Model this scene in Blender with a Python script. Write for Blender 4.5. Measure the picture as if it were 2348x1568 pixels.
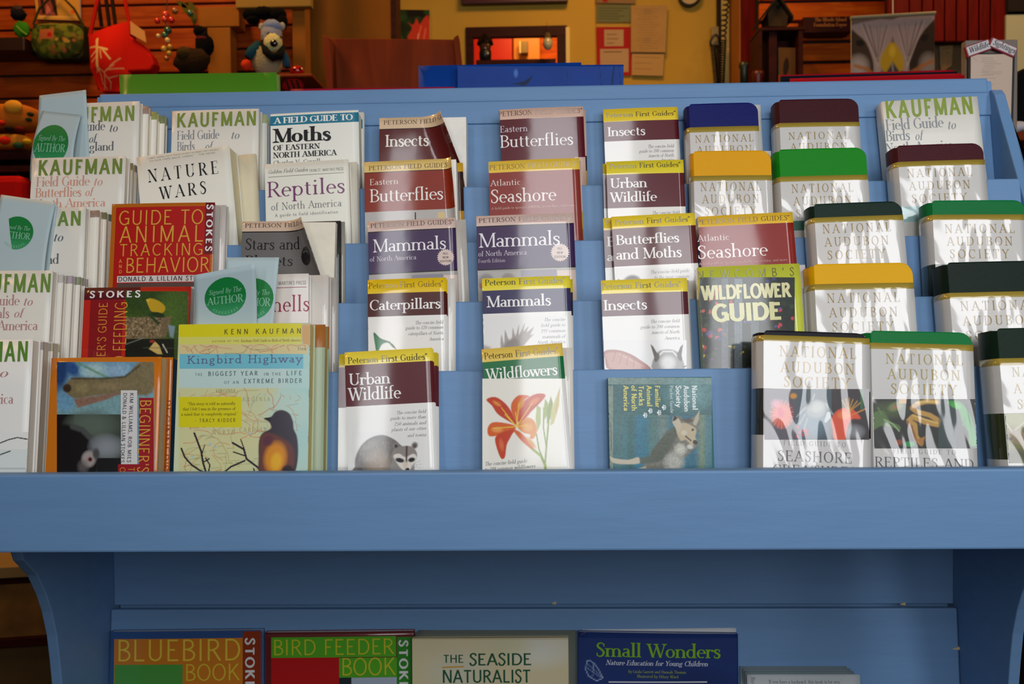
import bpy, bmesh, math, random
import numpy as np
from mathutils import Vector, Matrix
PI = math.pi
rad = math.radians
for _o in list(bpy.data.objects): bpy.data.objects.remove(_o)
C = bpy.context.scene.collection
SC = bpy.context.scene
# ---------------------------------------------------------------- camera
FPX = 1900.0
CAM = Vector((0, 0, 1.15))
YAW, PITCH, ROLL = 1.5, -1.5, -0.62
CR = Matrix.Rotation(rad(YAW), 3, 'Z') @ Matrix.Rotation(rad(90 + PITCH), 3, 'X') @ Matrix.Rotation(rad(ROLL), 3, 'Z')
cam = bpy.data.cameras.new('camera')
camo = bpy.data.objects.new('camera', cam); C.objects.link(camo)
camo.matrix_world = Matrix.Translation(CAM) @ CR.to_4x4()
cam.sensor_width = 36.0
cam.lens = FPX / 2348 * 36.0
cam.clip_start = .02
cam.dof.use_dof = True
cam.dof.focus_distance = .98
cam.dof.aperture_fstop = 9.0
SC.camera = camo
def ray(px, py):
    return (CR @ Vector(((px - 1174) / FPX, -(py - 784) / FPX, -1.0)))
def onplane(px, py, p0, n):
    d = ray(px, py); n = Vector(n); p0 = Vector(p0)
    return CAM + d * ((p0 - CAM).dot(n) / d.dot(n))
def aty(px, py, y): return onplane(px, py, (0, y, 0), (0, 1, 0))
def atx(px, py, x): return onplane(px, py, (x, 0, 0), (1, 0, 0))
def proj(p):
    q = CR.transposed() @ (Vector(p) - CAM)
    return (1174 + FPX * q.x / -q.z, 784 - FPX * q.y / -q.z)
# ---------------------------------------------------------------- world, lights, exposure
SC.view_settings.view_transform = 'Standard'
SC.view_settings.look = 'None'
SC.view_settings.gamma = 1
SC.view_settings.use_curve_mapping = False
SC.view_settings.exposure = 0.10
wd = bpy.data.worlds.new('world'); SC.world = wd; wd.use_nodes = True
wd.node_tree.nodes['Background'].inputs[0].default_value = (.55, .68, .9, 1)
wd.node_tree.nodes['Background'].inputs[1].default_value = .10
def area(name, loc, rot, sx, sy, power, col):
    l = bpy.data.lights.new(name, 'AREA'); l.shape = 'RECTANGLE'; l.size = sx; l.size_y = sy
    l.energy = power; l.color = col
    o = bpy.data.objects.new(name, l); C.objects.link(o); o.location = loc
    o.rotation_euler = [rad(a) for a in rot]
    return o
DAY = (.97, .98, 1.0)
# daylight through the windows in the wall behind the photographer
YA = -.75
WINS = [(-.62, -.41, 1.12, 2.35), (-.08, .36, 1.12, 2.5), (.40, .80, 1.12, 1.98), (1.16, 1.66, 1.12, 2.4)]
for w_ in WINS:
    ww, hh = w_[1] - w_[0] - .05, w_[3] - w_[2] - .05
    area('window_light', ((w_[0] + w_[1]) / 2, YA + .14, (w_[2] + w_[3]) / 2), (90, 0, 0), ww, hh, math.pi * ww * hh * 6.4, DAY)
# warm ceiling lamps over the shop floor behind the rack, plus two added fill lights
for x_, y_, z_, p_ in ((-1.3, 2.0, 3.1, 19), (.3, 2.9, 3.1, 15), (1.9, 2.6, 3.1, 9), (.1, 4.35, 3.1, 14), (-2.0, .9, 3.1, 9)):  # last two added: one brightens the opening, one the low cabinet at left
    area('ceiling_and_fill_light', (x_, y_, z_), (0, 0, 0), .4, .4, p_, (1, .52, .16))
# ---------------------------------------------------------------- lettering
# Every glyph is a handful of pen strokes (V stem, h hairline, T/N thick and thin diagonals, A arcs, C curves,
# S serifs ...) that are swept into flat ribbons; one alphabet serves roman, italic and sans by its weights.
GL = {
'A': (.76, "N .07 0 .38 1|T .38 1 .69 0|h .17 .57 .34|S .07 0|S .69 0"),
'B': (.64, "V .14 0 1|h .14 .32 .985|h .14 .34 .53|h .14 .34 .015|A .31 .755 .21 .23 -90 90|A .33 .27 .25 .255 -90 90|l .14 0|l .14 1"),
'C': (.70, "A .40 .5 .33 .5 48 312|v .655 .68 .95"),
'D': (.78, "V .14 0 1|h .14 .36 .985|h .14 .36 .015|A .35 .5 .34 .485 -90 90|l .14 0|l .14 1"),
'E': (.62, "V .14 0 1|h .1 .54 .985|h .14 .42 .52|h .1 .56 .015|v .54 .8 1|v .565 0 .21|v .43 .44 .6|l .14 0|l .14 1"),
'F': (.57, "V .14 0 1|h .1 .53 .985|h .14 .42 .5|v .53 .79 1|v .43 .42 .58|S .14 0|l .14 1"),
'G': (.78, "A .40 .5 .33 .5 48 318|v .655 .70 .95|V .645 .06 .43|S .645 .43"),
'H': (.80, "V .14 0 1|V .65 0 1|h .14 .65 .52|S .14 0|S .14 1|S .65 0|S .65 1"),
'I': (.32, "V .16 0 1|S .16 0|S .16 1"),
'J': (.40, "V .26 .15 1|A .14 .12 .12 .2 -90 0|S .26 1"),
'K': (.74, "V .14 0 1|N .16 .42 .60 1|T .30 .56 .66 0|S .14 0|S .14 1|S .60 1|S .66 0"),
'L': (.58, "V .14 0 1|h .1 .54 .015|v .55 0 .24|S .14 1|l .14 0"),
'M': (.94, "v .11 0 1|T .13 1 .46 .02|N .46 .02 .79 1|V .81 0 1|S .11 0|S .81 0|l .12 1|r .81 1"),
'N': (.80, "v .12 0 1|T .12 1 .67 0|v .67 0 1|S .12 0|l .12 1|S .67 1"),
'O': (.80, "O .40 .5 .33 .5"),
'P': (.62, "V .14 0 1|h .14 .32 .985|h .14 .32 .47|A .32 .73 .23 .255 -90 90|S .14 0|l .14 1"),
'Q': (.80, "O .40 .5 .33 .5|T .42 .14 .70 -.18"),
'R': (.70, "V .14 0 1|h .14 .32 .985|h .14 .34 .49|A .32 .74 .22 .245 -90 90|T .34 .48 .63 0|S .14 0|l .14 1|r .63 0"),
'S': (.54, "X .46 .80 .40 .95 .26 .985 .13 .90 .11 .74 .25 .58 .40 .43 .45 .25 .36 .07 .24 .015 .11 .07 .07 .24|v .465 .72 .95|v .07 .05 .28"),
'T': (.66, "V .33 0 1|h .05 .61 .985|v .05 .77 1|v .61 .77 1|S .33 0"),
'U': (.76, "V .14 .3 1|A .38 .3 .24 .285 180 360|v .62 .3 1|S .14 1|S .62 1"),
'V': (.72, "T .06 1 .37 0|N .37 0 .66 1|S .07 1|S .65 1"),
'W': (1.02, "T .06 1 .31 0|N .31 0 .54 1|T .48 1 .73 0|N .73 0 .97 1|S .07 1|S .96 1|S .48 1"),
'X': (.70, "T .08 1 .62 0|N .08 0 .62 1|S .08 0|S .08 1|S .62 0|S .62 1"),
'Y': (.70, "T .07 1 .35 .45|N .35 .45 .63 1|V .35 0 .47|S .07 1|S .63 1|S .35 0"),
'Z': (.62, "h .06 .55 .985|N .06 .02 .55 .98|T .55 .97 .07 .03|h .06 .56 .015|v .06 .78 1|v .56 0 .22"),
'a': (.50, "V .37 .05 .44|A .23 .44 .14 .18 0 155|A .22 .18 .15 .165 40 320|h .22 .37 .36|r .38 0"),
'b': (.58, "V .12 0 1.05|A .31 .31 .20 .31 -150 150|l .12 1.05"),
'c': (.48, "A .27 .31 .20 .31 55 305|v .41 .42 .54"),
'd': (.60, "V .45 0 1.05|A .26 .31 .20 .31 30 330|l .45 1.05|r .45 0"),
'e': (.50, "A .26 .31 .20 .31 0 308|h .09 .44 .35"),
'f': (.36, "V .15 0 .84|A .28 .84 .13 .20 50 180|h .03 .32 .62|S .15 0"),
'g': (.54, "O .24 .41 .16 .21|A .25 -.12 .20 .15 90 450|C .14 .24 .10 .14 .15 .06 .26 .04|C .36 .54 .42 .62 .50 .61"),
'h': (.62, "V .12 0 1.05|A .30 .40 .18 .22 0 180|V .48 0 .42|S .12 0|S .48 0|l .12 1.05"),
'i': (.31, "V .15 0 .62|D .15 .88|S .15 0|l .15 .62"),
'j': (.31, "V .15 -.15 .62|D .15 .88|A .04 -.12 .11 .2 -90 0|l .15 .62"),
'k': (.60, "V .12 0 1.05|N .14 .25 .46 .62|T .24 .36 .50 0|S .12 0|l .12 1.05|S .50 0|S .46 .62"),
'l': (.31, "V .15 0 1.05|S .15 0|l .15 1.05"),
'm': (.94, "V .12 0 .62|A .29 .40 .17 .22 0 180|V .46 0 .42|A .63 .40 .17 .22 0 180|V .80 0 .42|S .12 0|S .46 0|S .80 0|l .12 .62"),
'n': (.62, "V .12 0 .62|A .30 .40 .18 .22 0 180|V .48 0 .42|S .12 0|S .48 0|l .12 .62"),
'o': (.55, "O .27 .31 .20 .31"),
'p': (.60, "V .12 -.36 .62|A .31 .31 .20 .31 -150 150|S .12 -.36|l .12 .62"),
'q': (.60, "V .46 -.36 .62|A .27 .31 .20 .31 30 330|S .46 -.36"),
'r': (.44, "V .13 0 .62|A .31 .38 .18 .22 50 180|D .39 .53|S .13 0|l .13 .62"),
's': (.42, "X .35 .49 .30 .60 .20 .61 .10 .56 .10 .45 .20 .36 .31 .27 .35 .16 .28 .03 .18 .01 .08 .05 .06 .15|v .355 .44 .60|v .06 .03 .19"),
't': (.37, "V .15 .12 .82|A .27 .14 .12 .14 180 300|h .03 .32 .62"),
'u': (.62, "V .12 .20 .62|A .29 .20 .17 .20 180 360|V .46 0 .62|l .12 .62|l .46 .62|r .46 0"),
'v': (.56, "T .06 .62 .28 0|N .28 0 .50 .62|S .07 .62|S .49 .62"),
'w': (.82, "T .05 .62 .24 0|N .24 0 .42 .62|T .40 .62 .59 0|N .59 0 .78 .62|S .06 .62|S .40 .62|S .77 .62"),
'x': (.56, "T .08 .62 .48 0|N .08 0 .48 .62|S .08 .62|S .48 .62|S .08 0|S .48 0"),
'y': (.56, "T .06 .62 .28 0|N .13 -.34 .50 .62|S .07 .62|S .49 .62|D .11 -.30"),
'z': (.48, "h .06 .42 .605|T .41 .60 .07 .02|h .06 .43 .015|v .06 .5 .62|v .43 0 .13"),
'0': (.56, "O .28 .5 .20 .5"),
'1': (.46, "V .24 0 1|S .24 0|l .24 .96"),
'2': (.56, "X .09 .72 .12 .9 .27 .985 .42 .88 .42 .68 .28 .36 .08 .04|h .08 .48 .03|v .48 0 .2"),
'5': (.56, "h .14 .46 .97|v .14 .55 .97|X .14 .56 .30 .62 .45 .50 .46 .28 .34 .05 .18 .01 .08 .12"),
'6': (.56, "A .28 .30 .19 .29 0 360|C .09 .34 .12 .7 .27 .93 .42 .98"),
'7': (.52, "h .07 .46 .97|T .46 .96 .20 0|v .07 .8 .97"),
'8': (.56, "O .28 .75 .16 .23|O .28 .26 .20 .26"),
'9': (.56, "A .28 .70 .19 .29 0 360|C .47 .66 .44 .3 .29 .07 .14 .02"),
'.': (.26, "D .12 .06"), ',': (.26, "D .12 .06|N .13 .04 .06 -.14"), "'": (.22, "v .10 .72 1"),
'"': (.36, "v .10 .74 1|v .22 .74 1"), '-': (.36, "h .05 .30 .32"),
'&': (.82, "X .66 .5 .52 .12 .26 .01 .09 .18 .18 .42 .38 .62 .42 .84 .30 .985 .19 .84 .26 .62 .48 .28 .72 .02"),
'@': (.30, "O .12 .86 .10 .13"), ' ': (.34, ""),
}
# plain sans shapes where the serif skeleton would look wrong
SANS = {
'a': (.52, "V .40 .02 .42|A .24 .43 .16 .17 0 160|A .23 .18 .16 .165 0 360|h .23 .40 .34"),
'c': (.48, "A .27 .31 .20 .30 50 310"),
'g': (.58, "A .27 .31 .20 .30 0 360|V .46 -.10 .62|A .28 -.12 .18 .20 180 360"),
'y': (.56, "T .06 .62 .28 0|T .13 -.32 .50 .62"),
'r': (.40, "V .12 0 .62|A .30 .36 .18 .24 60 180"),
'1': (.46, "V .24 0 1|N .08 .8 .24 1"),
'i': (.28, "V .13 0 .62|D .13 .88"),
'C': (.70, "A .39 .5 .32 .485 45 315"), 'G': (.76, "A .40 .5 .33 .485 45 322|V .655 .06 .45|h .42 .70 .45"),
'M': (.90, "V .12 0 1|N .13 1 .45 .05|N .45 .05 .77 1|V .78 0 1"), 'N': (.78, "V .12 0 1|T .14 1 .62 0|V .64 0 1"),
'J': (.52, "V .38 .25 1|A .22 .26 .16 .24 180 360"),
}

def glyph_strokes(ch, st):
    """list of (points, widths) centre lines in em units (cap height 1)"""
    adv, spec = (SANS.get(ch) if not st['serif'] and ch in SANS else None) or GL.get(ch) or GL['o']
    s, h = st['stem'], st['hair']
    sw = st.get('sl', .11)
    out = []
    n = st['seg']
    ser = st['serif']
    for tok in [t for t in spec.split('|') if t]:
        k, v = tok[0], [float(x) for x in tok[2:].split()]
        if k == 'V': out.append(([(v[0], v[1]), (v[0], v[2])], [s, s]))
        elif k == 'v':
            if not ser and (v[2] - v[1]) < .6 and ch not in "'\"5": continue
            w = h if ser else s
            out.append(([(v[0], v[1]), (v[0], v[2])], [w, w]))
        elif k == 'h':
            y = v[2]
            if not ser:
                if y > .9: y = 1 - s / 2
                elif .58 < y < .63: y = .62 - h / 2
                elif y < .05: y = h / 2
                elif y > .9: y = 1 - h / 2
            x0 = v[0] if ser else v[0] + (.0 if v[0] > .12 else .02)
            out.append(([(x0, y), (v[1], y)], [h, h]))
        elif k == 'T' or k == 'N':
            w = s if (k == 'T' or not ser) else h * 1.25
            out.append(([(v[0], v[1]), (v[2], v[3])], [w, w, 'd']))
        elif k == 'O' or k == 'A':
            a0, a1 = (0, 360) if k == 'O' else (v[4], v[5])
            m = max(3, int(n * abs(a1 - a0) / 360))
            P, W = [], []
            for i in range(m + 1):
                a = math.radians(a0 + (a1 - a0) * i / m)
                cx, cy, rx, ry = v[:4]
                if not ser: ry -= h * .3
                else: ry -= h * .35
                P.append((cx + rx * math.cos(a), cy + ry * math.sin(a)))
                W.append(h + (s - h) * abs(math.cos(a)) ** 1.6)
            out.append((P, W))
        elif k == 'C' or k == 'X':
            pts = [(v[i], v[i + 1]) for i in range(0, len(v), 2)]
            P = []
            m = 3 if n > 14 else 2
            ext = [pts[0]] + pts + [pts[-1]]
            for i in range(1, len(ext) - 2):
                p0, p1, p2, p3 = ext[i - 1:i + 3]
                for j in range(m):
                    t = j / m
                    P.append(tuple(.5 * (2 * p1[q] + (p2[q] - p0[q]) * t + (2 * p0[q] - 5 * p1[q] + 4 * p2[q] - p3[q]) * t * t
                             + (3 * p1[q] - p0[q] - 3 * p2[q] + p3[q]) * t ** 3) for q in (0, 1)))
            P.append(pts[-1])
            N = len(P)
            if k == 'X': W = [h + (s - h) * math.sin(math.pi * i / (N - 1)) ** 1.5 for i in range(N)]
            else: W = [h if ser else s] * N
            if not ser: W = [(s + h) / 2] * N
            out.append((P, W))
        elif k == 'D':
            r = (s * .62 if ser else s * .55)
            P = [(v[0] + r * .5 * math.cos(q * math.pi / 4), v[1] + r * .5 * math.sin(q * math.pi / 4)) for q in range(9)]
            out.append((P, [r] * 9))
        elif ser and k in 'Slr':
            y = v[1]
            t = st.get('slab', h)
            if y <= .3: yy, d = y + t / 2, 1
            else: yy, d = y - t / 2, -1
            x0 = v[0] - s * .5 - sw * (1 if k != 'r' else 0); x1 = v[0] + s * .5 + sw * (1 if k != 'l' else 0)
            if k == 'r': x0 = v[0] - s * .3
            out.append(([(x0, yy), (x1, yy)], [t, t]))
            if k != 'r' and s > h * 1.4 and sw > .05:   # bracket
                out.append(([(v[0] , y), (v[0], y + d * .11)], [s + sw * 1.1, s]))
    return adv, out

STY = dict(
 serif=dict(serif=True, stem=.135, hair=.05, sl=.075, seg=20),
 light=dict(serif=True, stem=.105, hair=.042, sl=.07, seg=20),
 didone=dict(serif=True, stem=.14, hair=.028, sl=.07, seg=20),
 bold=dict(serif=True, stem=.20, hair=.06, sl=.08, seg=20),
 slab=dict(serif=True, stem=.085, hair=.07, sl=.10, seg=18, slab=.075),
 sans=dict(serif=False, stem=.13, hair=.12, seg=18),
 thin=dict(serif=False, stem=.085, hair=.08, seg=20),
 heavy=dict(serif=False, stem=.19, hair=.155, seg=20),
 black=dict(serif=False, stem=.235, hair=.18, seg=20),
 small=dict(serif=True, stem=.12, hair=.055, sl=.06, seg=8),
 smallsans=dict(serif=False, stem=.13, hair=.12, seg=8),
)

def text_quads(s, style, track=0.0, slant=0.0, onlyw=False):
    """-> (width, [quad corners]) in em units, baseline 0, cap height 1"""
    st = STY[style]
    x = 0.0; Q = []
    for ch in s:
        adv, strokes = glyph_strokes(ch, st)
        for P, W in strokes:
            diag = len(W) == 3
            L, R = [], []
            for i, p in enumerate(P):
                a = P[max(0, i - 1)]; b = P[min(len(P) - 1, i + 1)]
                dx, dy = b[0] - a[0], b[1] - a[1]
                l = math.hypot(dx, dy) or 1e-9
                if diag:      # horizontal ends on diagonals
                    w = W[0] * l / max(abs(dy), 1e-6) / 2 if abs(dy) > .2 * l else W[0] / 2
                    L.append((p[0] - w, p[1])); R.append((p[0] + w, p[1]))
                else:
                    nx, ny = -dy / l, dx / l
                    L.append((p[0] + nx * W[i] / 2, p[1] + ny * W[i] / 2)); R.append((p[0] - nx * W[i] / 2, p[1] - ny * W[i] / 2))
            for i in range(len(P) - 1):
                q = [L[i], R[i], R[i + 1], L[i + 1]]
                ar = sum(q[k][0] * q[(k + 1) % 4][1] - q[(k + 1) % 4][0] * q[k][1] for k in range(4))
                if ar < 0: q = q[::-1]
                Q.append([(x + a + slant * b, b) for a, b in q])
        x += adv + track
    return x - track, Q
# ---------------------------------------------------------------- helpers
def lin(c):
    if isinstance(c, str):
        c = [int(c[i:i + 2], 16) / 255 for i in (0, 2, 4)]
    return tuple((v / 12.92 if v <= .04045 else ((v + .055) / 1.055) ** 2.4) for v in c[:3])
def link(o, parent=None):
    C.objects.link(o)
    if parent is not None: o.parent = parent
    return o
def tag(o, label=None, cat=None, group=None, kind=None):
    if label: o['label'] = label
    if cat: o['category'] = cat
    if group: o['group'] = group
    if kind: o['kind'] = kind
    return o
def empty(name, mw, label=None, cat=None, group=None):
    o = bpy.data.objects.new(name, None); C.objects.link(o)
    o.empty_display_size = .02
    o.matrix_world = mw if isinstance(mw, Matrix) else Matrix.Translation(mw)
    return tag(o, label, cat, group)
class MB:
    def __init__(s): s.v = []; s.f = []; s.c = []
    def face(s, pts, col=(1, 1, 1)):
        n = len(s.v); s.v += [tuple(p) for p in pts]; s.f.append(tuple(range(n, n + len(pts)))); s.c.append(col)
    def box(s, x0, x1, y0, y1, z0, z1, col=(1, 1, 1), M=None):
        P = [(x, y, z) for z in (z0, z1) for y in (y0, y1) for x in (x0, x1)]
        if M is not None: P = [tuple(M @ Vector(p)) for p in P]
        n = len(s.v); s.v += P
        for q in ((0, 2, 3, 1), (4, 5, 7, 6), (0, 1, 5, 4), (2, 6, 7, 3), (0, 4, 6, 2), (1, 3, 7, 5)):
            s.f.append(tuple(n + i for i in q)); s.c.append(col)
        return s
    def grid(s, P, cols):
        """P[j][i] points, cols[j][i] face colours"""
        n = len(s.v); w = len(P[0])
        for r in P: s.v += [tuple(p) for p in r]
        for j in range(len(P) - 1):
            for i in range(w - 1):
                a = n + j * w + i
                s.f.append((a, a + 1, a + w + 1, a + w)); s.c.append(cols[j][i])
        return s
    def prism(s, poly, axis, a0, a1, col=(1, 1, 1)):
        """poly: 2-D outline, extruded along axis 'x','y' or 'z' from a0 to a1"""
        def mk(p, a): return {'x': (a, p[0], p[1]), 'y': (p[0], a, p[1]), 'z': (p[0], p[1], a)}[axis]
        n = len(s.v); k = len(poly)
        s.v += [mk(p, a0) for p in poly] + [mk(p, a1) for p in poly]
        s.f.append(tuple(range(n, n + k))); s.f.append(tuple(range(n + 2 * k - 1, n + k - 1, -1)))
        for i in range(k):
            j = (i + 1) % k
            s.f.append((n + j, n + i, n + k + i, n + k + j))
        s.c += [col] * (k + 2)
        return s
    def tube(s, pts, r, col=(1, 1, 1), n=8, cap=True):
        pts = [Vector(p) for p in pts]; base = len(s.v); m = len(pts)
        rr = r if isinstance(r, (list, tuple)) else [r] * m
        up = Vector((.13, .21, .97))
        for i, p in enumerate(pts):
            d = (pts[min(i + 1, m - 1)] - pts[max(i - 1, 0)]).normalized()
            a = d.cross(up)
            if a.length < 1e-4: a = d.cross(Vector((1, 0, 0)))
            a.normalize(); b = d.cross(a)
            for k in range(n):
                t = 2 * PI * k / n
                s.v.append(tuple(p + (a * math.cos(t) + b * math.sin(t)) * rr[i]))
        for i in range(m - 1):
            for k in range(n):
                k2 = (k + 1) % n
                s.f.append((base + i * n + k, base + i * n + k2, base + (i + 1) * n + k2, base + (i + 1) * n + k)); s.c.append(col)
        if cap:
            s.f.append(tuple(base + k for k in range(n))[::-1]); s.f.append(tuple(base + (m - 1) * n + k for k in range(n))); s.c += [col, col]
        return s
    def ball(s, c, r, col=(1, 1, 1), seg=16, rings=10, fn=None):
        """ellipsoid, r may be a triple; fn(unit vector)->radius factor"""
        if not isinstance(r, (tuple, list)): r = (r, r, r)
        base = len(s.v)
        for j in range(rings + 1):
            th = PI * j / rings
            for i in range(seg):
                ph = 2 * PI * i / seg
                u = (math.sin(th) * math.cos(ph), math.sin(th) * math.sin(ph), math.cos(th))
                k = fn(u) if fn else 1
                s.v.append(tuple(c[q] + u[q] * r[q] * k for q in range(3)))
        for j in range(rings):
            for i in range(seg):
                i2 = (i + 1) % seg
                s.f.append((base + j * seg + i, base + (j + 1) * seg + i, base + (j + 1) * seg + i2, base + j * seg + i2)); s.c.append(col)
        return s
    def lathe(s, prof, c, col=(1, 1, 1), n=20):
        base = len(s.v)
        for r, z in prof:
            for k in range(n):
                t = 2 * PI * k / n
                s.v.append((c[0] + r * math.cos(t), c[1] + r * math.sin(t), c[2] + z))
        for j in range(len(prof) - 1):
            for k in range(n):
                k2 = (k + 1) % n
                s.f.append((base + j * n + k, base + j * n + k2, base + (j + 1) * n + k2, base + (j + 1) * n + k)); s.c.append(col)
        return s
    def build(s, name, mat, parent=None, smooth=False, bevel=0, solid=0):
        me = bpy.data.meshes.new(name); me.from_pydata(s.v, [], s.f)
        at = me.color_attributes.new('Col', 'FLOAT_COLOR', 'CORNER')
        cnt = np.array([len(f) for f in s.f]); c = np.array(s.c, dtype=np.float32).reshape(-1, 3)
        c = np.repeat(c, cnt, axis=0); c = np.concatenate([c, np.ones((len(c), 1), np.float32)], 1)
        at.data.foreach_set('color', c.ravel())
        me.materials.append(mat)
        if smooth: me.polygons.foreach_set('use_smooth', [True] * len(me.polygons))
        me.validate(); me.update()
        o = bpy.data.objects.new(name, me); link(o, parent)
        if solid:
            m = o.modifiers.new('s', 'SOLIDIFY'); m.thickness = solid; m.offset = -1
        if bevel:
            m = o.modifiers.new('b', 'BEVEL'); m.width = bevel; m.segments = 2; m.limit_method = 'ANGLE'
        return o

def N(nt, t, **kw):
    n = nt.nodes.new(t)
    for k, v in kw.items():
        if hasattr(n, k): setattr(n, k, v)
        else: n.inputs[k].default_value = v
    return n
def mat(name, base=None, rough=.5, coat=0, coat_r=.05, bump=0, bscale=40, bdetail=3, bdist=.0, metal=0, spec=.5, mottle=0, mscale=8,
        stretch=(1, 1, 1), emit=0, bump2=0, trans=0, coatbump=False, sheen=0, cior=1.5):
    m = bpy.data.materials.new(name); m.use_nodes = True; nt = m.node_tree
    b = nt.nodes['Principled BSDF']
    b.inputs['Roughness'].default_value = rough
    b.inputs['Metallic'].default_value = metal
    b.inputs['Specular IOR Level'].default_value = spec
    b.inputs['Coat Weight'].default_value = coat; b.inputs['Coat Roughness'].default_value = coat_r
    b.inputs['Transmission Weight'].default_value = trans
    b.inputs['Coat IOR'].default_value = cior
    b.inputs['Sheen Weight'].default_value = sheen
    tc = N(nt, 'ShaderNodeTexCoord'); mp = N(nt, 'ShaderNodeMapping'); mp.inputs['Scale'].default_value = stretch
    nt.links.new(tc.outputs['Object'], mp.inputs['Vector'])
    if base is None:
        a = N(nt, 'ShaderNodeAttribute', attribute_name='Col'); csrc = a.outputs['Color']
    else:
        a = N(nt, 'ShaderNodeRGB'); a.outputs[0].default_value = (*lin(base), 1); csrc = a.outputs[0]
    nz = N(nt, 'ShaderNodeTexNoise'); nz.inputs['Scale'].default_value = mscale; nz.inputs['Detail'].default_value = 4
    nt.links.new(mp.outputs[0], nz.inputs['Vector'])
    hs = N(nt, 'ShaderNodeHueSaturation'); mr = N(nt, 'ShaderNodeMapRange')
    mr.inputs['From Min'].default_value = .3; mr.inputs['From Max'].default_value = .7
    mr.inputs['To Min'].default_value = 1 - max(mottle, .02); mr.inputs['To Max'].default_value = 1 + max(mottle, .02)
    nt.links.new(nz.outputs['Fac'], mr.inputs['Value']); nt.links.new(mr.outputs[0], hs.inputs['Value'])
    nt.links.new(csrc, hs.inputs['Color']); nt.links.new(hs.outputs[0], b.inputs['Base Color'])
    if emit:
        nt.links.new(hs.outputs[0], b.inputs['Emission Color']); b.inputs['Emission Strength'].default_value = emit
    if bump:
        n2 = N(nt, 'ShaderNodeTexNoise'); n2.inputs['Scale'].default_value = bscale; n2.inputs['Detail'].default_value = bdetail
        n2.inputs['Distortion'].default_value = bdist
        nt.links.new(mp.outputs[0], n2.inputs['Vector'])
        bp = N(nt, 'ShaderNodeBump'); bp.inputs['Strength'].default_value = 1; bp.inputs['Distance'].default_value = bump
        nt.links.new(n2.outputs['Fac'], bp.inputs['Height'])
        nt.links.new(bp.outputs[0], b.inputs['Coat Normal'])
        if not coatbump: nt.links.new(bp.outputs[0], b.inputs['Normal'])
    return m
def wood(name, c1, c2, scale=6, stretch=(1, 1, 12), rough=.5, knots=True):
    m = bpy.data.materials.new(name); m.use_nodes = True; nt = m.node_tree; b = nt.nodes['Principled BSDF']
    tc = N(nt, 'ShaderNodeTexCoord'); mp = N(nt, 'ShaderNodeMapping'); mp.inputs['Scale'].default_value = stretch
    oi = N(nt, 'ShaderNodeObjectInfo'); ad = N(nt, 'ShaderNodeVectorMath', operation='ADD')
    sc = N(nt, 'ShaderNodeVectorMath', operation='SCALE'); sc.inputs['Scale'].default_value = 7.3
    cx = N(nt, 'ShaderNodeCombineXYZ')
    for i in range(3): nt.links.new(oi.outputs['Random'], cx.inputs[i])
    nt.links.new(cx.outputs[0], sc.inputs[0]); nt.links.new(tc.outputs['Object'], mp.inputs[0])
    nt.links.new(mp.outputs[0], ad.inputs[0]); nt.links.new(sc.outputs[0], ad.inputs[1])
    nz = N(nt, 'ShaderNodeTexNoise'); nz.inputs['Scale'].default_value = scale; nz.inputs['Detail'].default_value = 8
    nz.inputs['Distortion'].default_value = 1.2
    nt.links.new(ad.outputs[0], nz.inputs['Vector'])
    cr = N(nt, 'ShaderNodeValToRGB'); cr.color_ramp.elements[0].position = .35; cr.color_ramp.elements[1].position = .65
    cr.color_ramp.elements[0].color = (*lin(c1), 1); cr.color_ramp.elements[1].color = (*lin(c2), 1)
    nt.links.new(nz.outputs['Fac'], cr.inputs['Fac'])
    out = cr.outputs[0]
    if knots:
        vo = N(nt, 'ShaderNodeTexVoronoi'); vo.inputs['Scale'].default_value = 5
        nt.links.new(tc.outputs['Object'], vo.inputs['Vector'])
        mr = N(nt, 'ShaderNodeMapRange'); mr.inputs['From Min'].default_value = .02; mr.inputs['From Max'].default_value = .09
        mr.inputs['To Min'].default_value = .35; mr.inputs['To Max'].default_value = 1
        nt.links.new(vo.outputs['Distance'], mr.inputs['Value'])
        hs = N(nt, 'ShaderNodeHueSaturation'); nt.links.new(mr.outputs[0], hs.inputs['Value']); nt.links.new(out, hs.inputs['Color']); out = hs.outputs[0]
    nt.links.new(out, b.inputs['Base Color']); b.inputs['Roughness'].default_value = rough; b.inputs['Specular IOR Level'].default_value = .12
    bp = N(nt, 'ShaderNodeBump'); bp.inputs['Distance'].default_value = .0006; nt.links.new(nz.outputs['Fac'], bp.inputs['Height']); nt.links.new(bp.outputs[0], b.inputs['Normal'])
    return m

M_GLOSS = mat('glossy_cover', cior=1.5, rough=.45, spec=.3, coat=1, coat_r=.09, bump=.00022, bscale=20, bdetail=2)
M_SATIN = mat('satin_cover', rough=.5, spec=.3, coat=.35, coat_r=.2, bump=.0003, bscale=14, bdetail=2)
M_MATTE = mat('uncoated_cover', rough=.65, spec=.35, bump=.00006, bscale=700)
M_JACKET = mat('clear_plastic_jacket', cior=1.62, rough=.4, coat=1, coat_r=.07, bump=.009, bscale=5.5, bdetail=2.0, bdist=1.4, stretch=(1.5, 1, .8), coatbump=True)
M_LEATHER = mat('flexible_vinyl', rough=.36, spec=.12, bump=.00022, bscale=1500, bdetail=2)
M_PAPER = mat('page_edges', rough=.85, spec=.2, bump=.0004, bscale=60, bdetail=6, stretch=(1, 40, 1), mottle=.05, mscale=60)
M_VELLUM = mat('bookmark_paper', rough=.55, spec=.4)
M_PLAST = mat('plain_plastic', rough=.4)
M_CLOTH = mat('cloth', rough=.9, spec=.15, bump=.001, bscale=300)
M_SHINY = mat('shiny_plastic', rough=.15, coat=.6)
M_MET = mat('painted_metal', rough=.3, metal=.4)
M_FLAT = mat('dull_print', rough=.7, spec=.25)

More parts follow.
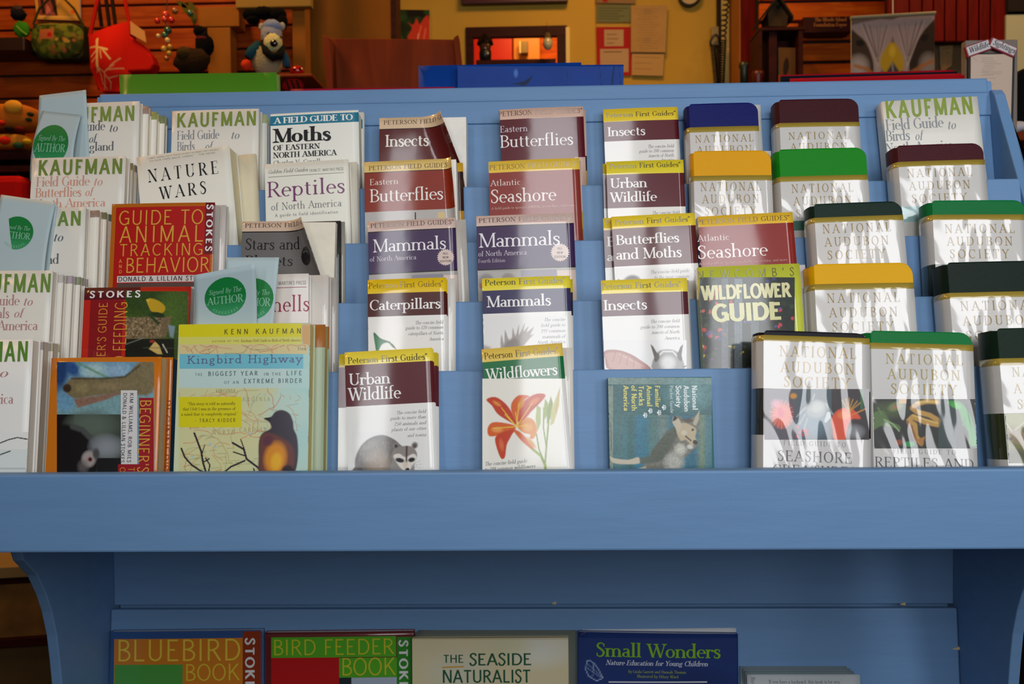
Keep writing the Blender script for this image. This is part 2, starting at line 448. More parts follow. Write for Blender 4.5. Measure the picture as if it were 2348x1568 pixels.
class Canvas:
    """a little picture painter: numpy colour field over absolute picture units (x right, y down)"""
    def __init__(s, x0, y0, x1, y1, step=2.0, bg='ffffff'):
        s.x0, s.y0, s.x1, s.y1 = x0, y0, x1, y1
        s.nx = max(2, int(round((x1 - x0) / step))); s.ny = max(2, int(round((y1 - y0) / step)))
        xs = x0 + (np.arange(s.nx) + .5) * (x1 - x0) / s.nx; ys = y0 + (np.arange(s.ny) + .5) * (y1 - y0) / s.ny
        s.X, s.Y = np.meshgrid(xs, ys)
        s.A = np.zeros((s.ny, s.nx, 3)); s.A[:] = lin(bg)
    def mix(s, m, col):
        m = np.clip(m, 0, 1)[..., None]; s.A = s.A * (1 - m) + np.array(lin(col)) * m; return s
    def ell(s, cx, cy, rx, ry, col, rot=0, soft=.12, a=1):
        c, n = math.cos(rad(rot)), math.sin(rad(rot)); dx, dy = s.X - cx, s.Y - cy
        u, v = (dx * c + dy * n) / rx, (-dx * n + dy * c) / ry
        return s.mix((1 - np.sqrt(u * u + v * v)) / max(soft, .01) * a if soft < .5 else a * np.clip((1 - (u * u + v * v)) / soft, 0, 1), col)
    def poly(s, pts, col, soft=1.0, a=1):
        if len(pts) >= 6:
            n = len(pts); q = []
            for i in range(n):
                p0, p1, p2, p3 = pts[i - 1], pts[i], pts[(i + 1) % n], pts[(i + 2) % n]
                for t in (0, .33, .67):
                    q.append(tuple(.5 * (2 * p1[k] + (p2[k] - p0[k]) * t + (2 * p0[k] - 5 * p1[k] + 4 * p2[k] - p3[k]) * t * t + (3 * p1[k] - p0[k] - 3 * p2[k] + p3[k]) * t ** 3) for k in (0, 1)))
            pts = q
        ins = np.zeros(s.X.shape, bool); dist = np.full(s.X.shape, 1e9); n = len(pts)
        for i in range(n):
            (xa, ya), (xb, yb) = pts[i], pts[(i + 1) % n]
            if ya != yb:
                c = ((ya > s.Y) != (yb > s.Y)) & (s.X < (xb - xa) * (s.Y - ya) / (yb - ya) + xa); ins ^= c
            l2 = (xb - xa) ** 2 + (yb - ya) ** 2 + 1e-9
            t = np.clip(((s.X - xa) * (xb - xa) + (s.Y - ya) * (yb - ya)) / l2, 0, 1)
            dist = np.minimum(dist, np.hypot(s.X - xa - t * (xb - xa), s.Y - ya - t * (yb - ya)))
        sd = np.where(ins, dist, -dist)
        return s.mix((sd / soft + .5) * a, col)
    def line(s, pts, w, col, soft=1.0, a=1):
        dist = np.full(s.X.shape, 1e9)
        for (xa, ya), (xb, yb) in zip(pts[:-1], pts[1:]):
            l2 = (xb - xa) ** 2 + (yb - ya) ** 2 + 1e-9
            t = np.clip(((s.X - xa) * (xb - xa) + (s.Y - ya) * (yb - ya)) / l2, 0, 1)
            dist = np.minimum(dist, np.hypot(s.X - xa - t * (xb - xa), s.Y - ya - t * (yb - ya)))
        return s.mix(((w / 2 - dist) / soft + .5) * a, col)
    def rect(s, x0, y0, x1, y1, col, a=1):
        return s.mix(((s.X > x0) & (s.X < x1) & (s.Y > y0) & (s.Y < y1)) * float(a), col)
    def noise(s, amp, scale=8, seed=0):
        r = np.random.RandomState(seed); h, w = int((s.y1 - s.y0) / scale) + 3, int((s.x1 - s.x0) / scale) + 3
        g = r.rand(h, w); fy = (s.Y - s.y0) / scale; fx = (s.X - s.x0) / scale
        iy, ix = fy.astype(int), fx.astype(int); ty, tx = fy - iy, fx - ix
        v = g[iy, ix] * (1 - ty) * (1 - tx) + g[iy + 1, ix] * ty * (1 - tx) + g[iy, ix + 1] * (1 - ty) * tx + g[iy + 1, ix + 1] * ty * tx
        s.A = np.clip(s.A * (1 + amp * (v[..., None] - .5) * 2), 0, 1); return s
    def blobs(s, n, rmin, rmax, cols, seed=0, soft=.6, box=None):
        r = random.Random(seed); b = box or (s.x0, s.y0, s.x1, s.y1)
        for i in range(n):
            s.ell(r.uniform(b[0], b[2]), r.uniform(b[1], b[3]), r.uniform(rmin, rmax), r.uniform(rmin, rmax), r.choice(cols), r.uniform(0, 180), soft)
        return s

def panel_mesh(name, cv, fn, mat_, parent, smooth=True):
    """canvas -> coloured grid; fn(px,py) gives the 3-D point"""
    mb = MB(); xs = [cv.x0 + (cv.x1 - cv.x0) * i / cv.nx for i in range(cv.nx + 1)]; ys = [cv.y0 + (cv.y1 - cv.y0) * j / cv.ny for j in range(cv.ny + 1)]
    P = [[fn(x, y) for x in xs] for y in reversed(ys)]
    cols = [[tuple(cv.A[cv.ny - 1 - j, i]) for i in range(cv.nx)] for j in range(cv.ny)]
    mb.grid(P, cols)
    return mb.build(name, mat_, parent, smooth=smooth)
# ---------------------------------------------------------------- the blue book rack
LEAN = rad(8)
VD = Vector((0, math.sin(LEAN), math.cos(LEAN)))       # up along a board
ND = Vector((0, -math.cos(LEAN), math.sin(LEAN)))      # out of a board, towards the aisle
LIP = {1: (1.19, 1.482), 2: (1.111, 1.3292), 3: (1.049, 1.250), 4: (.987, 1.173), 5: (.925, 1.0942), 6: (.83, .9975)}
XL, XR = -.666, .641
def row_base(k):
    y, z = LIP[k]; y2, z2 = LIP[k + 1]
    d = Vector((0, y2 - y, z2 - z)); Hb = .082 - d.dot(VD) if k < 5 else .1705
    return Vector((0, y, z)) - VD * Hb, Hb
ROW = {k: row_base(k) for k in (1, 2, 3, 4, 5)}
LLEAN = rad(5)
LOWY, LOWZ = 1.267, aty(1240, 1396, 1.267).z
BLUE = '668db8'
M_BLUE = mat('blue_paint', BLUE, rough=.5, spec=.4, bump=.00018, bscale=30, bdetail=5, stretch=(1, 4, 8), mottle=.035, mscale=9)
M_RAW = mat('bare_wood_chip', 'c8b48c', rough=.8)
rack = empty('book_rack', Vector((0, 1.0, 0)), 'tall blue painted wooden book rack with stepped rows of books and curved brackets', 'book rack')
rack.matrix_world = Matrix.Translation((0, 1.0, 0))
def rk(mb, name, m=M_BLUE, bevel=.0015, solid=0):
    mb.v = [(a, b - 1.0, c) for a, b, c in mb.v]
    return mb.build(name, m, rack, bevel=bevel)
for k in (1, 2, 3, 4, 5):
    P, Hb = ROW[k]; th = .008
    mb = MB(); up = Hb
    if k == 1: up = Hb - .053 / math.cos(LEAN)
    q = [P + VD * -.006, P + VD * up, P + VD * up - ND * th, P + VD * -.006 - ND * th]
    mb.prism([(a.y, a.z) for a in q], 'x', XL, XR)
    rk(mb, 'riser_board')
    # tread
    P2, H2 = ROW[k + 1] if k < 5 else (None, None)
    dep = ((Vector((0, LIP[k + 1][0], LIP[k + 1][1])) - P).dot(ND)) - (.008 if k < 5 else 0)
    if k == 5: dep = .054
    q = [P, P - VD * .006, P - VD * .006 + ND * (dep), P + ND * dep]
    mb = MB(); mb.prism([(a.y, a.z) for a in q][::-1], 'x', XL, XR)
    rk(mb, 'shelf_tread')
# top board over the last row: upper strip and cap strip
P, Hb = ROW[1]
zt = LIP[1][1]
mb = MB(); a = P + VD * (Hb - .0535); b = P + VD * (Hb - .004)
q = [a + ND * .0018, b + ND * .0018, b - ND * .012, a - ND * .012]
mb.prism([(p.y, p.z) for p in q], 'x', -.626, XR + .004); rk(mb, 'top_board')
mb = MB(); a = P + VD * (Hb - .022); b = P + VD * Hb
q = [a + ND * .0038, b + ND * .0038, b - ND * .014, a - ND * .014]
mb.prism([(p.y, p.z) for p in q], 'x', -.622, .6395); rk(mb, 'cap_strip', bevel=.003)
# front rail
zb = aty(1174, 1264, .83).z; ztp = aty(1174, 1081.5, .83).z
mb = MB(); mb.box(XL - .02, XR + .02, .83, .846, zb, ztp); rk(mb, 'front_rail', bevel=.0025)
# side panels (upper): profile read off the right-hand end
xo = XR + .015
pr = [atx(a, b, xo) for a, b in ((2298, 205), (2306, 216), (2322, 276), (2338, 330), (2348, 366))]
prof = [(p.y, p.z) for p in pr]
y1, z1 = prof[-1]; y0, z0 = prof[1]
sl = (z1 - z0) / (y1 - y0)
yf = .85; prof.append((yf + .0, z1 + (yf - y1) * sl * .95))
zf = prof[-1][1]
ybk = 1.297
prof = [(ybk, .30), (ybk, prof[0][1])] + prof + [(.847, zf - .03), (.847, zb)]
# lower part curves back under the rail (profile read off the left-hand end)
xi = XL - .015
cur = [atx(a, b, xi) for a, b in ((29, 1285), (61, 1319), (82, 1364), (94, 1401), (106, 1456), (113, 1515), (118, 1568))]
low = [(p.y, p.z) for p in cur]
e = low[-1]
low += [(e[0] + .004, e[1] - .06), (e[0] + .004, .30)]
prof += [(low[0][0] - .03, zb)] + [p for p in low if p[1] < zb - .002]
for nm, x0, x1 in (('side_panel', XL - .015, XL), ('side_panel', XR, XR + .015)):
    mb = MB(); mb.prism(prof, 'x', x0, x1); rk(mb, nm, bevel=.002)
# lower back: panel, dark gap, and the board the lower books lean on
zg = aty(1240, 1386, 1.28).z
mb = MB(); mb.box(XL, XR, 1.28, 1.292, zg, zb + .06); rk(mb, 'back_panel')
LP = Vector((0, LOWY, LOWZ)); 
LV = Vector((0, math.sin(LLEAN), math.cos(LLEAN))); LN = Vector((0, -math.cos(LLEAN), math.sin(LLEAN)))
LH = .30; LB = LP - LV * LH
q = [LB, LP, LP - LN * .01, LB - LN * .01]
mb = MB(); mb.prism([(a.y, a.z) for a in q], 'x', XL + .001, XR - .001); rk(mb, 'lower_board', bevel=.002)
q = [LB, LB - LV * .02, LB - LV * .02 + LN * .12, LB + LN * .12]
mb = MB(); mb.prism([(a.y, a.z) for a in q][::-1], 'x', XL, XR); rk(mb, 'lower_shelf')
mb = MB(); mb.box(XL - .012, XR + .012, 1.02, 1.295, 0, .36); rk(mb, 'base_plinth')
# the other side of the stand, where further books stand with their backs to us
mb = MB(); mb.box(XL, XR, 1.297, 1.31, .2, 1.40); rk(mb, 'rear_panel')
mb = MB(); mb.box(XL, XR, 1.31, 1.455, 1.17, 1.181); rk(mb, 'rear_shelf')
mb = MB(); mb.box(XL, XR, 1.455, 1.465, 1.15, 1.27); rk(mb, 'rear_lip')
for x, w, y in ((2070, 14, 1386), (1270, 12, 1384), (2180, 22, 1478)):
    p = aty(x, y, 1.2795); s = w / FPX * 1.2
    mb = MB()
    mb.prism([(p.x - s / 2, p.z), (p.x + s / 2, p.z - .001), (p.x + s * .4, p.z + .004), (p.x - s * .1, p.z + .0025)], 'y', p.y - (.0006 if y < 1400 else .018), p.y + .002)
    rk(mb, 'paint_chip', M_RAW, bevel=0)
# ---------------------------------------------------------------- books
def frame(P, V, Nn):
    return Matrix(((1, -Nn.x, V.x, P.x), (0, -Nn.y, V.y, P.y), (0, -Nn.z, V.z, P.z), (0, 0, 0, 1)))
class Row: pass
ROWS = {}
for k in (1, 2, 3, 4, 5):
    r = Row(); r.P, r.V, r.N = ROW[k][0], VD, ND; ROWS[k] = r
r = Row(); r.P, r.V, r.N = LB, LV, LN; ROWS[6] = r
r = Row(); r.P = Vector((0, 1.447, 1.1905)); r.V = Vector((0, -math.sin(rad(4)), math.cos(rad(4)))); r.N = Vector((0, -math.cos(rad(4)), -math.sin(rad(4)))); ROWS[7] = r

class Book:
    def __init__(s, row, TL, TR, t, label, T=None, base='f0efe8', m=None, bow=.0012, curl=None, name='field_guide', group=None,
                 spine_col=None, kind='paper', H=None, page='e9e4d4', inset=.0015, cat='book'):
        s.row = ROWS[row]; R = s.row; s.t = t; s.T = T = ((t + .0026) if T is None else T) + (.0042 if row == 1 else 0)
        s.m = m or M_GLOSS; s.bow = bow; s.curl = curl; s.kind = kind
        P0 = R.P + R.N * T
        a, b = onplane(*TL, P0, R.N), onplane(*TR, P0, R.N)
        u1, v1, u2, v2 = a.x, (a - R.P).dot(R.V), b.x, (b - R.P).dot(R.V)
        s.W = math.hypot(u2 - u1, v2 - v1); ro = math.atan2(v2 - v1, u2 - u1)
        um, vm = (u1 + u2) / 2, (v1 + v2) / 2
        lowv = s.W / 2 * abs(math.sin(ro)) + .0008
        if H is not None: lowv = vm - H * math.cos(ro)
        s.H = (vm - lowv) / math.cos(ro)
        cu = um + s.H * math.sin(ro)
        F = frame(R.P, R.V, R.N)
        s.M = F @ Matrix.Translation((cu, -(T - t), lowv)) @ Matrix.Rotation(-ro, 4, 'Y')
        s.Mi = s.M.inverted()
        s.P0, s.N0 = P0, R.N
        s.root = empty(name, s.M, label, cat, group)
        s.px = (TR[0] - TL[0]); s.sc = s.W / s.px
        s.TL = TL; s.bands = []; s.base = base; s.spine_col = spine_col
        s.tx = []; s.lay = 0; s.page = page; s.inset = inset
        s.pics = []
    def loc(s, px, py):
        p = s.Mi @ onplane(px, py, s.P0, s.N0); return p.x, p.z
    def surf(s, x, z, lift=0.0):
        u = 2 * x / s.W
        y = -s.t - lift
        if s.bow: y -= s.bow * max(0, 1 - u * u) * (.4 + .6 * min(1, z / s.H))
        if s.curl:
            c, k, r, th = s.curl
            ax = s.W / 2 - c + (s.H - z) * k
            d = x - ax
            if d > 0:
                if d < r * th: q = d / r; dx, dy, nx, ny = r * math.sin(q), r * (1 - math.cos(q)), math.sin(q), math.cos(q)
                else:
                    e = min(d - r * th, .0004) + (d - r * th) * .002; dx = r * math.sin(th) + e * math.cos(th); dy = r * (1 - math.cos(th)) + e * math.sin(th)
                    nx, ny = math.sin(th), math.cos(th)
                return (ax + dx - lift * nx, y + lift - dy - lift * ny, z)
        return (x, y, z)
    def band(s, y0, y1, col, x0=None, x1=None, spine=None):
        xa = s.TL[0] if x0 is None else x0
        za = s.H + 1 if y0 is None else s.loc(xa, y0)[1]; zb = -1 if y1 is None else s.loc(xa, y1)[1]
        yy = y0 or y1 or s.TL[1]; a = -s.W if x0 is None else s.loc(x0, yy)[0]; b = s.W if x1 is None else s.loc(x1, yy)[0]
        s.bands.append((zb, za, a, b, lin(col), (x0 is None) if spine is None else spine)); return s
    def txt(s, st, x0, x1, y, cap, col, style='serif', slant=0, track=.02, d='r', lift=.00022):
        w, Q = text_quads(st, style, track, slant)
        k = cap * s.sc
        s.lay += 1
        if d == 'r':
            ox, oz = s.loc(x0, y); ex = s.loc(x1, y)[0]; kx = (ex - ox) / w
            f = lambda a, b: (ox + a * kx, oz + b * k)
        elif d == 'd':      # x0 baseline, x1=(ya, yb)
            ox, oz = s.loc(x0, x1[0]); ez = s.loc(x0, x1[1])[1]; kx = (oz - ez) / w
            f = lambda a, b: (ox + b * k, oz - a * kx)
        else:
            ox, oz = s.loc(x0, x1[0]); ez = s.loc(x0, x1[1])[1]; kx = (ez - oz) / w
            f = lambda a, b: (ox - b * k, oz + a * kx)
        c = lin(col)
        for i, q in enumerate(Q):
            pts = [f(*p) for p in q]
            if min(p[1] for p in pts) < 0.0: continue
            if s.curl and max(p[0] - (s.W / 2 - s.curl[0] + (s.H - p[1]) * s.curl[1]) for p in pts) > s.curl[2] * s.curl[3]: continue
            s.tx.append(([s.surf(p[0], p[1], lift + (i % 23) * 6e-6) for p in pts], c))
        return s
    def spine_txt(s, st, y, x0, x1, cap, col, style='smallsans', d='d'):
        """lettering down the spine: runs from y=(ya,yb); across the spine at fraction x0"""
        w, Q = text_quads(st, style, .03, 0); k = cap * s.sc
        z0 = s.loc(s.TL[0], y[0])[1]; z1 = s.loc(s.TL[0], y[1])[1]; kx = (z0 - z1) / w
        c = lin(col)
        for i, q in enumerate(Q):
            pts = [(s.sx(-s.t + x0 * s.t + 0)[0], -s.t + x0 * s.t - b * k, z0 - a * kx) for a, b in q]
            pts = [(s.sx(p[1])[0] - .0004 - (i % 17) * 6e-6, p[1], p[2]) for p in pts]
            s.tx.append((pts, c))
        return s
    def sx(s, y):      # spine x at depth y
        if s.kind != 'vinyl' and s.kind != 'round': return (-s.W / 2, y)
        u = (y + s.t / 2) / (s.t / 2); u = max(-1, min(1, u))
        return (-s.W / 2 - s.t * .16 * math.sqrt(max(0, 1 - u * u)), y)
    def pic(s, cv, name='cover_picture', lift=.00012, mt=None):
        s.pics.append((cv, name, lift, mt)); return s
    def wrap(s, name, mt, z1, off=0, bands=True, rc=0, col=None, nx=12, nz=4, solid=.0005):
        W, H, t = s.W, s.H, s.t
        xs = [-W / 2 + W * i / nx for i in range(nx + 1)]
        if s.curl: xs += [W / 2 - W * .6 * i / 26 for i in range(26)]; nz = 26
        if rc: xs += [W / 2 - rc * (1 - math.sin(rad(a))) for a in (0, 20, 40, 55, 70, 80, 86, 90)] + [-W / 2 + .003, -W / 2 + .0015]
        zs = [z1 * j / nz for j in range(nz + 1)]
        if rc: zs += [H - rc * (1 - math.sin(rad(a))) for a in (0, 30, 60)]
        bl = s.bands if bands else []
        for zb, za, a, b, c, sp in bl:
            for z in (zb, za):
                if 0.0005 < z < z1 - .0003: zs.append(z)
            for x in (a, b):
                if -W / 2 + .0003 < x < W / 2 - .0003: xs.append(x)
        xs = sorted(xs); zs = sorted(zs)
        xs = [x for i, x in enumerate(xs) if i == 0 or x - xs[i - 1] > 1e-5]; zs = [z for i, z in enumerate(zs) if i == 0 or z - zs[i - 1] > 1e-5]
        def top(x):
            if not rc: return 9
            if x > W / 2 - rc: return H - rc + math.sqrt(max(0, rc * rc - (x - W / 2 + rc) ** 2))
            if x < -W / 2 + .003: return H - .0025 * ((-W / 2 + .003 - x) / .003) ** 2
            return 9
        ny = 8 if s.kind in ('vinyl', 'round') else 3
        cols = []     # (kind, x or y)
        path = [('b', x) for x in reversed(xs[::max(1, len(xs) // 8)] if not rc else xs)] 
        if path[-1][1] != xs[0]: path.append(('b', xs[0]))
        path += [('s', -t * j / ny) for j in range(1, ny)]
        path += [('f', x) for x in xs]
        P = []
        for z in zs:
            r_ = []
            for k, v in path:
                if k == 'b': r_.append((v, off, min(z, top(v))))
                elif k == 's': x_, y_ = s.sx(v); r_.append((x_ - off, y_, min(z, H - .002 if rc else 9)))
                else:
                    p = s.surf(v, min(z, top(v)), off)
                    if v == xs[0] and off: p = (p[0] - off * .7, p[1], p[2])
                    r_.append(p)
            P.append(r_)
        bc = lin(col or s.base)
        cols = []
        for j in range(len(zs) - 1):
            zc = (zs[j] + zs[j + 1]) / 2; rw = []
            for i in range(len(path) - 1):
                k = path[i][0]; kn = path[i + 1][0]
                front = k == 'f' and kn == 'f'
                c = bc if (front or not s.spine_col) else lin(s.spine_col)
                xc = (path[i][1] + path[i + 1][1]) / 2 if front else None
                for zb, za, a, b, cc, sp in bl:
                    if zb <= zc <= za:
                        if front and a <= xc <= b: c = cc
                        elif not front and sp: c = cc
                rw.append(c)
            cols.append(rw)
        mb = MB(); mb.grid(P, cols)
        o = mb.build(name, mt, s.root, smooth=True, solid=solid)
        o.data.set_sharp_from_angle(angle=rad(35))
        return o
    def done(s, price=None, cover='cover'):
        if s.kind == 'vinyl':
            s.wrap('vinyl_cover', M_LEATHER, s.H, rc=.0135, bands=False, col=s.vin, solid=.0008)
            s.wrap('dust_jacket', M_JACKET, s.zj, off=.0011, solid=.0004)
            ins = .004
        else:
            s.wrap(cover, s.m, s.H, rc=.0)
            ins = s.inset
        g = .0008
        mb = MB(); mb.box(-s.W / 2 + g + .0006, s.W / 2 - ins, -s.t + g, -g, .0006, s.H - max(g, ins * .7), lin(s.page))
        mb.build('page_block', M_PAPER, s.root)
        off = .0011 if s.kind == 'vinyl' else 0
        for cv, name, lift, mt in s.pics:
            fn = lambda px, py: s.surf(*(lambda q: (max(-s.W / 2 + .0001, min(s.W / 2 - .0001, q[0])), max(.0, min(s.H - .0001, q[1]))))(s.loc(px, py)), lift + off)
            panel_mesh(name, cv, fn, mt or (M_JACKET if s.kind == 'vinyl' else s.m), s.root)
        if s.tx:
            mb = MB()
            for pts, c in s.tx:
                if off: pts = [(p[0], p[1] - off, p[2]) for p in pts]
                mb.face(pts, c)
            mb.build('lettering', M_JACKET if s.kind == 'vinyl' else s.m, s.root)
        s.root.parent = None
        return s
    def under(s, dT, dx, dpy, label, group, cover=None, page=None, t=None, band=None, dpx=0):
        """a further copy standing behind this one: dT deeper, right edge shifted by dx picture units"""
        pass

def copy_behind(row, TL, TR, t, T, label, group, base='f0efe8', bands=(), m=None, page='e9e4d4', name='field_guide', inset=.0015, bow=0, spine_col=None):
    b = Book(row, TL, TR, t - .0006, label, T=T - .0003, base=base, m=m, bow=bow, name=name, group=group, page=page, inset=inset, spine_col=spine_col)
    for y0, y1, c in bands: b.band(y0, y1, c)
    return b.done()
# ---------------------------------------------------------------- the white guides on the left (green capitals)
GREEN = '7f9440'; DG = '5f8a3a'; GREY = '60646a'; PINK = 'd69a86'; ROSE = 'b98a86'
KG = 'copies of the white guide behind the front ones'
def kauf(row, TL, TR, t, T, label, capy, caph, x0, x1, lines, green=GREEN, lc=GREY, word='KAUFMAN'):
    b = Book(row, TL, TR, t, label, T=T, base='e6e4da', m=M_SATIN, page='e2dccc', bow=.0008)
    b.txt(word, x0, x1, capy, caph, green, 'heavy', track=.16)
    for st, a, c, y, h, sl, cc in lines:
        b.txt(st, a, c, y, h, cc or lc, 'didone', slant=.25 if sl else 0, track=.05 if sl else 0)
    b.done(); return b
# row 1
kauf(1, (118, 240), (320, 232), .010, .041, 'white guide behind the blue bookmark at top left, front copy of its stack', 284, 36, 130, 309,
     [('Field Guide', 130, 241, 303, 22, 0, None), ('to', 250, 269, 303, 20, 1, None), ('Nature', 130, 196, 330, 22, 0, None), ('of', 204, 220, 328, 20, 1, None), ('New England', 125, 262, 350, 20, 0, None)])
for i, (xr, y) in enumerate(((341, 243), (360, 256), (378, 265))):
    copy_behind(1, (150 + i * 18, y + 6), (xr, y), .0095, .0303 - i * .0101, 'white guide behind the bookmarked top left copy, ' + ('first', 'second', 'last')[i] + ' behind it', KG,
                base='eae6d8', bands=[(y + 5, y + 24, ('a58a7a', '9aa05a', '7f8a60')[i])], m=M_SATIN, page='e6ddc8')
kauf(1, (395, 255), (594, 249), .014, .026, 'white bird guide with green capitals between bookmark stack and moth guide, top row', 293, 34, 405, 588,
     [('Field Guide', 406, 503, 321, 21, 0, None), ('to', 529, 548, 319, 19, 1, None), ('Birds', 406, 447, 346, 21, 0, None), ('of', 470, 486, 345, 20, 1, None), ('North America', 406, 530, 372, 20, 0, None)], green='7d8f3c', lc='84888c')
copy_behind(1, (420, 270), (613, 262), .011, .0112, 'white bird guide just behind the one beside the moth guide', KG, base='dfe2da', bands=[(268, 290, 'a9b28a')], m=M_SATIN)
kauf(1, (2022, 233), (2241, 221), .022, None, 'white bird guide with green capitals and spine showing, top right corner', 272, 43, 2032, 2234,
     [('Field Guide', 2032, 2164, 299, 26, 0, None), ('to', 2172, 2191, 297, 22, 1, None), ('Birds', 2032, 2087, 324, 25, 0, None), ('of', 2098, 2115, 322, 22, 1, None), ('North America', 2032, 2186, 350, 22, 0, None)], green='7f9626', lc='84888c')
# row 2
kauf(2, (74, 363), (289, 358), .011, .037, 'white butterfly guide with pink subtitle, front copy in second row at far left', 403, 36, 87, 281,
     [('Field Guide', 83, 206, 428, 22, 0, None), ('to', 214, 234, 426, 20, 1, None), ('Butterflies', 81, 187, 453, 22, 0, None), ('of', 195, 212, 450, 20, 1, None), ('North America', 78, 242, 477, 20, 0, None)], green='748a3a', lc=PINK)
for i, (xr, y) in enumerate(((297, 370), (305, 374), (314, 380))):
    copy_behind(2, (100 + i * 8, y + 6), (xr, y), .0085, .0255 - i * .0085, 'white butterfly guide behind the pink subtitled copy, ' + ('first', 'second', 'last')[i] + ' behind it', KG,
                base='d8d3c6', bands=[(y + 4, y + 22, ('8e8a78', 'a8946a', '6a7a8a')[i])], m=M_SATIN, page='e2d9c6')
# row 3
kauf(3, (2, 480), (197, 474), .0105, .0395, 'white guide half hidden by blue bookmark, third row at far left', 523, 34, -8, 186,
     [('Field Guides', -8, 114, 552, 22, 0, None), ('to', 122, 144, 554, 20, 1, None), ('New England', -15, 136, 609, 22, 0, None), ('Nature', 0, 80, 582, 20, 0, None)], green='6f9040')
for i, (xr, y) in enumerate(((228, 482), (245, 487), (257, 492))):
    copy_behind(3, (20 + i * 16, y + 6), (xr, y), .0093, .0288 - i * .0097, 'white guide behind the half hidden third row copy, ' + ('first', 'second', 'last')[i] + ' behind it', KG,
                base='e2dccd', bands=[(y + 6, y + 22, ('9a8070', '6f7a50', '6a7470')[i])], m=M_SATIN, page='e6ddc8')
# row 4
kauf(4, (-82, 622), (122, 620), .0105, .0395, 'white mammal guide with rose subtitle, fourth row at the left edge of the photo', 672, 43, -75, 116,
     [('Field Guide', -78, 45, 701, 23, 0, None), ('to', 53, 74, 701, 20, 1, None), ('Mammals', -78, 22, 730, 23, 0, None), ('of', 32, 52, 728, 20, 1, None), ('North America', -78, 87, 758, 22, 0, None)], green='6f9040', lc=ROSE)
for i, (xr, y) in enumerate(((146, 629), (167, 631), (185, 634), (196, 637))):
    copy_behind(4, (-40 + i * 16, y + 3), (xr, y), .0071, .0288 - i * .0073, 'white mammal guide behind the rose subtitled copy, ' + ('first', 'second', 'third', 'last')[i] + ' behind it', KG,
                base='ddd8ca', bands=[(y + 4, y + 22, ('b0a8a0', '9a8a90', '707a50', '8a7a78')[i])], m=M_SATIN, page='dcd4c0')
# row 5
b = Book(5, (-142, 782), (76, 778), .014, 'white guide with thin branch drawings, front row at the left edge of the photo', T=.046, base='f1f0ea', m=M_SATIN, bow=.0008)
b.txt('KAUFMAN', -130, 64, 832, 46, '5d8a34', 'heavy', track=.16)
b.txt('Field Guide', -130, -25, 865, 23, ROSE, 'didone').txt('to', -15, 17, 865, 20, ROSE, 'didone', slant=.25)
b.txt('Birds', -130, -60, 895, 23, ROSE, 'didone').txt('of', -50, -30, 893, 20, ROSE, 'didone', slant=.25).txt('North America', -130, 31, 928, 23, ROSE, 'didone')
cv = Canvas(-60, 990, 72, 1086, 1.6, 'eef0ea')
cv.rect(-60, 1030, 72, 1090, 'dfe8e4').line([(-60, 1024), (0, 1016), (20, 1008), (40, 1003), (70, 1008)], 2.6, '303432').line([(-60, 1052), (-10, 1045), (2, 1042), (24, 1034)], 2.6, '303432')
for y in (1074, 1084): cv.line([(-30, y), (58, y)], 3, 'b9c4c0', 2)
b.pic(cv).done()
for i, (xr, y) in enumerate(((100, 781), (122, 784))):
    copy_behind(5, (-100 + i * 20, y + 3), (xr, y), .014, .0302 - i * .0151, 'white guide behind the branch drawing copy, ' + ('nearest', 'farthest')[i], KG,
                base='d6d1c4', bands=[(y + 6, y + 24, ('8e7f84', 'a09a70')[i])], m=M_SATIN, page='cfc6b2')

# ---------------------------------------------------------------- other books of the left half
b = Book(1, (620, 262), (822, 252), .026, 'thick cream moth guide with teal top band and bold black title', T=.034, base='eff0e6', m=M_SATIN, page='e8e2cc', bow=.001)
b.band(267, 289, '1b7894').txt('A FIELD GUIDE TO', 629, 809, 284, 14, 'f4f4ee', 'bold', track=.0)
b.txt('Moths', 628, 759, 328, 33, '17191c', 'bold', track=.02).txt('OF EASTERN', 627, 734, 346, 12.5, '2a2c30', 'bold', track=.03).txt('NORTH AMERICA', 627, 772, 363, 13, '2a2c30', 'bold', track=.03)
b.txt('Charles V. Covell', 627, 735, 378, 9, '55585c', 'small').done()
copy_behind(1, (650, 262), (834, 257), .0065, .0073, 'second cream moth guide showing behind the first one', 'moth guides', base='e9e6d4', m=M_SATIN)

b = Book(1, (870, 271), (1071, 266), .030, 'maroon insects guide with curled cover, top row above the eastern butterflies guide', T=.032, base='5a1616', curl=(.066, .36, .034, 1.12), page='f1efe6', bow=.001)
b.band(None, 296, 'e0c4a0').band(296, 298, '2a0c0a').txt('PETERSON FIELD GUIDES', 880, 1066, 286, 9.5, '5c4434', 'serif', track=.08)
b.txt('Insects', 883, 984, 337, 28, 'f2eee2', 'serif', track=0).done()

b = Book(2, (313, 361), (526, 333), .0295, 'cream book titled in tall thin black capitals, leaning in second row', T=.036, base='eceadd', m=M_MATTE, page='e6dcb8', name='trade_paperback')
b.txt('"A SMART, AMUSING LOOK AT HOW WE LIVE WITH THE ANIMALS THAT CAME BACK', 338, 504, 366, 3.6, '9a988c', 'smallsans').txt('TO OUR OWN BACK YARDS." - THE NEWS', 342, 496, 372, 3.6, '9a988c', 'smallsans')
b.txt('NATURE', 341, 504, 419, 30, '1c1e1f', 'didone', track=.34).txt('WARS', 368, 476, 458, 29, '1c1e1f', 'didone', track=.30).done()
copy_behind(2, (350, 374), (586, 352), .0052, .006, 'cream book behind the leaning black lettered one', 'cream trade paperbacks', base='dcd2b4', m=M_MATTE, page='d9cca4', name='trade_paperback')

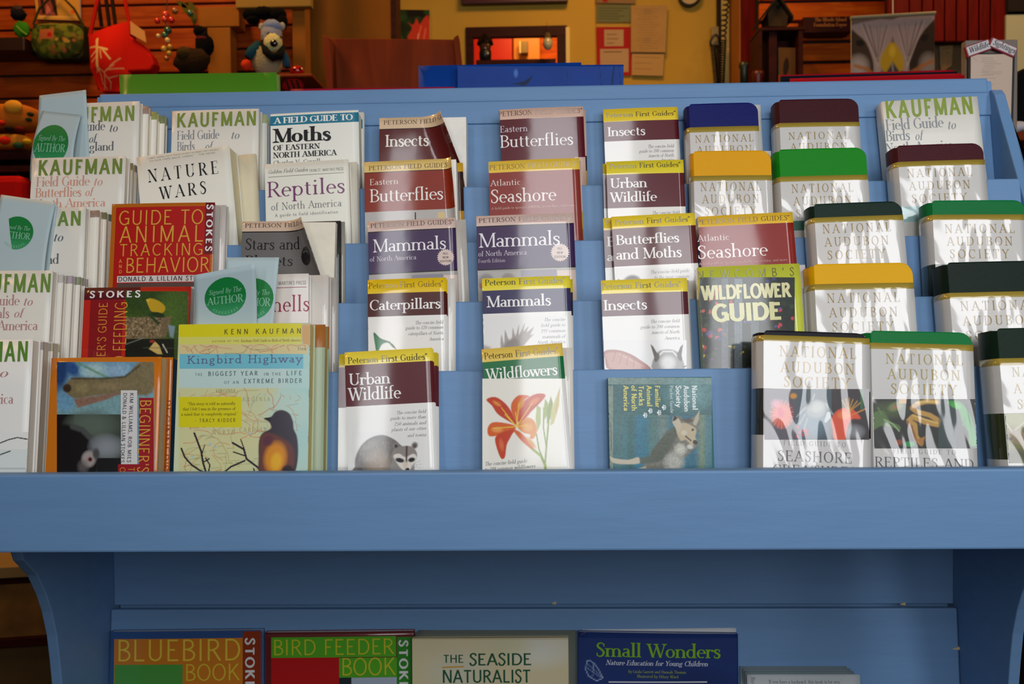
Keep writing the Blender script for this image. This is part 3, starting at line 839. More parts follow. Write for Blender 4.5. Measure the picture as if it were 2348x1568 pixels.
b = Book(2, (607, 377), (799, 365), .014, 'cream reptiles guide with purple title, second row under the moth guide', T=.026, base='efeee0', m=M_SATIN, page='ece6d4')
b.txt('Golden Field Guides', 615, 706, 399, 8.5, '6b6c66', 'small', slant=.3).txt('FROM ST. MARTIN\'S PRESS', 710, 788, 395, 6.5, '85857c', 'smallsans', track=.06)
b.band(406, 407.4, '8a8a82', 615, 789).txt('Reptiles', 613, 792, 453, 36, '7a3f6e', 'light', track=.04)
b.txt('of North America', 622, 784, 483, 17, '74787c', 'light', track=.05).txt('A guide to field identification', 631, 776, 498, 7.5, '85888a', 'smallsans', track=.14).done()
copy_behind(2, (640, 379), (819, 371), .010, .0108, 'reptiles guide copy standing behind the purple titled one', 'reptiles guides', base='e2e0d0', m=M_SATIN, page='ddd6c2')

b = Book(2, (835, 372), (1048, 363), .026, 'rust red eastern butterflies guide with rounded curling cover, second row', T=.033, base='8a2810', curl=(.020, .05, .014, 1.1), page='f1efe4')
b.band(None, 396, 'e8c878').band(396, 398, '3a1008').txt('PETERSON FIELD GUIDES', 846, 1027, 391, 10.5, '6a5030', 'serif', track=.08)
b.txt('Eastern', 848, 914, 425, 14, 'ece4da', 'light', track=.05).txt('Butterflies', 848, 1017, 464, 30, 'f4f0ea', 'light', track=.0)
b.band(487, None, 'b9b6b2', None, None, False).band(487, None, '1a1a1a', 951, 954, False).band(487, None, 'd9c08a', 1004, 1020, False).done()
copy_behind(2, (870, 380), (1061, 373), .0055, .006, 'yellow topped guide just showing behind the curled butterflies guide', 'butterflies guides', base='2a1210', bands=[(None, 400, 'd9a828'), (490, None, 'b98a20')], page='c8a030')

b = Book(3, (257, 468), (493, 464), .021, 'red animal tracking guide with orange border and large yellow title', T=.032, base='b01410', m=M_GLOSS, page='dcd8d2', spine_col='8a3a10')
b.band(None, 476, 'b86410', spine=True).band(None, None, 'b86410', None, 267).band(None, None, 'b86410', 485, None).band(476, 631, 'b5120f', 267, 485)
b.band(None, 583, '6e0f16', 468, 492, False)
b.txt('GUIDE TO', 272, 467, 517, 34, 'dba63c', 'thin', track=.07).txt('ANIMAL', 273, 467, 557, 38, 'dba63c', 'thin', track=.16).txt('TRACKING', 273, 466, 588, 28, 'dba63c', 'thin', track=.13)
b.txt('BEHAVIOR', 287, 481, 626, 34, 'dba63c', 'thin', track=.05)
for i, ch in enumerate('AND'): b.txt(ch, 273, 280, 603 + i * 12, 8, 'dba63c', 'sans')
b.txt('STOKES', 475, (469, 576), 0, 14, 'f0eceb', 'heavy', d='d', track=.22)
b.band(633, 648, 'd9d2cc', 269, 484).txt('DONALD & LILLIAN STOKES', 271, 483, 645.5, 10.5, '3a3036', 'sans', track=.12)
b.band(650, None, '5a4640', 268, 484).done()
copy_behind(3, (290, 474), (519, 470), .0085, .0095, 'tracking guide copy right behind the red one, pale page edge showing', 'tracking guides', base='cfc8c0', page='d8d4cc')

b = Book(3, (556, 508), (772, 507), .011, 'grey stars guide with black title and sharply curled cover', T=.0215, base='6c6a68', curl=(.072, .36, .036, 1.12), page='ece6d4')
b.band(None, 531, 'd9bfa6').band(531, 533.5, '141414').txt('PETERSON FIELD GUIDES', 562, 766, 522, 9.5, '5c4434', 'serif', track=.08)
b.txt('Stars and', 562, 692, 573, 26, '111214', 'light', track=.02).txt('Planets', 562, 672, 610, 24, '111214', 'light', track=.02)
def seal(bk, cx, cy, r, col, n=24, txt=None, tc='3a3030', sq=1):
    x0, z0 = bk.loc(cx, cy); k = bk.sc
    c = lin(col); pts = []
    for i in range(2 * n):
        rr = r * (1 if i % 2 == 0 else .84); a = PI * i / n
        pts.append(bk.surf(x0 + rr * k * math.cos(a) * sq, z0 + rr * k * math.sin(a), .0003))
    bk.tx.append((pts, c))
    if txt:
        for i, (w, l) in enumerate(txt): bk.txt(w, cx - l / 2, cx + l / 2, cy - r * .30 + i * r * .45, r * .25, tc, 'sans', lift=.0005)
seal(b, 709, 590, 22, '17181a', txt=[('ALL', 16), ('NEW', 16), ('ED.', 16)], tc='8a8886', sq=.75)
b.done()
copy_behind(3, (600, 512), (781, 506), .0045, .0096, 'dark edged stars guide copy behind the curled one', 'stars guides', base='2c2c2c', page='b9b6ac')
copy_behind(3, (620, 514), (790, 508), .0032, .0044, 'pale stars guide copy farthest behind the curled one', 'stars guides', base='9a988c', page='c8c2b0')

def pfg_mammal(TL, TR, T, label, t=.028, title=(856, 1024, 579, 30), sub=(848, 955, 600, 11), hd=(850, 1041, 523, 10.5), by=(532, 628), ed=None, sl=None, extra=None, curl=None):
    b = Book(3, TL, TR, t, label, T=T, base='3c2350', page='ece6d8', curl=curl)
    b.band(None, by[0], 'dcc0b4').band(by[0], by[0] + 2.5, '16100f').txt('PETERSON FIELD GUIDES@', hd[0], hd[1], hd[2], hd[3], '5c443c', 'serif', track=.08)
    b.txt('Mammals', title[0], title[1], title[2], title[3], 'f0ecf0', 'light', track=-.01)
    b.txt('of North America', sub[0], sub[1], sub[2], sub[3], 'd9d0dc', 'light', track=.03)
    if ed: b.txt('Fourth Edition', *ed, 'c9bccb', 'light')
    b.band(by[1], by[1] + 2.5, '14100f').band(by[1] + 2.5, None, 'a9a6a2', spine=True)
    seal(b, *sl, 'dcc6bc', txt=[('ALL', 12), ('NEW', 14), ('EDITION', 26)])
    if extra: extra(b)
    b.done()
def ex1(b):
    b.band(631, None, '8a8896', 944, 1016, False).band(631, None, 'd9c6ba', 1018, 1050, False)
def ex2(b):
    b.band(620, None, '8a8290', 1194, 1276, False).band(620, None, 'd9c6ba', 1278, 1322, False)
    cv = Canvas(1092, 622, 1190, 690, 1.6, 'b4b2b0'); cv.ell(1115, 648, 22, 24, '8f8d8c', 0, .3).ell(1165, 640, 18, 16, '98908c', 0, .3).ell(1104, 655, 5, 7, 'a06a60').ell(1130, 660, 8, 16, '7a7674', 20, .4)
    b.pic(cv)
pfg_mammal((843, 509), (1044, 499), .033, 'purple mammals guide with round starburst seal, third row beside the stars guide', sl=(1022, 590, 20), extra=ex1)
pfg_mammal((1092, 496), (1315, 488), .031, 'larger purple mammals guide, fourth edition, third row under the pale seashore guide', title=(1099, 1285, 568, 33), sub=(1097, 1208, 588, 12), hd=(1098, 1308, 511, 10.5), by=(519, 618), ed=(1097, 1159, 603, 8.5), sl=(1284, 579, 22), extra=ex2)
copy_behind(3, (870, 514), (1068, 503), .0042, .0046, 'mammals guide copy behind the one beside the stars guide', 'mammals guides', base='cfcac2', page='dcd6c8')

cv = Canvas(288, 668, 432, 840, 1.8, '3f5a1c')
cv.ell(330, 690, 70, 40, '2e4716', 0, .8).ell(400, 720, 60, 60, '4a6a20', 0, .9).poly([(288, 728), (395, 726), (380, 775), (288, 778)], '7a684a', 3).noise(.25, 3, 2)
cv.blobs(160, 1.5, 3.5, ['8d7a58', '5f4d34', 'a08a66'], 3, .5, (290, 730, 372, 774)).rect(288, 778, 400, 840, '121808').ell(345, 800, 60, 18, '0e1206', 0, .8)
cv.poly([(338, 690), (346, 684), (368, 692), (380, 706), (372, 718), (350, 715), (342, 703)], 'c9a21a', 2).ell(340, 689, 4, 4, 'd8b83a').ell(362, 722, 20, 7, '1d3410', 10, .5).line([(344, 722), (364, 742)], 6, '23401a', 3)
cv.poly([(386, 745), (402, 748), (398, 775), (390, 772)], '86a0a8', 3).poly([(342, 800), (356, 783), (366, 792), (373, 812), (362, 812)], 'd6b86a', 2).line([(366, 788), (382, 812)], 5, '14140e', 2).line([(374, 790), (384, 808)], 3, 'd2c9b4', 1.5)
cv.ell(350, 783, 7, 4, '9a3020').line([(330, 797), (432, 799)], 2, '4a5a48', 2, .6).line([(288, 790), (330, 775)], 2, '9aa09a', 2, .5)
b = Book(4, (194, 660), (438, 657), .014, 'red bird feeding guide with yellow bird picture and sideways title', T=.018, base='c22414', m=M_GLOSS, page='d9d2cc')
b.band(None, 688, '5a0f1c', None, 322).band(688, None, '8c0f18', 208, 285, False)
b.txt('STOKES', 206, 323, 683, 15, 'f0eceb', 'heavy', track=.24).txt("BEGINNER'S GUIDE", 238, (905, 693), 0, 20, 'd99a34', 'thin', d='u', track=.04)
b.txt('TO BIRD FEEDING', 284, (925, 692), 0, 30, 'd99a34', 'thin', d='u', track=.04)
b.pic(cv).done()
copy_behind(4, (215, 663), (452, 657), .003, .0034, 'pale cover behind the red bird feeding guide', 'bird feeding guides', base='cfd0cc', page='dcd8d0')

b = Book(4, (556, 632), (708, 627), .010, 'white seashells guide with crimson title behind green sealed bookmark', T=.031, base='ece8e2', m=M_SATIN, page='e2dad0')
b.txt("FROM ST. MARTIN'S PRESS", 600, 702, 655, 8, '8a8480', 'smallsans', track=.05).band(662, 663.5, 'a04a60', 560, 703).txt('Seashells', 548, 710, 718, 36, '9a1f4a', 'light', track=.05).done()
copy_behind(4, (590, 634), (754, 630), .012, .0208, 'thick white book right behind the seashells guide', 'seashells guides', base='ddd8cf', page='d5ccbe')
copy_behind(4, (610, 640), (773, 636), .0075, .0084, 'grey white book farthest behind the seashells guide', 'seashells guides', base='b0aca4', page='aaa294')

# ---------------------------------------------------------------- front row, left half
cv = Canvas(131, 830, 354, 1088, 2, '6f9cb4')
cv.noise(.12, 26, 4).ell(140, 850, 26, 60, '1f4070', 10, .8).ell(168, 845, 18, 26, '2a5088', -30, .8).ell(220, 850, 40, 22, 'a9c8c8', 0, .9).ell(270, 850, 40, 20, '8fb0c8', 0, .9).line([(180, 832), (260, 872)], 5, '6a9a80', 4)
cv.rect(131, 905, 354, 950, '7fa08e', .5).ell(150, 920, 30, 30, '6a9ab8', 0, .8)
cv.poly([(148, 888), (170, 866), (230, 868), (290, 862), (318, 832), (354, 832), (350, 900), (300, 905), (230, 906), (178, 914), (155, 902)], '7c6f4e', 4)
cv.line([(165, 868), (240, 868), (288, 864), (322, 838)], 4, '4c4430', 4).ell(155, 890, 12, 12, '3a2a1c', 30, .6).ell(190, 890, 20, 16, '8c8158', 0, .8).ell(250, 885, 50, 10, '8a7a58', 0, .8).poly([(170, 915), (280, 900), (250, 915), (180, 935)], '8d6a58', 4)
cv.noise(.18, 4, 7).rect(131, 950, 170, 1092, '0d0b0e').rect(170, 950, 290, 1092, '3c463e').ell(210, 975, 70, 40, '5a685c', 0, .9)
cv.poly([(131, 985), (165, 975), (200, 990), (222, 1030), (218, 1092), (131, 1092)], '0f0d10', 8).line([(168, 978), (190, 985), (210, 1005), (222, 1028)], 12, '4a4e4c', 6).ell(245, 1025, 46, 34, '8b9298', 0, 1).rect(225, 1050, 290, 1092, '151518')
cv.ell(205, 1052, 19, 22, 'a39a96', 10, .6).ell(208, 1053, 7, 7, '8a4a44', 0, .7).ell(208, 1053, 3, 3, '1a1010').ell(192, 1070, 16, 20, '6a6464', 0, .9, .7).ell(222, 1040, 10, 16, '4c4a4a', 0, .8)
b = Book(5, (118, 821), (371, 818), .017, 'orange bordered bat guide with sideways title, front row left', T=.040, base='cf7414', m=M_GLOSS, page='c9b48c', bow=.002)
b.band(912, None, '9c1420', 320, 353, False).band(1064, None, '9c1420', 272, 353, False).band(895, 1064, 'd9d8d6', 280, 317, False)
b.pic(cv, lift=.00005)
b.band(0, 0, 'cf7414')
cvx = [(912, 1090, '9c1420', 320, 353), (1064, 1090, '9c1420', 272, 353), (895, 1064, 'd9d8d6', 279, 316)]
for ya, yb, c, xa, xb in cvx:
    p = [b.loc(xa, yb), b.loc(xb, yb), b.loc(xb, ya), b.loc(xa, ya)]
    b.tx.append(([b.surf(x, z, .0003) for x, z in p], lin(c)))
b.txt("BEGINNER'S", 323, (916, 1084), 0, 25, 'd9a83c', 'thin', d='d', track=.05, lift=.0006)
b.txt('KIM WILLIAMS, ROB MIES', 300, (901, 1060), 0, 8.5, '4a444c', 'sans', d='d', track=.12, lift=.0006).txt('DONALD & LILLIAN STOKES', 285, (901, 1060), 0, 8.5, '4a444c', 'sans', d='d', track=.10, lift=.0006)
b.txt('T', 296, (1071, 1081), 0, 14, 'd9a83c', 'thin', d='d', lift=.0006).txt('O', 277, (1071, 1083), 0, 12, 'd9a83c', 'thin', d='d', lift=.0006).done()
b = Book(5, (160, 823), (397, 819), .018, 'second orange bordered bat guide, mostly behind the first', T=.0205, base='cf7414', m=M_GLOSS, page='2c5a80', bow=.001)
b.band(832, 912, '1c1a22', None, 384, False).band(912, None, '8c1420', None, 384, False).txt("BEGINNER'S", 372, (916, 1080), 0, 20, 'a83a20', 'thin', d='d').done()

# the yellow and pale blue map covered book with a perched bird
cv = Canvas(410, 742, 716, 1088, 1.7, 'cfd8b0')
cv.noise(.05, 30, 1)
cv.ell(640, 960, 110, 200, 'b9d8d0', 0, 1).ell(700, 900, 60, 260, 'a9d2cc', 0, .9).poly([(690, 742), (716, 742), (716, 790), (700, 800), (690, 780)], 'd0a060', 10)
rr = random.Random(5)
def roads(n, box, cols, w, seed):
    r = random.Random(seed)
    for i in range(n):
        x, y = r.uniform(box[0], box[2]), r.uniform(box[1], box[3]); a = r.uniform(0, 2 * PI); pts = [(x, y)]
        for k in range(r.randint(4, 9)):
            a += r.uniform(-.7, .7); x += math.cos(a) * 11; y += math.sin(a) * 9
            if not (box[0] < x < box[2] and box[1] < y < box[3]): break
            pts.append((x, y))
        if len(pts) > 1: cv.line(pts, w, r.choice(cols), 1.2, .75)
cv.rect(410, 790, 705, 812, 'd8c890').rect(410, 889, 640, 1090, 'd0cf98', .8)
cv.ell(660, 940, 60, 60, 'bcd6c8', 0, 1).ell(500, 1000, 120, 90, 'd3d09a', 0, .8)
roads(26, (410, 790, 702, 812), ['c05a40', 'b87858', '8a8a6a', 'c88878'], 1.6, 2)
roads(55, (410, 889, 650, 1088), ['c8603c', 'cf8050', 'b0a060', 'c89a58', 'a8b088'], 1.6, 3)
roads(24, (560, 900, 690, 1000), ['8fa898', 'a8b8a0', 'c08a58'], 1.4, 9)
for i in range(26):
    r = random.Random(i); x, y = r.uniform(415, 600), r.uniform(990, 1080); cv.line([(x, y), (x + r.uniform(8, 22), y - 1.5)], 1.6, '8f945c', 1.5, .6)
cv.blobs(14, 2, 5, ['a8c8c8'], 8, .8, (420, 900, 640, 1080))
cv.line([(446, 993), (452, 1008), (462, 1035), (466, 1060), (474, 1086)], 4.4, '221f26').line([(416, 1028), (424, 1048), (440, 1066), (458, 1078), (472, 1084)], 4, '221f26').line([(466, 1060), (480, 1052)], 3, '221f26').line([(464, 1040), (470, 1020)], 2, '221f26').line([(478, 1086), (482, 1066), (472, 1050)], 3, '221f26')
cv.line([(534, 1015), (560, 1030), (566, 1052), (590, 1070), (612, 1088)], 4.6, '221f26').line([(508, 1088), (530, 1070), (562, 1056)], 4, '221f26').line([(536, 1036), (560, 1044)], 3, '221f26').line([(553, 1008), (561, 1030)], 2.6, '221f26').line([(582, 1074), (588, 1090)], 3, '221f26')
cv.poly([(606, 960), (620, 958), (632, 944), (648, 940), (664, 948), (672, 966), (674, 984), (681, 1000), (684, 1030), (682, 1062), (676, 1084), (668, 1090), (600, 1090), (594, 1050), (595, 1010), (604, 992), (622, 982), (618, 968)], '35303c', 3)
cv.poly([(598, 1004), (612, 992), (640, 1000), (668, 1020), (676, 1050), (664, 1084), (600, 1088), (596, 1040)], '6a3a34', 8).ell(632, 1050, 30, 44, 'd98a1c', 8, .6).ell(634, 1058, 16, 26, 'e8ae24', 8, .8).ell(615, 1010, 14, 16, '5a2a3c', 20, .8).ell(660, 1078, 16, 14, '2a1c22', 0, .6).poly([(604, 959), (622, 956), (621, 966)], '18161c', 1)
cv.rect(410, 742, 692, 773, 'd9cf0a').rect(410, 773, 692, 790, 'd6d468').rect(412, 811, 696, 846, '6fbccc').rect(412, 846, 660, 889, 'bfd8d2').rect(655, 846, 712, 889, 'b9d8d2', .6).rect(410, 910, 554, 979, 'd9cf0a')
b = Book(5, (410, 744), (712, 740), .020, 'yellow and pale blue bird memoir with map cover and perched bird, front row', T=.043, base='cfd8b0', m=M_SATIN, page='d8c88a', name='trade_paperback', bow=.0015)
b.pic(cv)
L = .0004
b.txt('KENN KAUFMAN', 515, 691, 767, 12, '5a5410', 'sans', track=.5, lift=L).txt('AUTHOR OF THE', 487, 550, 785, 4.5, '9a8a30', 'smallsans', track=.25, lift=L).txt('Kaufman Field Guide to Birds of North America', 553, 690, 784.5, 6.5, '9a7a20', 'small', slant=.25, lift=L)
b.txt('Kingbird Highway', 430, 693, 834, 18, '5a5a80', 'slab', track=.13, lift=L)
b.txt('THE', 448, 465, 862, 6.5, '5c7078', 'smallsans', track=.3, lift=L).txt('BIGGEST YEAR', 478, 592, 862, 10, '4c626c', 'sans', track=.3, lift=L).txt('IN THE', 606, 645, 861, 6.5, '5c7078', 'smallsans', track=.3, lift=L).txt('LIFE', 657, 693, 860.5, 10, '4c626c', 'sans', track=.3, lift=L)
b.txt('OF AN', 515, 549, 880, 6.5, '6c8088', 'smallsans', track=.3, lift=L).txt('EXTREME BIRDER', 560, 693, 879, 10, '4c626c', 'sans', track=.3, lift=L)
b.txt('"This story is told so naturally', 430, 541, 929, 6.5, '6a6010', 'small', lift=L).txt('that I felt I was in the presence of', 420, 541, 941, 6.5, '6a6010', 'small', lift=L).txt('a mind that is completely original."', 416, 547, 953, 6.5, '6a6010', 'small', lift=L).txt('- TRACY KIDDER', 448, 541, 968, 8, '6a6010', 'sans', track=.3, lift=L)
b.txt('VIRGINIA', 495, 540, 900, 7.5, '98906a', 'small', slant=.2, track=.1, lift=L).txt('ARGINIA', 556, 620, 920, 9, 'a8a880', 'small', track=.4, lift=L).txt('NORTH', 488, 540, 996, 10, 'a8a478', 'small', track=.4, lift=L).txt('CAROLIN', 550, 612, 990, 10, 'a8a478', 'small', track=.4, lift=L).txt('York', 681, 703, 803, 8, '8a8a80', 'small', slant=.2, lift=L)
b.done()
b = Book(5, (470, 748), (746, 744), .018, 'second copy of the map covered bird memoir, behind the first', T=.0205, base='a9b89a', m=M_SATIN, page='c2b070', name='trade_paperback')
b.band(None, 800, 'a8682c').done()

cv = Canvas(808, 990, 972, 1086, 1.5, 'e9e8e4')
cv.poly([(796, 1090), (806, 1080), (820, 1066), (822, 1090)], '4a4440', 3)
cv.poly([(815, 1090), (814, 1070), (815, 1050), (827, 1023), (849, 1004), (877, 997), (902, 1006), (919, 1020), (948, 1050), (948, 1086), (946, 1092)], '6f6a64', 3)
cv.ell(866, 1062, 34, 40, 'a08e7c', 0, .9).ell(850, 1020, 24, 12, '8a857e', -30, .9).ell(826, 1060, 9, 30, '5a5550', 0, .9)
for i in range(150):
    r_ = random.Random(i); x_, y_ = r_.uniform(822, 905), r_.uniform(1006, 1084)
    if ((x_ - 866) / 44) ** 2 + ((y_ - 1052) / 48) ** 2 < 1: cv.line([(x_, y_), (x_ + r_.uniform(-2, 2), y_ + 5)], 1.1, r_.choice(['57524d', '8c867f', 'b8aea2']), 1.2, .5)
cv.poly([(895, 1090), (898, 1060), (912, 1050), (946, 1060), (947, 1090), (920, 1094)], '8f8a86', 5)
cv.ell(909, 1024, 9, 11, '8c8680', -20, .4).ell(909, 1024, 5, 7, '3a3432', -20, .5).ell(951, 1021, 9, 10, '8c8680', 30, .4).ell(951, 1022, 5, 6, '5a504c', 30, .5)
cv.poly([(898, 1046), (906, 1028), (930, 1022), (948, 1026), (957, 1044), (946, 1070), (934, 1084), (922, 1078), (904, 1060)], '8d867f', 3).poly([(902, 1046), (916, 1040), (930, 1048), (948, 1040), (956, 1050), (946, 1068), (934, 1082), (918, 1072)], 'e3dcd2', 3)
cv.ell(917, 1055, 13, 6.5, '141012', 12, .4).ell(944, 1054, 10, 6.5, '141012', -14, .4).line([(933, 1024), (932, 1060)], 4, '4a3028', 3).ell(934, 1076, 5, 4, '101012').ell(930, 1066, 7, 10, 'd9c8b4', 0, .8)
for dx, dy in ((22, -8), (24, 0), (22, 8)): cv.line([(942, 1068), (942 + dx, 1064 + dy)], .8, 'b0aca8', 1)
HEAD = 'Peterson First Guides@'
def first(row, TL, TR, t, T, label, hdr, by, c2, titles, blurb, yel='f0d438', pic=None, rest='ecebe6', bow=.0012, curl=None, page='ece8de', group=None, hcol='4e420c', m=None):
    b = Book(row, TL, TR, t, label, T=T, base=rest, page=page, bow=bow, curl=curl, group=group, m=m)
    b.band(None, by[0], yel, spine=True).band(by[0], by[1], c2, spine=True)
    if titles: b.txt(HEAD, *hdr, hcol, 'serif', track=.04)
    for q in titles: b.txt(q[0], *q[1:], 'f2f0ec', 'serif', track=.0)
    for q in blurb: b.txt(q[0], q[1], q[2], q[3], 7.5, '85858a', 'small', slant=.22)
    if pic: b.pic(pic)
    b.done(); return b
MAR = '5a1520'
first(5, (790, 808), (991, 797), .012, .026, 'maroon banded urban wildlife guide with raccoon picture, front row', (798, 981, 834, 14.5), (838, 933), MAR,
      [('Urban', 801, 896, 884, 27), ('Wildlife', 800, 920, 919, 29)],
      [('The concise field', 909, 977, 950), ('guide to more than', 895, 977, 963), ('250 animals and', 904, 977, 976), ('plants of our cities', 898, 977, 989), ('and towns', 934, 977, 1002)], yel='f2dc48', pic=cv)
first(5, (777, 812), (1003, 808), .012, .0126, 'urban wildlife guide behind the raccoon one, edges showing at both sides', (798, 981, 838, 14.5), (842, 935), MAR, [], [], yel='d9bf30', bow=0)
# ---------------------------------------------------------------- middle columns
b = Book(1, (1146, 252), (1337, 244), .022, 'maroon eastern butterflies guide with pink top band, top row middle', T=.030, base='5c1420', page='e2cfc0', bow=.0016, inset=.0012)
b.band(None, 275, 'e0bca8').txt('PETERSON FIELD GUIDES@', 1143, 1336, 267, 11.5, '6a4a40', 'serif', track=.07)
b.txt('Eastern', 1147, 1210, 304, 15, 'dcd4dc', 'light', track=.05).txt('Butterflies', 1147, 1315, 339, 29, 'f4f0f0', 'light')
b.band(361, None, 'd8b8a8', 1318, None, False); b.done()
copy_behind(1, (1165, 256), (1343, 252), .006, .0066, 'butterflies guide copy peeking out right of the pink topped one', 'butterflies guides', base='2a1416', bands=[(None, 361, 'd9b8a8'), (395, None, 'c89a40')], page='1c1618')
first(1, (1383, 251), (1554, 245), .012, None, 'yellow topped insects first guide, top row beside the navy book', (1390, 1550, 270, 11), (280, 325), MAR,
      [('Insects', 1393, 1480, 313, 21.5)], [('The concise field', 1485, 1545, 340), ('guide to 200 common', 1465, 1545, 351), ('insects of North', 1487, 1545, 361), ('America', 1515, 1545, 371)])
# second row
b = Book(2, (1120, 371), (1328, 362), .022, 'pale red seashore guide with creased cover, second row middle', T=.030, base='8c3228', page='d8a820', bow=.0014)
b.band(None, 397, 'f0cc4c').band(396, None, 'b02a20', None, 1122, True).txt('PETERSON FIELD GUIDES@', 1122, 1326, 390, 11.5, '9a7a38', 'serif', track=.07)
b.txt('Atlantic', 1125, 1194, 427, 14, 'ece0dc', 'light', track=.05).txt('Seashore', 1125, 1276, 466, 31, 'f4ece8', 'light')
b.txt('A field guide to sponges, jellyfish, sea urchins, and more', 1127, 1317, 481, 5.5, 'd0a8a0', 'small').done()
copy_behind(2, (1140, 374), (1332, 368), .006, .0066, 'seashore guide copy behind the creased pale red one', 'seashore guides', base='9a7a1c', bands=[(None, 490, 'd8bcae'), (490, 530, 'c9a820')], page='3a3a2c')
first(2, (1390, 371), (1567, 366), .012, .026, 'yellow topped urban wildlife guide, second row under the insects first guide', (1397, 1561, 387, 11.5), (401, 478), MAR,
      [('Urban', 1400, 1484, 432, 23), ('Wildlife', 1400, 1506, 464, 23)], [('The concise field', 1495, 1558, 492)], yel='e8d634')
first(2, (1382, 376), (1540, 372), .012, .0126, 'urban wildlife guide behind the second row one, left edge showing', (1397, 1530, 387, 11.5), (401, 478), MAR, [], [], yel='cdbb28', bow=0, group='urban wildlife guides')
# third row
first(3, (1383, 500), (1560, 494), .011, .0118, 'butterflies and moths guide behind, its first letters showing at the left', (1390, 1550, 515, 11.5), (528, 614), MAR,
      [('Butterflies', 1392, 1540, 565, 22), ('and Moths', 1392, 1540, 599, 22)], [], bow=0)
cv = Canvas(1410, 615, 1590, 670, 1.6, 'e4e3e0'); cv.ell(1450, 648, 24, 20, '4a4446', 0, .3).ell(1456, 652, 16, 14, '7a6a6c', 0, .5).line([(1428, 652), (1418, 640)], 2, '4a4446')
first(3, (1402, 497), (1593, 488), .012, .026, 'butterflies and moths guide, third row, in front with full title', (1410, 1583, 516, 12.5), (525, 612), '5c2020',
      [('Butterflies', 1413, 1558, 562, 23), ('and Moths', 1413, 1564, 596, 25)], [('The concise field guide', 1491, 1580, 628), ('to the most common', 1500, 1580, 640)], pic=cv, bow=.0014)
b = Book(3, (1600, 497), (1817, 486), .014, 'rust red seashore guide with glossy left side, third row beside the green books', T=.024, base='8c1d14', page='d8a820', bow=.0014)
b.band(None, 521, 'ecc034').txt('PETERSON FIELD GUIDES@', 1599, 1812, 515, 11.5, '7a5a18', 'serif', track=.07)
b.txt('Atlantic', 1600, 1672, 554, 15, 'ece0dc', 'light', track=.05).txt('Seashore', 1600, 1761, 594, 31, 'f4ece8', 'light')
b.txt('A field guide to sponges, seashells, sea urchins, and more', 1603, 1806, 608, 6, 'c8988c', 'small').done()
# fourth row
cv = Canvas(842, 745, 930, 850, 1.5, 'edece8')
cv.poly([(857, 762), (872, 775), (890, 782), (902, 790), (908, 800), (900, 796), (890, 786), (876, 790), (868, 806), (864, 812), (860, 790)], '2c7a4c', 2).line([(858, 764), (876, 782), (895, 784)], 1.5, '3a4a3a').line([(898, 789), (908, 800)], 2, '5a4a44')
first(4, (843, 642), (1023, 636), .012, .028, 'yellow and maroon caterpillars guide, fourth row', (845, 1017, 662, 13.5), (674, 727), '4c140e',
      [('Caterpillars', 848, 1011, 712, 24)], [('The concise field', 952, 1016, 744), ('guide to 120 common', 930, 1016, 756), ('caterpillars of North', 936, 1016, 769), ('America', 984, 1017, 781)], yel='ecc61c', pic=cv, bow=.0014, page='e6e2da', hcol='8a6a10')
copy_behind(4, (870, 640), (1043, 638), .0135, .0143, 'white backed caterpillars guide behind the yellow topped one', 'caterpillars guides', base='e2dfd8', page='e0dcd4')
cv = Canvas(1106, 725, 1300, 850, 1.6, 'e8e8e6')
cv.poly([(1148, 800), (1150, 768), (1156, 790), (1158, 757), (1166, 778), (1173, 780), (1176, 752), (1182, 770), (1190, 745), (1190, 768), (1203, 742), (1200, 760), (1212, 748), (1208, 762), (1224, 750), (1216, 768), (1224, 766), (1208, 784), (1190, 812), (1186, 850), (1158, 850)], 'a8a29e', 3)
cv.poly([(1156, 800), (1164, 782), (1180, 776), (1192, 790), (1186, 850), (1164, 850)], '8f8986', 8).poly([(1106, 790), (1124, 796), (1130, 850), (1106, 850)], 'b0a8a4', 8)
first(4, (1105, 639), (1307, 632), .012, .027, 'yellow topped mammals first guide with pale antler drawing, fourth row middle', (1112, 1297, 655, 14), (667, 720), '343058',
      [('Mammals', 1117, 1264, 705, 26)], [('The concise', 1247, 1296, 737), ('field guide to', 1240, 1296, 750), ('197 common', 1240, 1296, 763), ('mammals of', 1243, 1296, 776), ('North America', 1232, 1296, 789)], yel='ecdc3c', pic=cv, bow=.0014)
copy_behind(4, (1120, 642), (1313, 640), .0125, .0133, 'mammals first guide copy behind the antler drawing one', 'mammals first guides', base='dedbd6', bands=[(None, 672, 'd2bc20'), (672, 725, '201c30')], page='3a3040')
cv = Canvas(1380, 780, 1574, 850, 1.5, 'e9e8e6')
cv.poly([(1386, 806), (1396, 802), (1420, 803), (1446, 812), (1466, 824), (1490, 842), (1484, 850), (1400, 850), (1387, 822)], 'a8706a', 2).poly([(1390, 810), (1420, 808), (1450, 822), (1470, 846), (1405, 848), (1392, 824)], 'c4968c', 5)
for i in range(4): cv.line([(1412 + i * 14, 806 + i * 6), (1404 + i * 16, 830 + i * 4)], 1.5, '8a544c', 1.2, .7).line([(1420 + i * 12, 812 + i * 6), (1440 + i * 12, 822 + i * 6)], 2, 'd8b8ac', 1.5, .6)
cv.poly([(1498, 850), (1500, 818), (1512, 804), (1530, 801), (1548, 804), (1562, 818), (1566, 850)], '9a9896', 3).ell(1531, 832, 22, 20, 'd8d6d4', 0, .8).line([(1506, 820), (1520, 806), (1542, 806), (1556, 820)], 3, 'e8e6e4', 2)
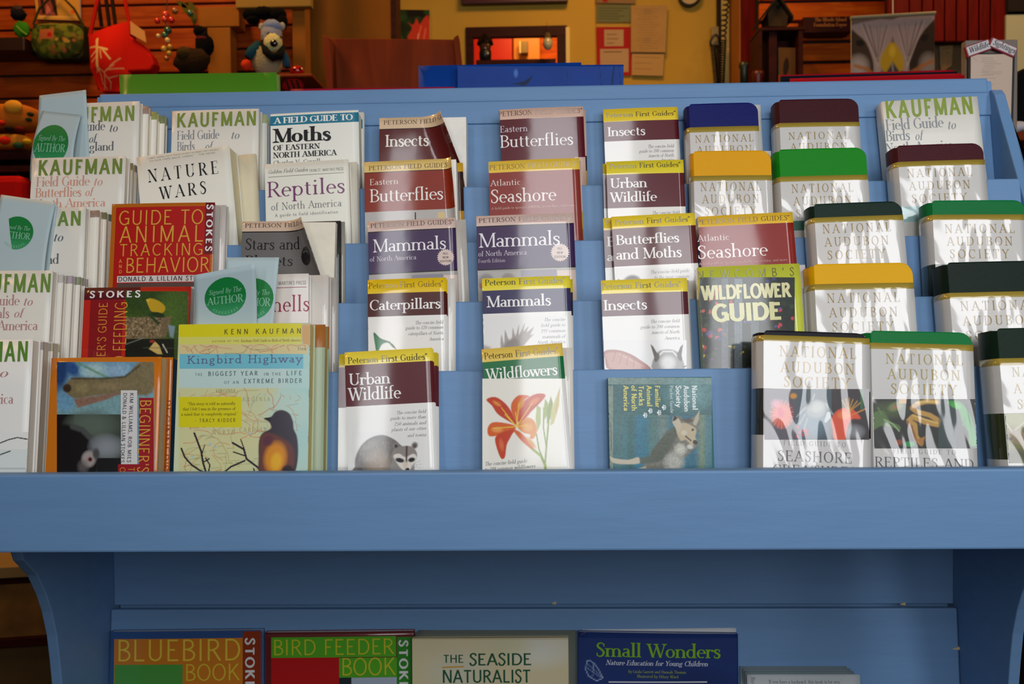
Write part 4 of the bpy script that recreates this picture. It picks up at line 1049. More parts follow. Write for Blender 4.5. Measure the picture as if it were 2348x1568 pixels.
cv.poly([(1491, 789), (1497, 794), (1508, 812), (1500, 820)], '58504c', 2).poly([(1566, 789), (1560, 795), (1553, 812), (1562, 820)], '58504c', 2).ell(1506, 820, 6, 12, '5a5652', 20, .5).ell(1558, 818, 6, 12, '5a5652', -20, .5).line([(1566, 842), (1576, 838)], 2, '3a3432')
first(4, (1378, 643), (1575, 637), .012, .028, 'yellow topped insects guide with insect head and wing, fourth row', (1380, 1562, 663, 13), (674, 726), '5a2630',
      [('Insects', 1384, 1484, 712, 24)], [('The concise field', 1491, 1558, 741), ('guide to 200 common', 1468, 1558, 754), ('insects of North', 1494, 1558, 766), ('America', 1524, 1558, 779)], yel='f0da48', pic=cv, bow=.0014)
copy_behind(4, (1400, 646), (1579, 642), .0125, .0133, 'insects guide copy just behind the insect head one', 'insects first guides', base='c8c2b8', page='8a7a70')
# flower guide with the photographic cover
cv = Canvas(1604, 636, 1822, 850, 1.8, '14201a')
cv.noise(.5, 9, 4).blobs(150, 3, 9, ['22361c', '1c2c1a', '2c4424', '101812'], 4, .8).blobs(26, 3, 7, ['c8402c', 'b8322a', 'c85a44'], 5, .6, (1604, 636, 1680, 800)).blobs(30, 3, 7, ['3a3c78', '4a4a88', '2c3468'], 6, .6).blobs(12, 3, 6, ['c23a4c', 'a82c48'], 9, .6, (1760, 660, 1822, 800)).blobs(14, 2, 5, ['c8a82c', 'd0b83c', '6a3a78'], 7, .6, (1604, 790, 1720, 850))
cv.rect(1655, 640, 1668, 850, '5a6870', .7).rect(1684, 640, 1702, 850, '6c7c84', .7).rect(1722, 720, 1740, 850, '5c6a72', .6).noise(.2, 3, 3)
b = Book(4, (1600, 613), (1833, 604), .017, 'lime green wildflower guide with dark flower photo and pale block title', T=.027, base='c4cc44', m=M_GLOSS, page='dcd8d4', spine_col='d2cc10', bow=.0016, inset=.0014)
b.pic(cv).txt("NEWCOMB'S", 1600, 1822, 641, 20, '5a5c2a', 'thin', track=.65, lift=.0004)
b.txt('WILDFLOWER', 1609, 1814, 689, 34, 'dcd8a4', 'black', track=-.01, lift=.0005).txt('GUIDE', 1635, 1794, 739, 42, 'd8d69c', 'black', track=.02, lift=.0005).done()
copy_behind(4, (1640, 611), (1846, 607), .009, .0098, 'white page edges of a flower guide behind the lime green one', 'flower guides', base='dcdad8', page='d8d4d2')
# front row
cv = Canvas(1106, 868, 1288, 1086, 1.6, 'ece9dd')
O1, O2, O3 = 'd8601c', 'c43c18', 'e08a2c'
cv.line([(1206, 1015), (1222, 1030), (1240, 1045), (1250, 1066), (1252, 1090)], 6, '9ab04c', 2).line([(1230, 995), (1236, 1030), (1248, 1060)], 3, '7f9a44', 1.5).line([(1258, 965), (1254, 1010), (1250, 1060)], 4, '8aa04c', 2).line([(1247, 935), (1246, 980), (1252, 1020)], 3, '7f9a44', 1.5)
cv.poly([(1231, 928), (1240, 935), (1240, 970), (1232, 990), (1228, 960)], 'a8b868', 2).poly([(1250, 914), (1257, 925), (1256, 950), (1249, 962), (1246, 940)], '98ac58', 2).poly([(1263, 908), (1268, 925), (1262, 960), (1254, 972), (1254, 940)], '7f9a44', 2).poly([(1284, 888), (1282, 930), (1270, 970), (1262, 976), (1264, 940)], 'c2c078', 2).poly([(1284, 888), (1280, 900), (1272, 940), (1276, 950)], 'c8a868', 2)
cv.poly([(1115, 916), (1136, 910), (1160, 926), (1176, 950), (1186, 975), (1160, 962), (1140, 948), (1128, 930)], O2, 2.5).poly([(1174, 922), (1190, 906), (1214, 908), (1204, 916), (1200, 930), (1190, 966), (1180, 960), (1172, 940)], O1, 2.5)
cv.poly([(1196, 930), (1214, 910), (1236, 902), (1251, 906), (1240, 922), (1218, 944), (1198, 968), (1188, 970)], O2, 2.5).poly([(1186, 976), (1206, 958), (1222, 962), (1230, 976), (1230, 994), (1222, 1006), (1214, 1004), (1216, 996), (1200, 992)], O3, 2.5).poly([(1176, 985), (1192, 990), (1212, 1010), (1224, 1030), (1206, 1020), (1190, 1004)], O1, 3)
cv.poly([(1183, 978), (1160, 970), (1130, 968), (1118, 982), (1122, 1000), (1146, 998), (1172, 996)], O1, 2.5).poly([(1178, 984), (1150, 992), (1136, 1002), (1137, 1020), (1148, 1050), (1158, 1048), (1162, 1020), (1172, 1000)], O2, 2.5)
cv.ell(1140, 925, 14, 6, 'e48a3c', 30, .9).ell(1195, 925, 8, 16, 'e49a3c', 20, .9).ell(1225, 920, 16, 8, 'e07a34', -35, .9).ell(1210, 980, 14, 12, 'e8a440', 0, .9).ell(1140, 985, 16, 8, 'e89a50', 0, .9).ell(1150, 1020, 7, 18, 'd86a3c', -10, .9).ell(1218, 1015, 6, 20, 'dca040', -40, .9)
for a, c in (((1184, 978), (1150, 935)), ((1184, 978), (1190, 925)), ((1184, 978), (1220, 925)), ((1184, 978), (1130, 982)), ((1184, 978), (1208, 975)), ((1178, 972), (1158, 950)), ((1186, 970), (1182, 945))): cv.line([a, c], 2, 'f0c83c', 1.6, .9)
cv.line([(1136, 918), (1160, 935)], 1, '8a2c10').line([(1240, 918), (1215, 942)], 1, '8a2c10')
b = first(5, (1104, 801), (1289, 786), .012, .030, 'yellow and green wildflowers guide with orange lily picture, front row middle', (1111, 1282, 824, 15), (831, 883), '12703c',
      [('Wildflowers', 1116, 1280, 872, 26)], [], yel='e8c85c', pic=None, bow=.0016, page='dcd6ca')
bb = Book.__new__(Book); bb.__dict__.update(b.__dict__)
panel_mesh('cover_picture', cv, lambda px, py: bb.surf(*(lambda q: (q[0], max(.0, q[1])))(bb.loc(px, py)), .00012), M_GLOSS, b.root)
bb.tx = []
bb.txt('The concise field guide', 1112, 1209, 1068, 8.5, '77777a', 'small', slant=.22, lift=.0004).txt('to 188 common wildflowers', 1112, 1228, 1081, 8.5, '77777a', 'small', slant=.22, lift=.0004)
mb = MB()
for pts, c in bb.tx: mb.face(pts, c)
mb.build('blurb_lettering', M_GLOSS, b.root)
copy_behind(5, (1120, 799), (1313, 797), .016, .0172, 'white wildflowers guide behind the lily one, pale right side showing', 'wildflowers guides', base='e2ddd4', page='ddd6cc', bands=[])
# small square guide with a coyote picture, lying turned on its side
cv = Canvas(1394, 866, 1632, 1090, 1.7, '2c6468')
cv.rect(1394, 866, 1632, 882, '7f9a94', .8).noise(.15, 40, 2).ell(1580, 900, 70, 50, '5f8e90', 0, 1).rect(1405, 955, 1640, 1090, '1a7086', .8)
for x, w, c in ((1420, 30, '3f6c68'), (1446, 14, '2c5c50'), (1470, 20, '14708c'), (1496, 14, '4c7468'), (1520, 26, '7c8c7c'), (1552, 30, '146a88'), (1590, 24, '0f5c78'), (1610, 16, '7c8a5c'), (1622, 14, '3c7078')):
    cv.mix(np.exp(-((cv.X - x) / (w * .6)) ** 2) * .75 * (cv.Y > 950), c)
cv.rect(1394, 884, 1406, 1090, '8c9a86', .7).noise(.08, 12, 8).rect(1418, 957, 1600, 959, '1c4c50', .5)
cv.poly([(1548, 965), (1556, 952), (1566, 960), (1580, 962), (1598, 952), (1602, 980), (1592, 1005), (1600, 1020), (1580, 1040), (1560, 1060), (1545, 1090), (1480, 1090), (1478, 1062), (1490, 1045), (1510, 1020), (1530, 1000), (1545, 985)], '6c6c60', 3)
cv.poly([(1490, 1042), (1520, 1000), (1545, 978), (1552, 996), (1530, 1040), (1506, 1060)], '4c5648', 5).ell(1545, 1060, 28, 30, 'a8aaa0', 30, .8).ell(1560, 1030, 18, 16, 'b8b8ac', 20, .8).noise(.25, 3, 5)
cv.poly([(1550, 984), (1562, 970), (1578, 972), (1596, 984), (1594, 1002), (1600, 1016), (1586, 1020), (1572, 1008), (1560, 1010)], 'b8a888', 3).ell(1568, 992, 9, 8, 'c8c0a8', 0, .8)
cv.poly([(1541, 966), (1546, 952), (1556, 960), (1562, 974), (1556, 992), (1548, 980)], 'c0b49c', 2).poly([(1541, 966), (1546, 951), (1554, 958), (1548, 964)], '1c1a18', 2).poly([(1594, 956), (1604, 940), (1602, 962), (1596, 976), (1588, 972)], 'b0a890', 2).poly([(1562, 962), (1580, 958), (1590, 964), (1578, 970)], '4a4438', 2)
cv.ell(1594, 1014, 7, 6, '141414', 30, .5).line([(1572, 1000), (1584, 1010)], 3, '2a2620').ell(1588, 985, 3, 3, '2a2010').ell(1582, 1024, 9, 7, 'c8c8bc', 10, .8)
cv.poly([(1398, 1044), (1406, 1050), (1440, 1054), (1464, 1048), (1466, 1062), (1430, 1064), (1404, 1060)], 'c2b9a4', 2).poly([(1440, 1082), (1480, 1068), (1490, 1090), (1440, 1090)], 'b0a890', 3).poly([(1466, 1050), (1490, 1044), (1500, 1060), (1468, 1064)], '4c5a50', 4)
cv.line([(1400, 970), (1402, 1030)], 1.6, '4c4c3c', 1.5)
b = Book(5, (1394, 866), (1631, 864), .014, 'teal pocket guide with a coyote, turned sideways, front row beside the blue gap', T=.016, base='4c7c7c', m=M_SATIN, page='b8c4b8', bow=.001, H=None)
b.pic(cv, mt=M_SATIN)
L = .0004
for st, x, ya, yb, c, cap, stl in (('National', 1586, 884, 940, 'dfe8e8', 12, 'heavy'), ('Audubon', 1567, 884, 944, 'dfe8e8', 12, 'heavy'), ('Society', 1549, 884, 934, 'dfe8e8', 12, 'heavy'), ('Pocket Guide', 1535, 884, 947, 'c8d8d8', 8, 'sans'),
    ('Familiar', 1501, 884, 934, 'd8d070', 12, 'heavy'), ('Animal', 1482, 884, 932, 'd8d070', 12, 'heavy'), ('Tracks', 1464, 884, 930, 'd8d070', 12, 'heavy'), ('of North', 1447, 884, 942, 'd8d070', 12, 'heavy'), ('America', 1429, 884, 942, 'd8d070', 12, 'heavy')):
    b.txt(st, x, (ya, yb), 0, cap, c, stl, d='d', track=.04, lift=L)
def paw(cx, cy):
    for dx, dy, r in ((0, 0, 3.2), (4.5, -3.5, 1.7), (5.5, 0, 1.7), (4.5, 3.6, 1.7), (1, -4.8, 1.6), (1, 4.8, 1.6)):
        x0, z0 = b.loc(cx + dx, cy + dy); k = b.sc
        b.tx.append(([b.surf(x0 + r * k * math.cos(a * PI / 4), z0 - r * k * math.sin(a * PI / 4), L) for a in range(8)][::-1], lin('dfe8e8')))
for q in ((1520, 934), (1489, 942), (1509, 946), (1477, 952)): paw(*q)
b.done()

# ---------------------------------------------------------------- guides in vinyl covers and clear jackets
GOLD = 'a08a34'
def vinyl(row, TL, TR, t, T, vin, jy, label, words, gold=None, white=True, photo=None, under=None, bow=.001, low=None, jackwhite='cac8c4', sptx=None, group=None):
    """jy = picture heights of the jacket's top edge and of the end of its gold band (left edge)"""
    b = Book(row, TL, TR, t, label, T=T, base=jackwhite, bow=bow, name='vinyl_covered_guide', kind='vinyl', page='e6e2da', group=group)
    b.vin = vin; b.zj = b.loc(TL[0], jy[0])[1]
    b.band(None, jy[1], GOLD, spine=True)
    for q in words: b.txt(q[0], q[1], q[2], q[3], q[4], q[5] if len(q) > 5 else '94782c', 'light', track=q[6] if len(q) > 6 else .30, lift=.0002)
    if under: b.band(under[0], under[1], under[2], spine=True)
    if photo: b.pic(photo, lift=.0002)
    if sptx:
        for st, ya, yb in sptx: b.spine_txt(st, (ya, yb), .55, None, 8, '77777a')
    b.done(); return b
def nas(x0, x1, y, dy, cap, n=3, sl=0):
    w = x1 - x0
    return [('NATIONAL', x0, x1, y, cap), ('AUDUBON', x0 + w * .03, x1 - w * .03, y + dy, cap), ('SOCIETY', x0 + w * .07, x1 - w * .08, y + 2 * dy, cap)][:n]
vinyl(1, (1580, 239), (1737, 235), .030, .034, '101860', (293, 305), 'navy vinyl guide with clear jacket, top row', nas(1594, 1727, 328, 25, 17, 2))
copy_behind(1, (1620, 243), (1744, 240), .0022, .0024, 'white page corner behind the navy guide', 'pale guides behind', base='e0e0dc', m=M_SATIN)
vinyl(1, (1786, 229), (1967, 226), .032, None, '3c1018', (283, 293), 'maroon vinyl guide in the top row between navy guide and right bird guide', nas(1808, 1946, 321, 25, 17, 2))
vinyl(2, (1590, 347), (1767, 345), .022, .032, 'e0a008', (404, 416), 'yellow vinyl guide in second row below the navy one', nas(1606, 1744, 439, 28, 20))
copy_behind(2, (1620, 346), (1768, 346), .0052, .0056, 'pale book corner behind the second row yellow guide', 'pale guides behind', base='dcd8cc', m=M_SATIN)
vinyl(2, (1786, 343), (1985, 338), .032, None, '128418', (406, 418), 'bright green vinyl guide, second row', nas(1815, 1956, 443, 29, 20), under=(508, 530, '3a7060'))
vinyl(2, (2057, 334), (2253, 328), .032, None, '44141c', (372, 384), 'maroon vinyl guide in second row at the right, below the white bird guide', nas(2080, 2228, 408, 29, 20), under=(475, 510, '9ac0c0'))
vinyl(3, (1866, 468), (2067, 461), .032, None, '10281e', (500, 512), 'very dark green vinyl guide, third row under the bright green one', nas(1886, 2042, 536, 30, 21), sptx=[('BIRDS', 520, 580)])
vinyl(3, (2137, 460), (2350, 459), .032, None, '0a7038', (493, 506), 'deep green vinyl guide, third row at the right edge', nas(2166, 2325, 535, 29, 21), under=(606, None, '14281c'), sptx=[('REPTILES', 520, 600)])
vinyl(4, (1866, 606), (2091, 602), .032, None, 'e0a806', (652, 666), 'yellow vinyl guide, fourth row beside the lime green flower guide', nas(1896, 2062, 695, 33, 22), sptx=[('SHELLS', 690, 760)])
vinyl(4, (2172, 602), (2392, 597), .034, None, '0e2018', (672, 685), 'blackish green vinyl guide, fourth row at the right edge', nas(2202, 2376, 713, 34, 22), sptx=[('MAMMALS', 690, 740)])
cv = Canvas(1752, 892, 1992, 1008, 1.7, '241c20')
cv.noise(.3, 10, 2).rect(1752, 892, 1826, 1008, '504c58', .8).rect(1826, 892, 1905, 1008, '3c5460', .8).ell(1862, 970, 44, 40, '5c7888', 0, .9).ell(1792, 953, 26, 32, 'd8583c', 0, .35)
for i in range(36):
    a = i * PI / 18; cv.line([(1791 + 10 * math.cos(a), 948 + 12 * math.sin(a)), (1791 + 27 * math.cos(a), 950 + 33 * math.sin(a))], 2, 'e8826c' if i % 2 else 'c84434', 1.5, .8)
cv.ell(1789, 946, 9, 14, 'd02c5c', 0, .8).ell(1778, 925, 14, 12, 'd888a0', 0, .9, .7).ell(1870, 938, 27, 24, '8c9494', -15, .3).ell(1872, 934, 20, 15, 'a8aea8', -15, .8).poly([(1888, 966), (1895, 945), (1904, 944), (1903, 958), (1892, 970)], 'b8c0c0', 2)
for a in ((1845, 935, 1826, 955), (1845, 950, 1832, 972), (1850, 960, 1842, 985), (1892, 925, 1908, 950), (1862, 915, 1866, 905)): cv.line([a[:2], a[2:]], 4, '8c9898', 2)
cv.poly([(1905, 960), (1920, 940), (1945, 935), (1962, 945), (1972, 960), (1950, 962), (1940, 990), (1936, 1008), (1912, 1008), (1908, 985)], 'd8461c', 3).ell(1935, 952, 20, 12, 'e8762c', 0, .8)
for dx in (-14, -6, 2, 10, 20, 28): cv.line([(1944, 945), (1944 + dx, 912 + abs(dx) * .4)], 3, 'b8882c', 2, .8)
cv.line([(1955, 950), (1982, 938)], 3, 'c87c2c', 2).ell(1818, 908, 10, 8, 'c88a1c', 0, .8).blobs(10, 2, 6, ['b8304c', 'c04058'], 3, .7, (1826, 975, 1850, 1005)).ell(1960, 990, 26, 20, '8c9094', 0, .9, .7).rect(1972, 892, 1978, 940, '1c6c38', .7)
W1 = [('NATIONAL', 1787, 1962, 817, 25, 'b08c34', .22), ('AUDUBON', 1789, 1958, 853, 25, 'b08c34', .22), ('SOCIETY', 1796, 1948, 887, 25, 'b08c34', .22), ('FIELD GUIDE TO', 1796, 1938, 1020, 11, '85888c', .32), ('SEASHORE', 1782, 1952, 1056, 24, '4c4c50', .12), ('CREATURES', 1771, 1962, 1088, 24, '4c4c50', .12)]
vinyl(5, (1752, 757), (1993, 765), .036, .050, '14141c', (768, 782), 'black vinyl seashore guide with coral and crab pictures, front row right', W1, photo=cv, sptx=[('SEASHORE', 800, 860)], under=(890, 997, '1c1418'))
cv = Canvas(2000, 915, 2240, 1028, 1.7, '10140f')
cv.noise(.4, 8, 6).ell(2040, 940, 46, 24, '3c4c24', 0, .9).ell(2052, 932, 22, 12, '6c7c44', -20, .7).ell(2052, 933, 9, 5, '9c6a50', -20, .7).poly([(2000, 950), (2014, 942), (2026, 944), (2040, 966), (2060, 975), (2062, 985), (2044, 980), (2020, 976), (2000, 985)], '4c6c34', 3).line([(2026, 962), (2046, 972), (2060, 988)], 3, '8caa78', 2).line([(2012, 935), (2020, 950)], 3, '5c7c3c', 2).rect(2060, 915, 2076, 926, 'c8901c', .8)
cv.line([(2148, 922), (2124, 920), (2100, 926), (2090, 936), (2100, 944), (2130, 952), (2150, 964), (2148, 974), (2120, 968), (2090, 956), (2082, 964), (2096, 974), (2098, 1000), (2110, 1016)], 11, 'b88c3c', 3).line([(2100, 924), (2124, 920), (2146, 922)], 5, 'd8b868', 3, .8).line([(2092, 952), (2120, 962), (2148, 970)], 5, 'd0ac5c', 3, .8).line([(2080, 968), (2092, 990), (2098, 1010)], 7, '8c5c28', 3)
cv.rect(2150, 915, 2190, 1028, '344c4c', .6).poly([(2170, 920), (2196, 920), (2214, 936), (2226, 960), (2234, 990), (2238, 1020), (2222, 1020), (2218, 990), (2204, 965), (2196, 940), (2180, 932)], '1c8c2c', 3).ell(2190, 930, 16, 8, '3ca83c', 20, .8).poly([(2212, 950), (2204, 975), (2214, 978)], '1c7c28', 2)
cv.ell(2084, 1018, 16, 8, '1c8c4c', 0, .7).ell(2060, 1014, 10, 8, '8c3c1c', 0, .7).poly([(2100, 1008), (2120, 1000), (2112, 1024)], 'a86c28', 3)
W2 = [('NATIONAL', 2030, 2206, 834, 24, 'a8903c', .24), ('AUDUBON', 2034, 2200, 869, 24, 'a8903c', .24), ('SOCIETY', 2041, 2193, 903, 24, 'a8903c', .24), ('FIELD GUIDE TO', 2046, 2190, 1039, 11, '85888c', .32), ('REPTILES AND', 2005, 2232, 1070, 23, '4c4c50', .08)]
vinyl(5, (1997, 758), (2229, 763), .034, .036, '0c7236', (786, 800), 'green vinyl reptiles guide with snake and lizard pictures, front row right', W2, photo=cv)
cv = Canvas(2287, 948, 2420, 1062, 1.8, '6c6c38')
cv.noise(.2, 12, 1).ell(2330, 960, 50, 24, '8c8c4c', 0, .9).poly([(2310, 990), (2326, 985), (2345, 992), (2350, 1020), (2330, 1018), (2312, 1004)], '8c7c5c', 3).line([(2318, 988), (2308, 974), (2302, 968)], 3, 'b8ac8c', 2).line([(2326, 985), (2344, 970)], 3, 'b8ac8c', 2).ell(2314, 1006, 6, 4, '1c1814', 0, .6).ell(2330, 1045, 50, 20, '4c4c2c', 0, .9)
W3 = [('NATIONAL', 2320, 2480, 864, 22, 'a8903c', .24), ('AUDUBON', 2324, 2476, 902, 22, 'a8903c', .24), ('SOCIETY', 2332, 2468, 938, 22, 'a8903c', .24)]
vinyl(5, (2286, 753), (2530, 748), .036, .046, '0e2418', (822, 838), 'black green vinyl guide with deer picture, front row cut by the right edge', W3, photo=cv, sptx=[('MAMMALS', 860, 900)], under=(948, 1054, '2c3414'))

# ---------------------------------------------------------------- large books on the lower shelf
GR = 'large guides on the lower shelf'
b = Book(6, (254, 1448), (602, 1444), .010, 'orange and blue bluebird book, first on the lower shelf', T=.012, base='2c5088', m=M_GLOSS, page='c8ccc8', bow=.002)
b.band(1465, None, 'cc7a20', 262, 557).band(1447, None, '8c3010', 557, 598).band(1524, None, '4c9a40', 263, 420)
b.txt('BLUEBIRD', 267, 554, 1516, 48, 'e4c440', 'thin', track=.05).txt('BOOK', 424, 552, 1560, 37, 'd8c038', 'thin', track=.04).txt('STOKES', 563, (1462, 1600), 0, 21, 'dcdcda', 'heavy', d='d', track=.14)
b.done()
b = Book(6, (608, 1450), (949, 1446), .010, 'green and maroon bird feeder book with curling top, on the lower shelf', T=.012, base='641c1c', m=M_GLOSS, page='d8dcdc', bow=.0014)
b.band(1461, 1508, '52a824', 622, 908).band(1508, None, 'b81418', 622, 778).band(1508, 1553, '52a824', 778, 910).band(1460, None, '2c8424', 910, 946).band(1553, None, '202c34', 778, 806).band(1553, None, 'a8b8c8', 806, 910)
b.txt('BIRD FEEDER', 625, 905, 1502, 35, 'c8c02c', 'thin', track=.03).txt('BOOK', 782, 909, 1548, 39, 'c8c02c', 'thin', track=.03).txt('STOKES', 915, (1467, 1600), 0, 20, 'dcdcda', 'heavy', d='d', track=.14)
b.done()
for i, (x0, x1, y, T) in enumerate(((958, 1322, 1447, .0075), (952, 1313, 1452, .0155))):
    copy_behind(6, (x0, y), (x1, y), .0072, T, 'grey edged seaside book behind the cream one, ' + ('farthest', 'nearest')[i], 'seaside books', base='6c746c', page='7c8478')
cv = Canvas(945, 1462, 1303, 1600, 4, 'd6caa2'); cv.ell(1240, 1490, 90, 50, 'd8d8c8', 0, 1).ell(1050, 1540, 90, 60, 'd0ceb4', 0, 1).ell(1150, 1480, 80, 30, 'cfcaa4', 0, 1).noise(.05, 50, 2).rect(945, 1462, 1303, 1466, 'b0a47c', .5)
b = Book(6, (945, 1463), (1303, 1461), .008, 'cream seaside book with dark green art nouveau lettering, lower shelf', T=.0245, base='b4a882', m=M_SATIN, page='a09478')
b.pic(cv)
g1 = '1c5438'
b.txt('THE', 1016, 1064, 1519, 18, g1, 'sans', track=.02, lift=.0004).txt('SEASIDE', 1076, 1220, 1525, 27, g1, 'sans', track=.0, lift=.0004).txt('NATURALIST', 1014, 1218, 1565, 29, g1, 'sans', track=.0, lift=.0004)
p = [b.loc(1014, 1531), b.loc(1064, 1529), b.loc(1064, 1526), b.loc(1014, 1528)]; b.tx.append(([b.surf(x, z, .0004) for x, z in p], lin('c8983c')))
b.done()
cv = Canvas(1326, 1462, 1690, 1600, 3, '1c3470'); cv.ell(1600, 1600, 120, 80, '142858', 0, 1)
wing = 'a8c0e0'
cv.line([(1345, 1516), (1352, 1513), (1364, 1522), (1372, 1534), (1382, 1552)], 2.2, wing, 1.6, .7).line([(1345, 1516), (1343, 1535), (1350, 1550), (1368, 1560), (1382, 1554)], 2.2, wing, 1.6, .7).line([(1346, 1520), (1380, 1552)], 1.6, wing, 1.5, .5).line([(1345, 1530), (1378, 1553)], 1.6, wing, 1.5, .5).line([(1360, 1520), (1362, 1545), (1354, 1552)], 1.6, wing, 1.5, .5)
cv.rect(1396, 1560, 1620, 1563, 'c8ccd0')
b = Book(6, (1326, 1448), (1692, 1453), .008, 'dark blue book of nature lessons with lime green title, lower shelf', T=.014, base='1c3470', m=M_GLOSS, page='d8dadc', bow=.003)
b.pic(cv)
b.txt('Small Wonders', 1366, 1652, 1504, 31, '7cb41c', 'serif', track=.0, lift=.0004).txt('Nature Education for Young Children', 1389, 1622, 1523, 11, 'd8dce8', 'serif', slant=.22, lift=.0004)
b.txt('By Linda Garrett and Hannah Thomas', 1440, 1572, 1541, 6.5, '98a838', 'small', lift=.0004).txt('Illustrated by Hilary Ward', 1460, 1555, 1552, 6.5, '98a838', 'small', lift=.0004).done()
copy_behind(6, (1335, 1445), (1688, 1441), .005, .0054, 'white pages showing above the dark blue nature book', 'nature lesson books', base='d8dce0', page='e8eaec')
for i, (x0, x1, y, T) in enumerate(((1697, 1942, 1529, .0045), (1704, 1950, 1534, .009), (1708, 1958, 1540, .0135))):
    copy_behind(6, (x0, y), (x1, y), .0042, T, 'thin grey booklet behind the white backyard booklet, ' + ('farthest back', 'middle one', 'nearest to it')[i], 'grey booklets', base='6c7c84', page='98a4a8', name='booklet', m=M_SATIN)
b = Book(6, (1713, 1548), (1972, 1548), .004, 'white backyard booklet with a small quotation, lower shelf right', T=.0185, base='b8c0c4', m=M_SATIN, page='c8ccd0', name='booklet')
b.txt('"If you have a backyard, this book is for you."', 1760, 1930, 1566, 8, '6c7074', 'small').txt('Birds', 1722, (1552, 1580), 0, 9, '6c7074', 'small', d='d').done()

# ---------------------------------------------------------------- books standing on the far side of the rack, seen over its top
def far(name, TL, TR, t, T, label, base, m=M_LEATHER, page='e0e0d0', rc=0, y=None):
    b = Book(7, TL, TR, t, label, T=T, base=base, m=m, page=page, name=name, bow=0, inset=.002); return b
b = far('picture_book', (273, 171), (634, 166), .018, .11, 'large lime green book standing behind the rack top at left', '4c8c1c', M_SATIN, page='a8b880'); b.done()
b = far('picture_book', (959, 151), (1333, 143), .012, .086, 'glossy blue picture book behind the rack top, taller left one', '103f94'); b.done()
cv = Canvas(1049, 152, 1430, 215, 2, '0c3c90'); cv.noise(.1, 30, 3).poly([(1172, 193), (1196, 188), (1206, 184), (1221, 174), (1212, 190), (1200, 197), (1190, 194)], '14284c', 1.5).line([(1302, 150), (1298, 215)], 1, '102c60').line([(1375, 152), (1380, 205)], 1.2, '0c2450').line([(1408, 154), (1402, 200)], 3.5, '0c2450').line([(1419, 154), (1424, 200)], 1.2, '0c2450').ell(1183, 168, 6, 12, '4c78c0', 0, .9)
b = far('picture_book', (1049, 151), (1430, 148), .014, .103, 'glossy blue picture book with flying bird outline behind rack top', '0c3c90'); b.pic(cv); b.done()
b = far('picture_book', (665, 204), (1042, 199), .008, .095, 'crimson book edge behind the rack top between green and blue books', 'a01c34', page='b8a0a8'); b.done()
for i, (x0, x1, ya, yb, T, c) in enumerate(((1787, 2186, 172, 160, .078, '9c1420'), (1790, 2195, 175, 164, .086, '141824'), (1812, 2205, 180, 168, .094, 'b01a24'), (1822, 2212, 184, 172, .102, 'a8121c'))):
    b = far('picture_book', (x0, ya), (x1, yb), .006, T, ('dark red', 'black', 'bright red', 'deep red')[i] + ' thin book in the group behind the rack top at right, ' + ('farthest', 'second farthest', 'second nearest', 'nearest')[i], c, page='c8b8b0')
    b.done()
# ---------------------------------------------------------------- the room
M_CREAM = mat('cream_wall_paint', 'b8943c', rough=.8, spec=.1, bump=.0006, bscale=40, mottle=.05, mscale=3)
M_TAN = mat('tan_painted_board', '8a5418', rough=.8, spec=.12, mottle=.07, mscale=4)
M_SLAT = wood('red_brown_slat_wood', '7c2c08', '9c440f', scale=3, stretch=(1.2, 1, 14), knots=False)
M_PINE = wood('knotty_pine', 'b8480a', 'd8680e', scale=3, stretch=(1.2, 1, 12))
M_REDW = wood('red_stained_boards', '560a05', '700f08', scale=3, stretch=(12, 1, 1.2), knots=False)
M_DARKW = wood('dark_stained_wood', '2a0c0a', '3a1410', scale=3, stretch=(2, 1, 8), knots=False)
M_BENCH = wood('brown_bench_wood', '6a2608', '843410', scale=2, stretch=(6, 1, 1), knots=False, rough=.45)
M_FLOOR = wood('floor_boards', '2c1c10', '3a2614', scale=2, stretch=(1, 8, 1), knots=False)
M_CEIL = mat('ceiling_paint', '6c6050', rough=.9, mottle=.03)
M_BACKW = mat('rear_wall_paint', '4c4234', rough=.8, mottle=.03)
M_DARK = mat('dark_recess', '120606', rough=.9)
M_FUR = mat('plush_fur', rough=.95, spec=.1, bump=.004, bscale=160, bdetail=4)
M_GLASS = mat('clear_glass', 'f4f8ff', rough=.02, trans=1)
def struct(name, mb, m, **k):
    o = mb.build(name, m, **k); o['kind'] = 'structure'; return o
def bx(x0, x1, y0, y1, z0, z1, col=(1, 1, 1)): return MB().box(x0, x1, y0, y1, z0, z1, col)
XA, XB, YB, ZC = -3.4, 3.6, 6.0, 3.25
struct('floor', bx(XA, XB, YA, YB, -.05, 0), M_FLOOR)
struct('ceiling', bx(XA, XB, YA, YB, ZC, ZC + .05), M_CEIL)
struct('wall_left', bx(XA - .1, XA, YA, YB, 0, ZC), M_BACKW)
struct('wall_right', bx(XB, XB + .1, YA, YB, 0, ZC), M_BACKW)
struct('wall_far', bx(XA, XB, YB, YB + .1, 0, ZC), M_PINE)
mb = MB()
xs = [XA] + [v for w in WINS for v in w[:2]] + [XB]
for i in range(0, len(xs), 2): mb.box(xs[i], xs[i + 1], YA, YA + .1, 0, ZC)
for w in WINS: mb.box(w[0], w[1], YA, YA + .1, 0, w[2]); mb.box(w[0], w[1], YA, YA + .1, w[3], ZC)
struct('wall_front', mb, M_BACKW)
for i, w in enumerate(WINS):
    mb = MB(); t = .02
    mb.box(w[0] - t, w[0] + t, YA + .06, YA + .12, w[2], w[3], lin('d8d4c8')); mb.box(w[1] - t, w[1] + t, YA + .06, YA + .12, w[2], w[3], lin('d8d4c8'))
    mb.box(w[0], w[1], YA + .06, YA + .12, w[2] - t, w[2] + t, lin('d8d4c8')); mb.box(w[0], w[1], YA + .06, YA + .12, w[3] - t, w[3] + t, lin('d8d4c8'))
    struct('window_%d' % (i + 1), mb, M_PLAST)

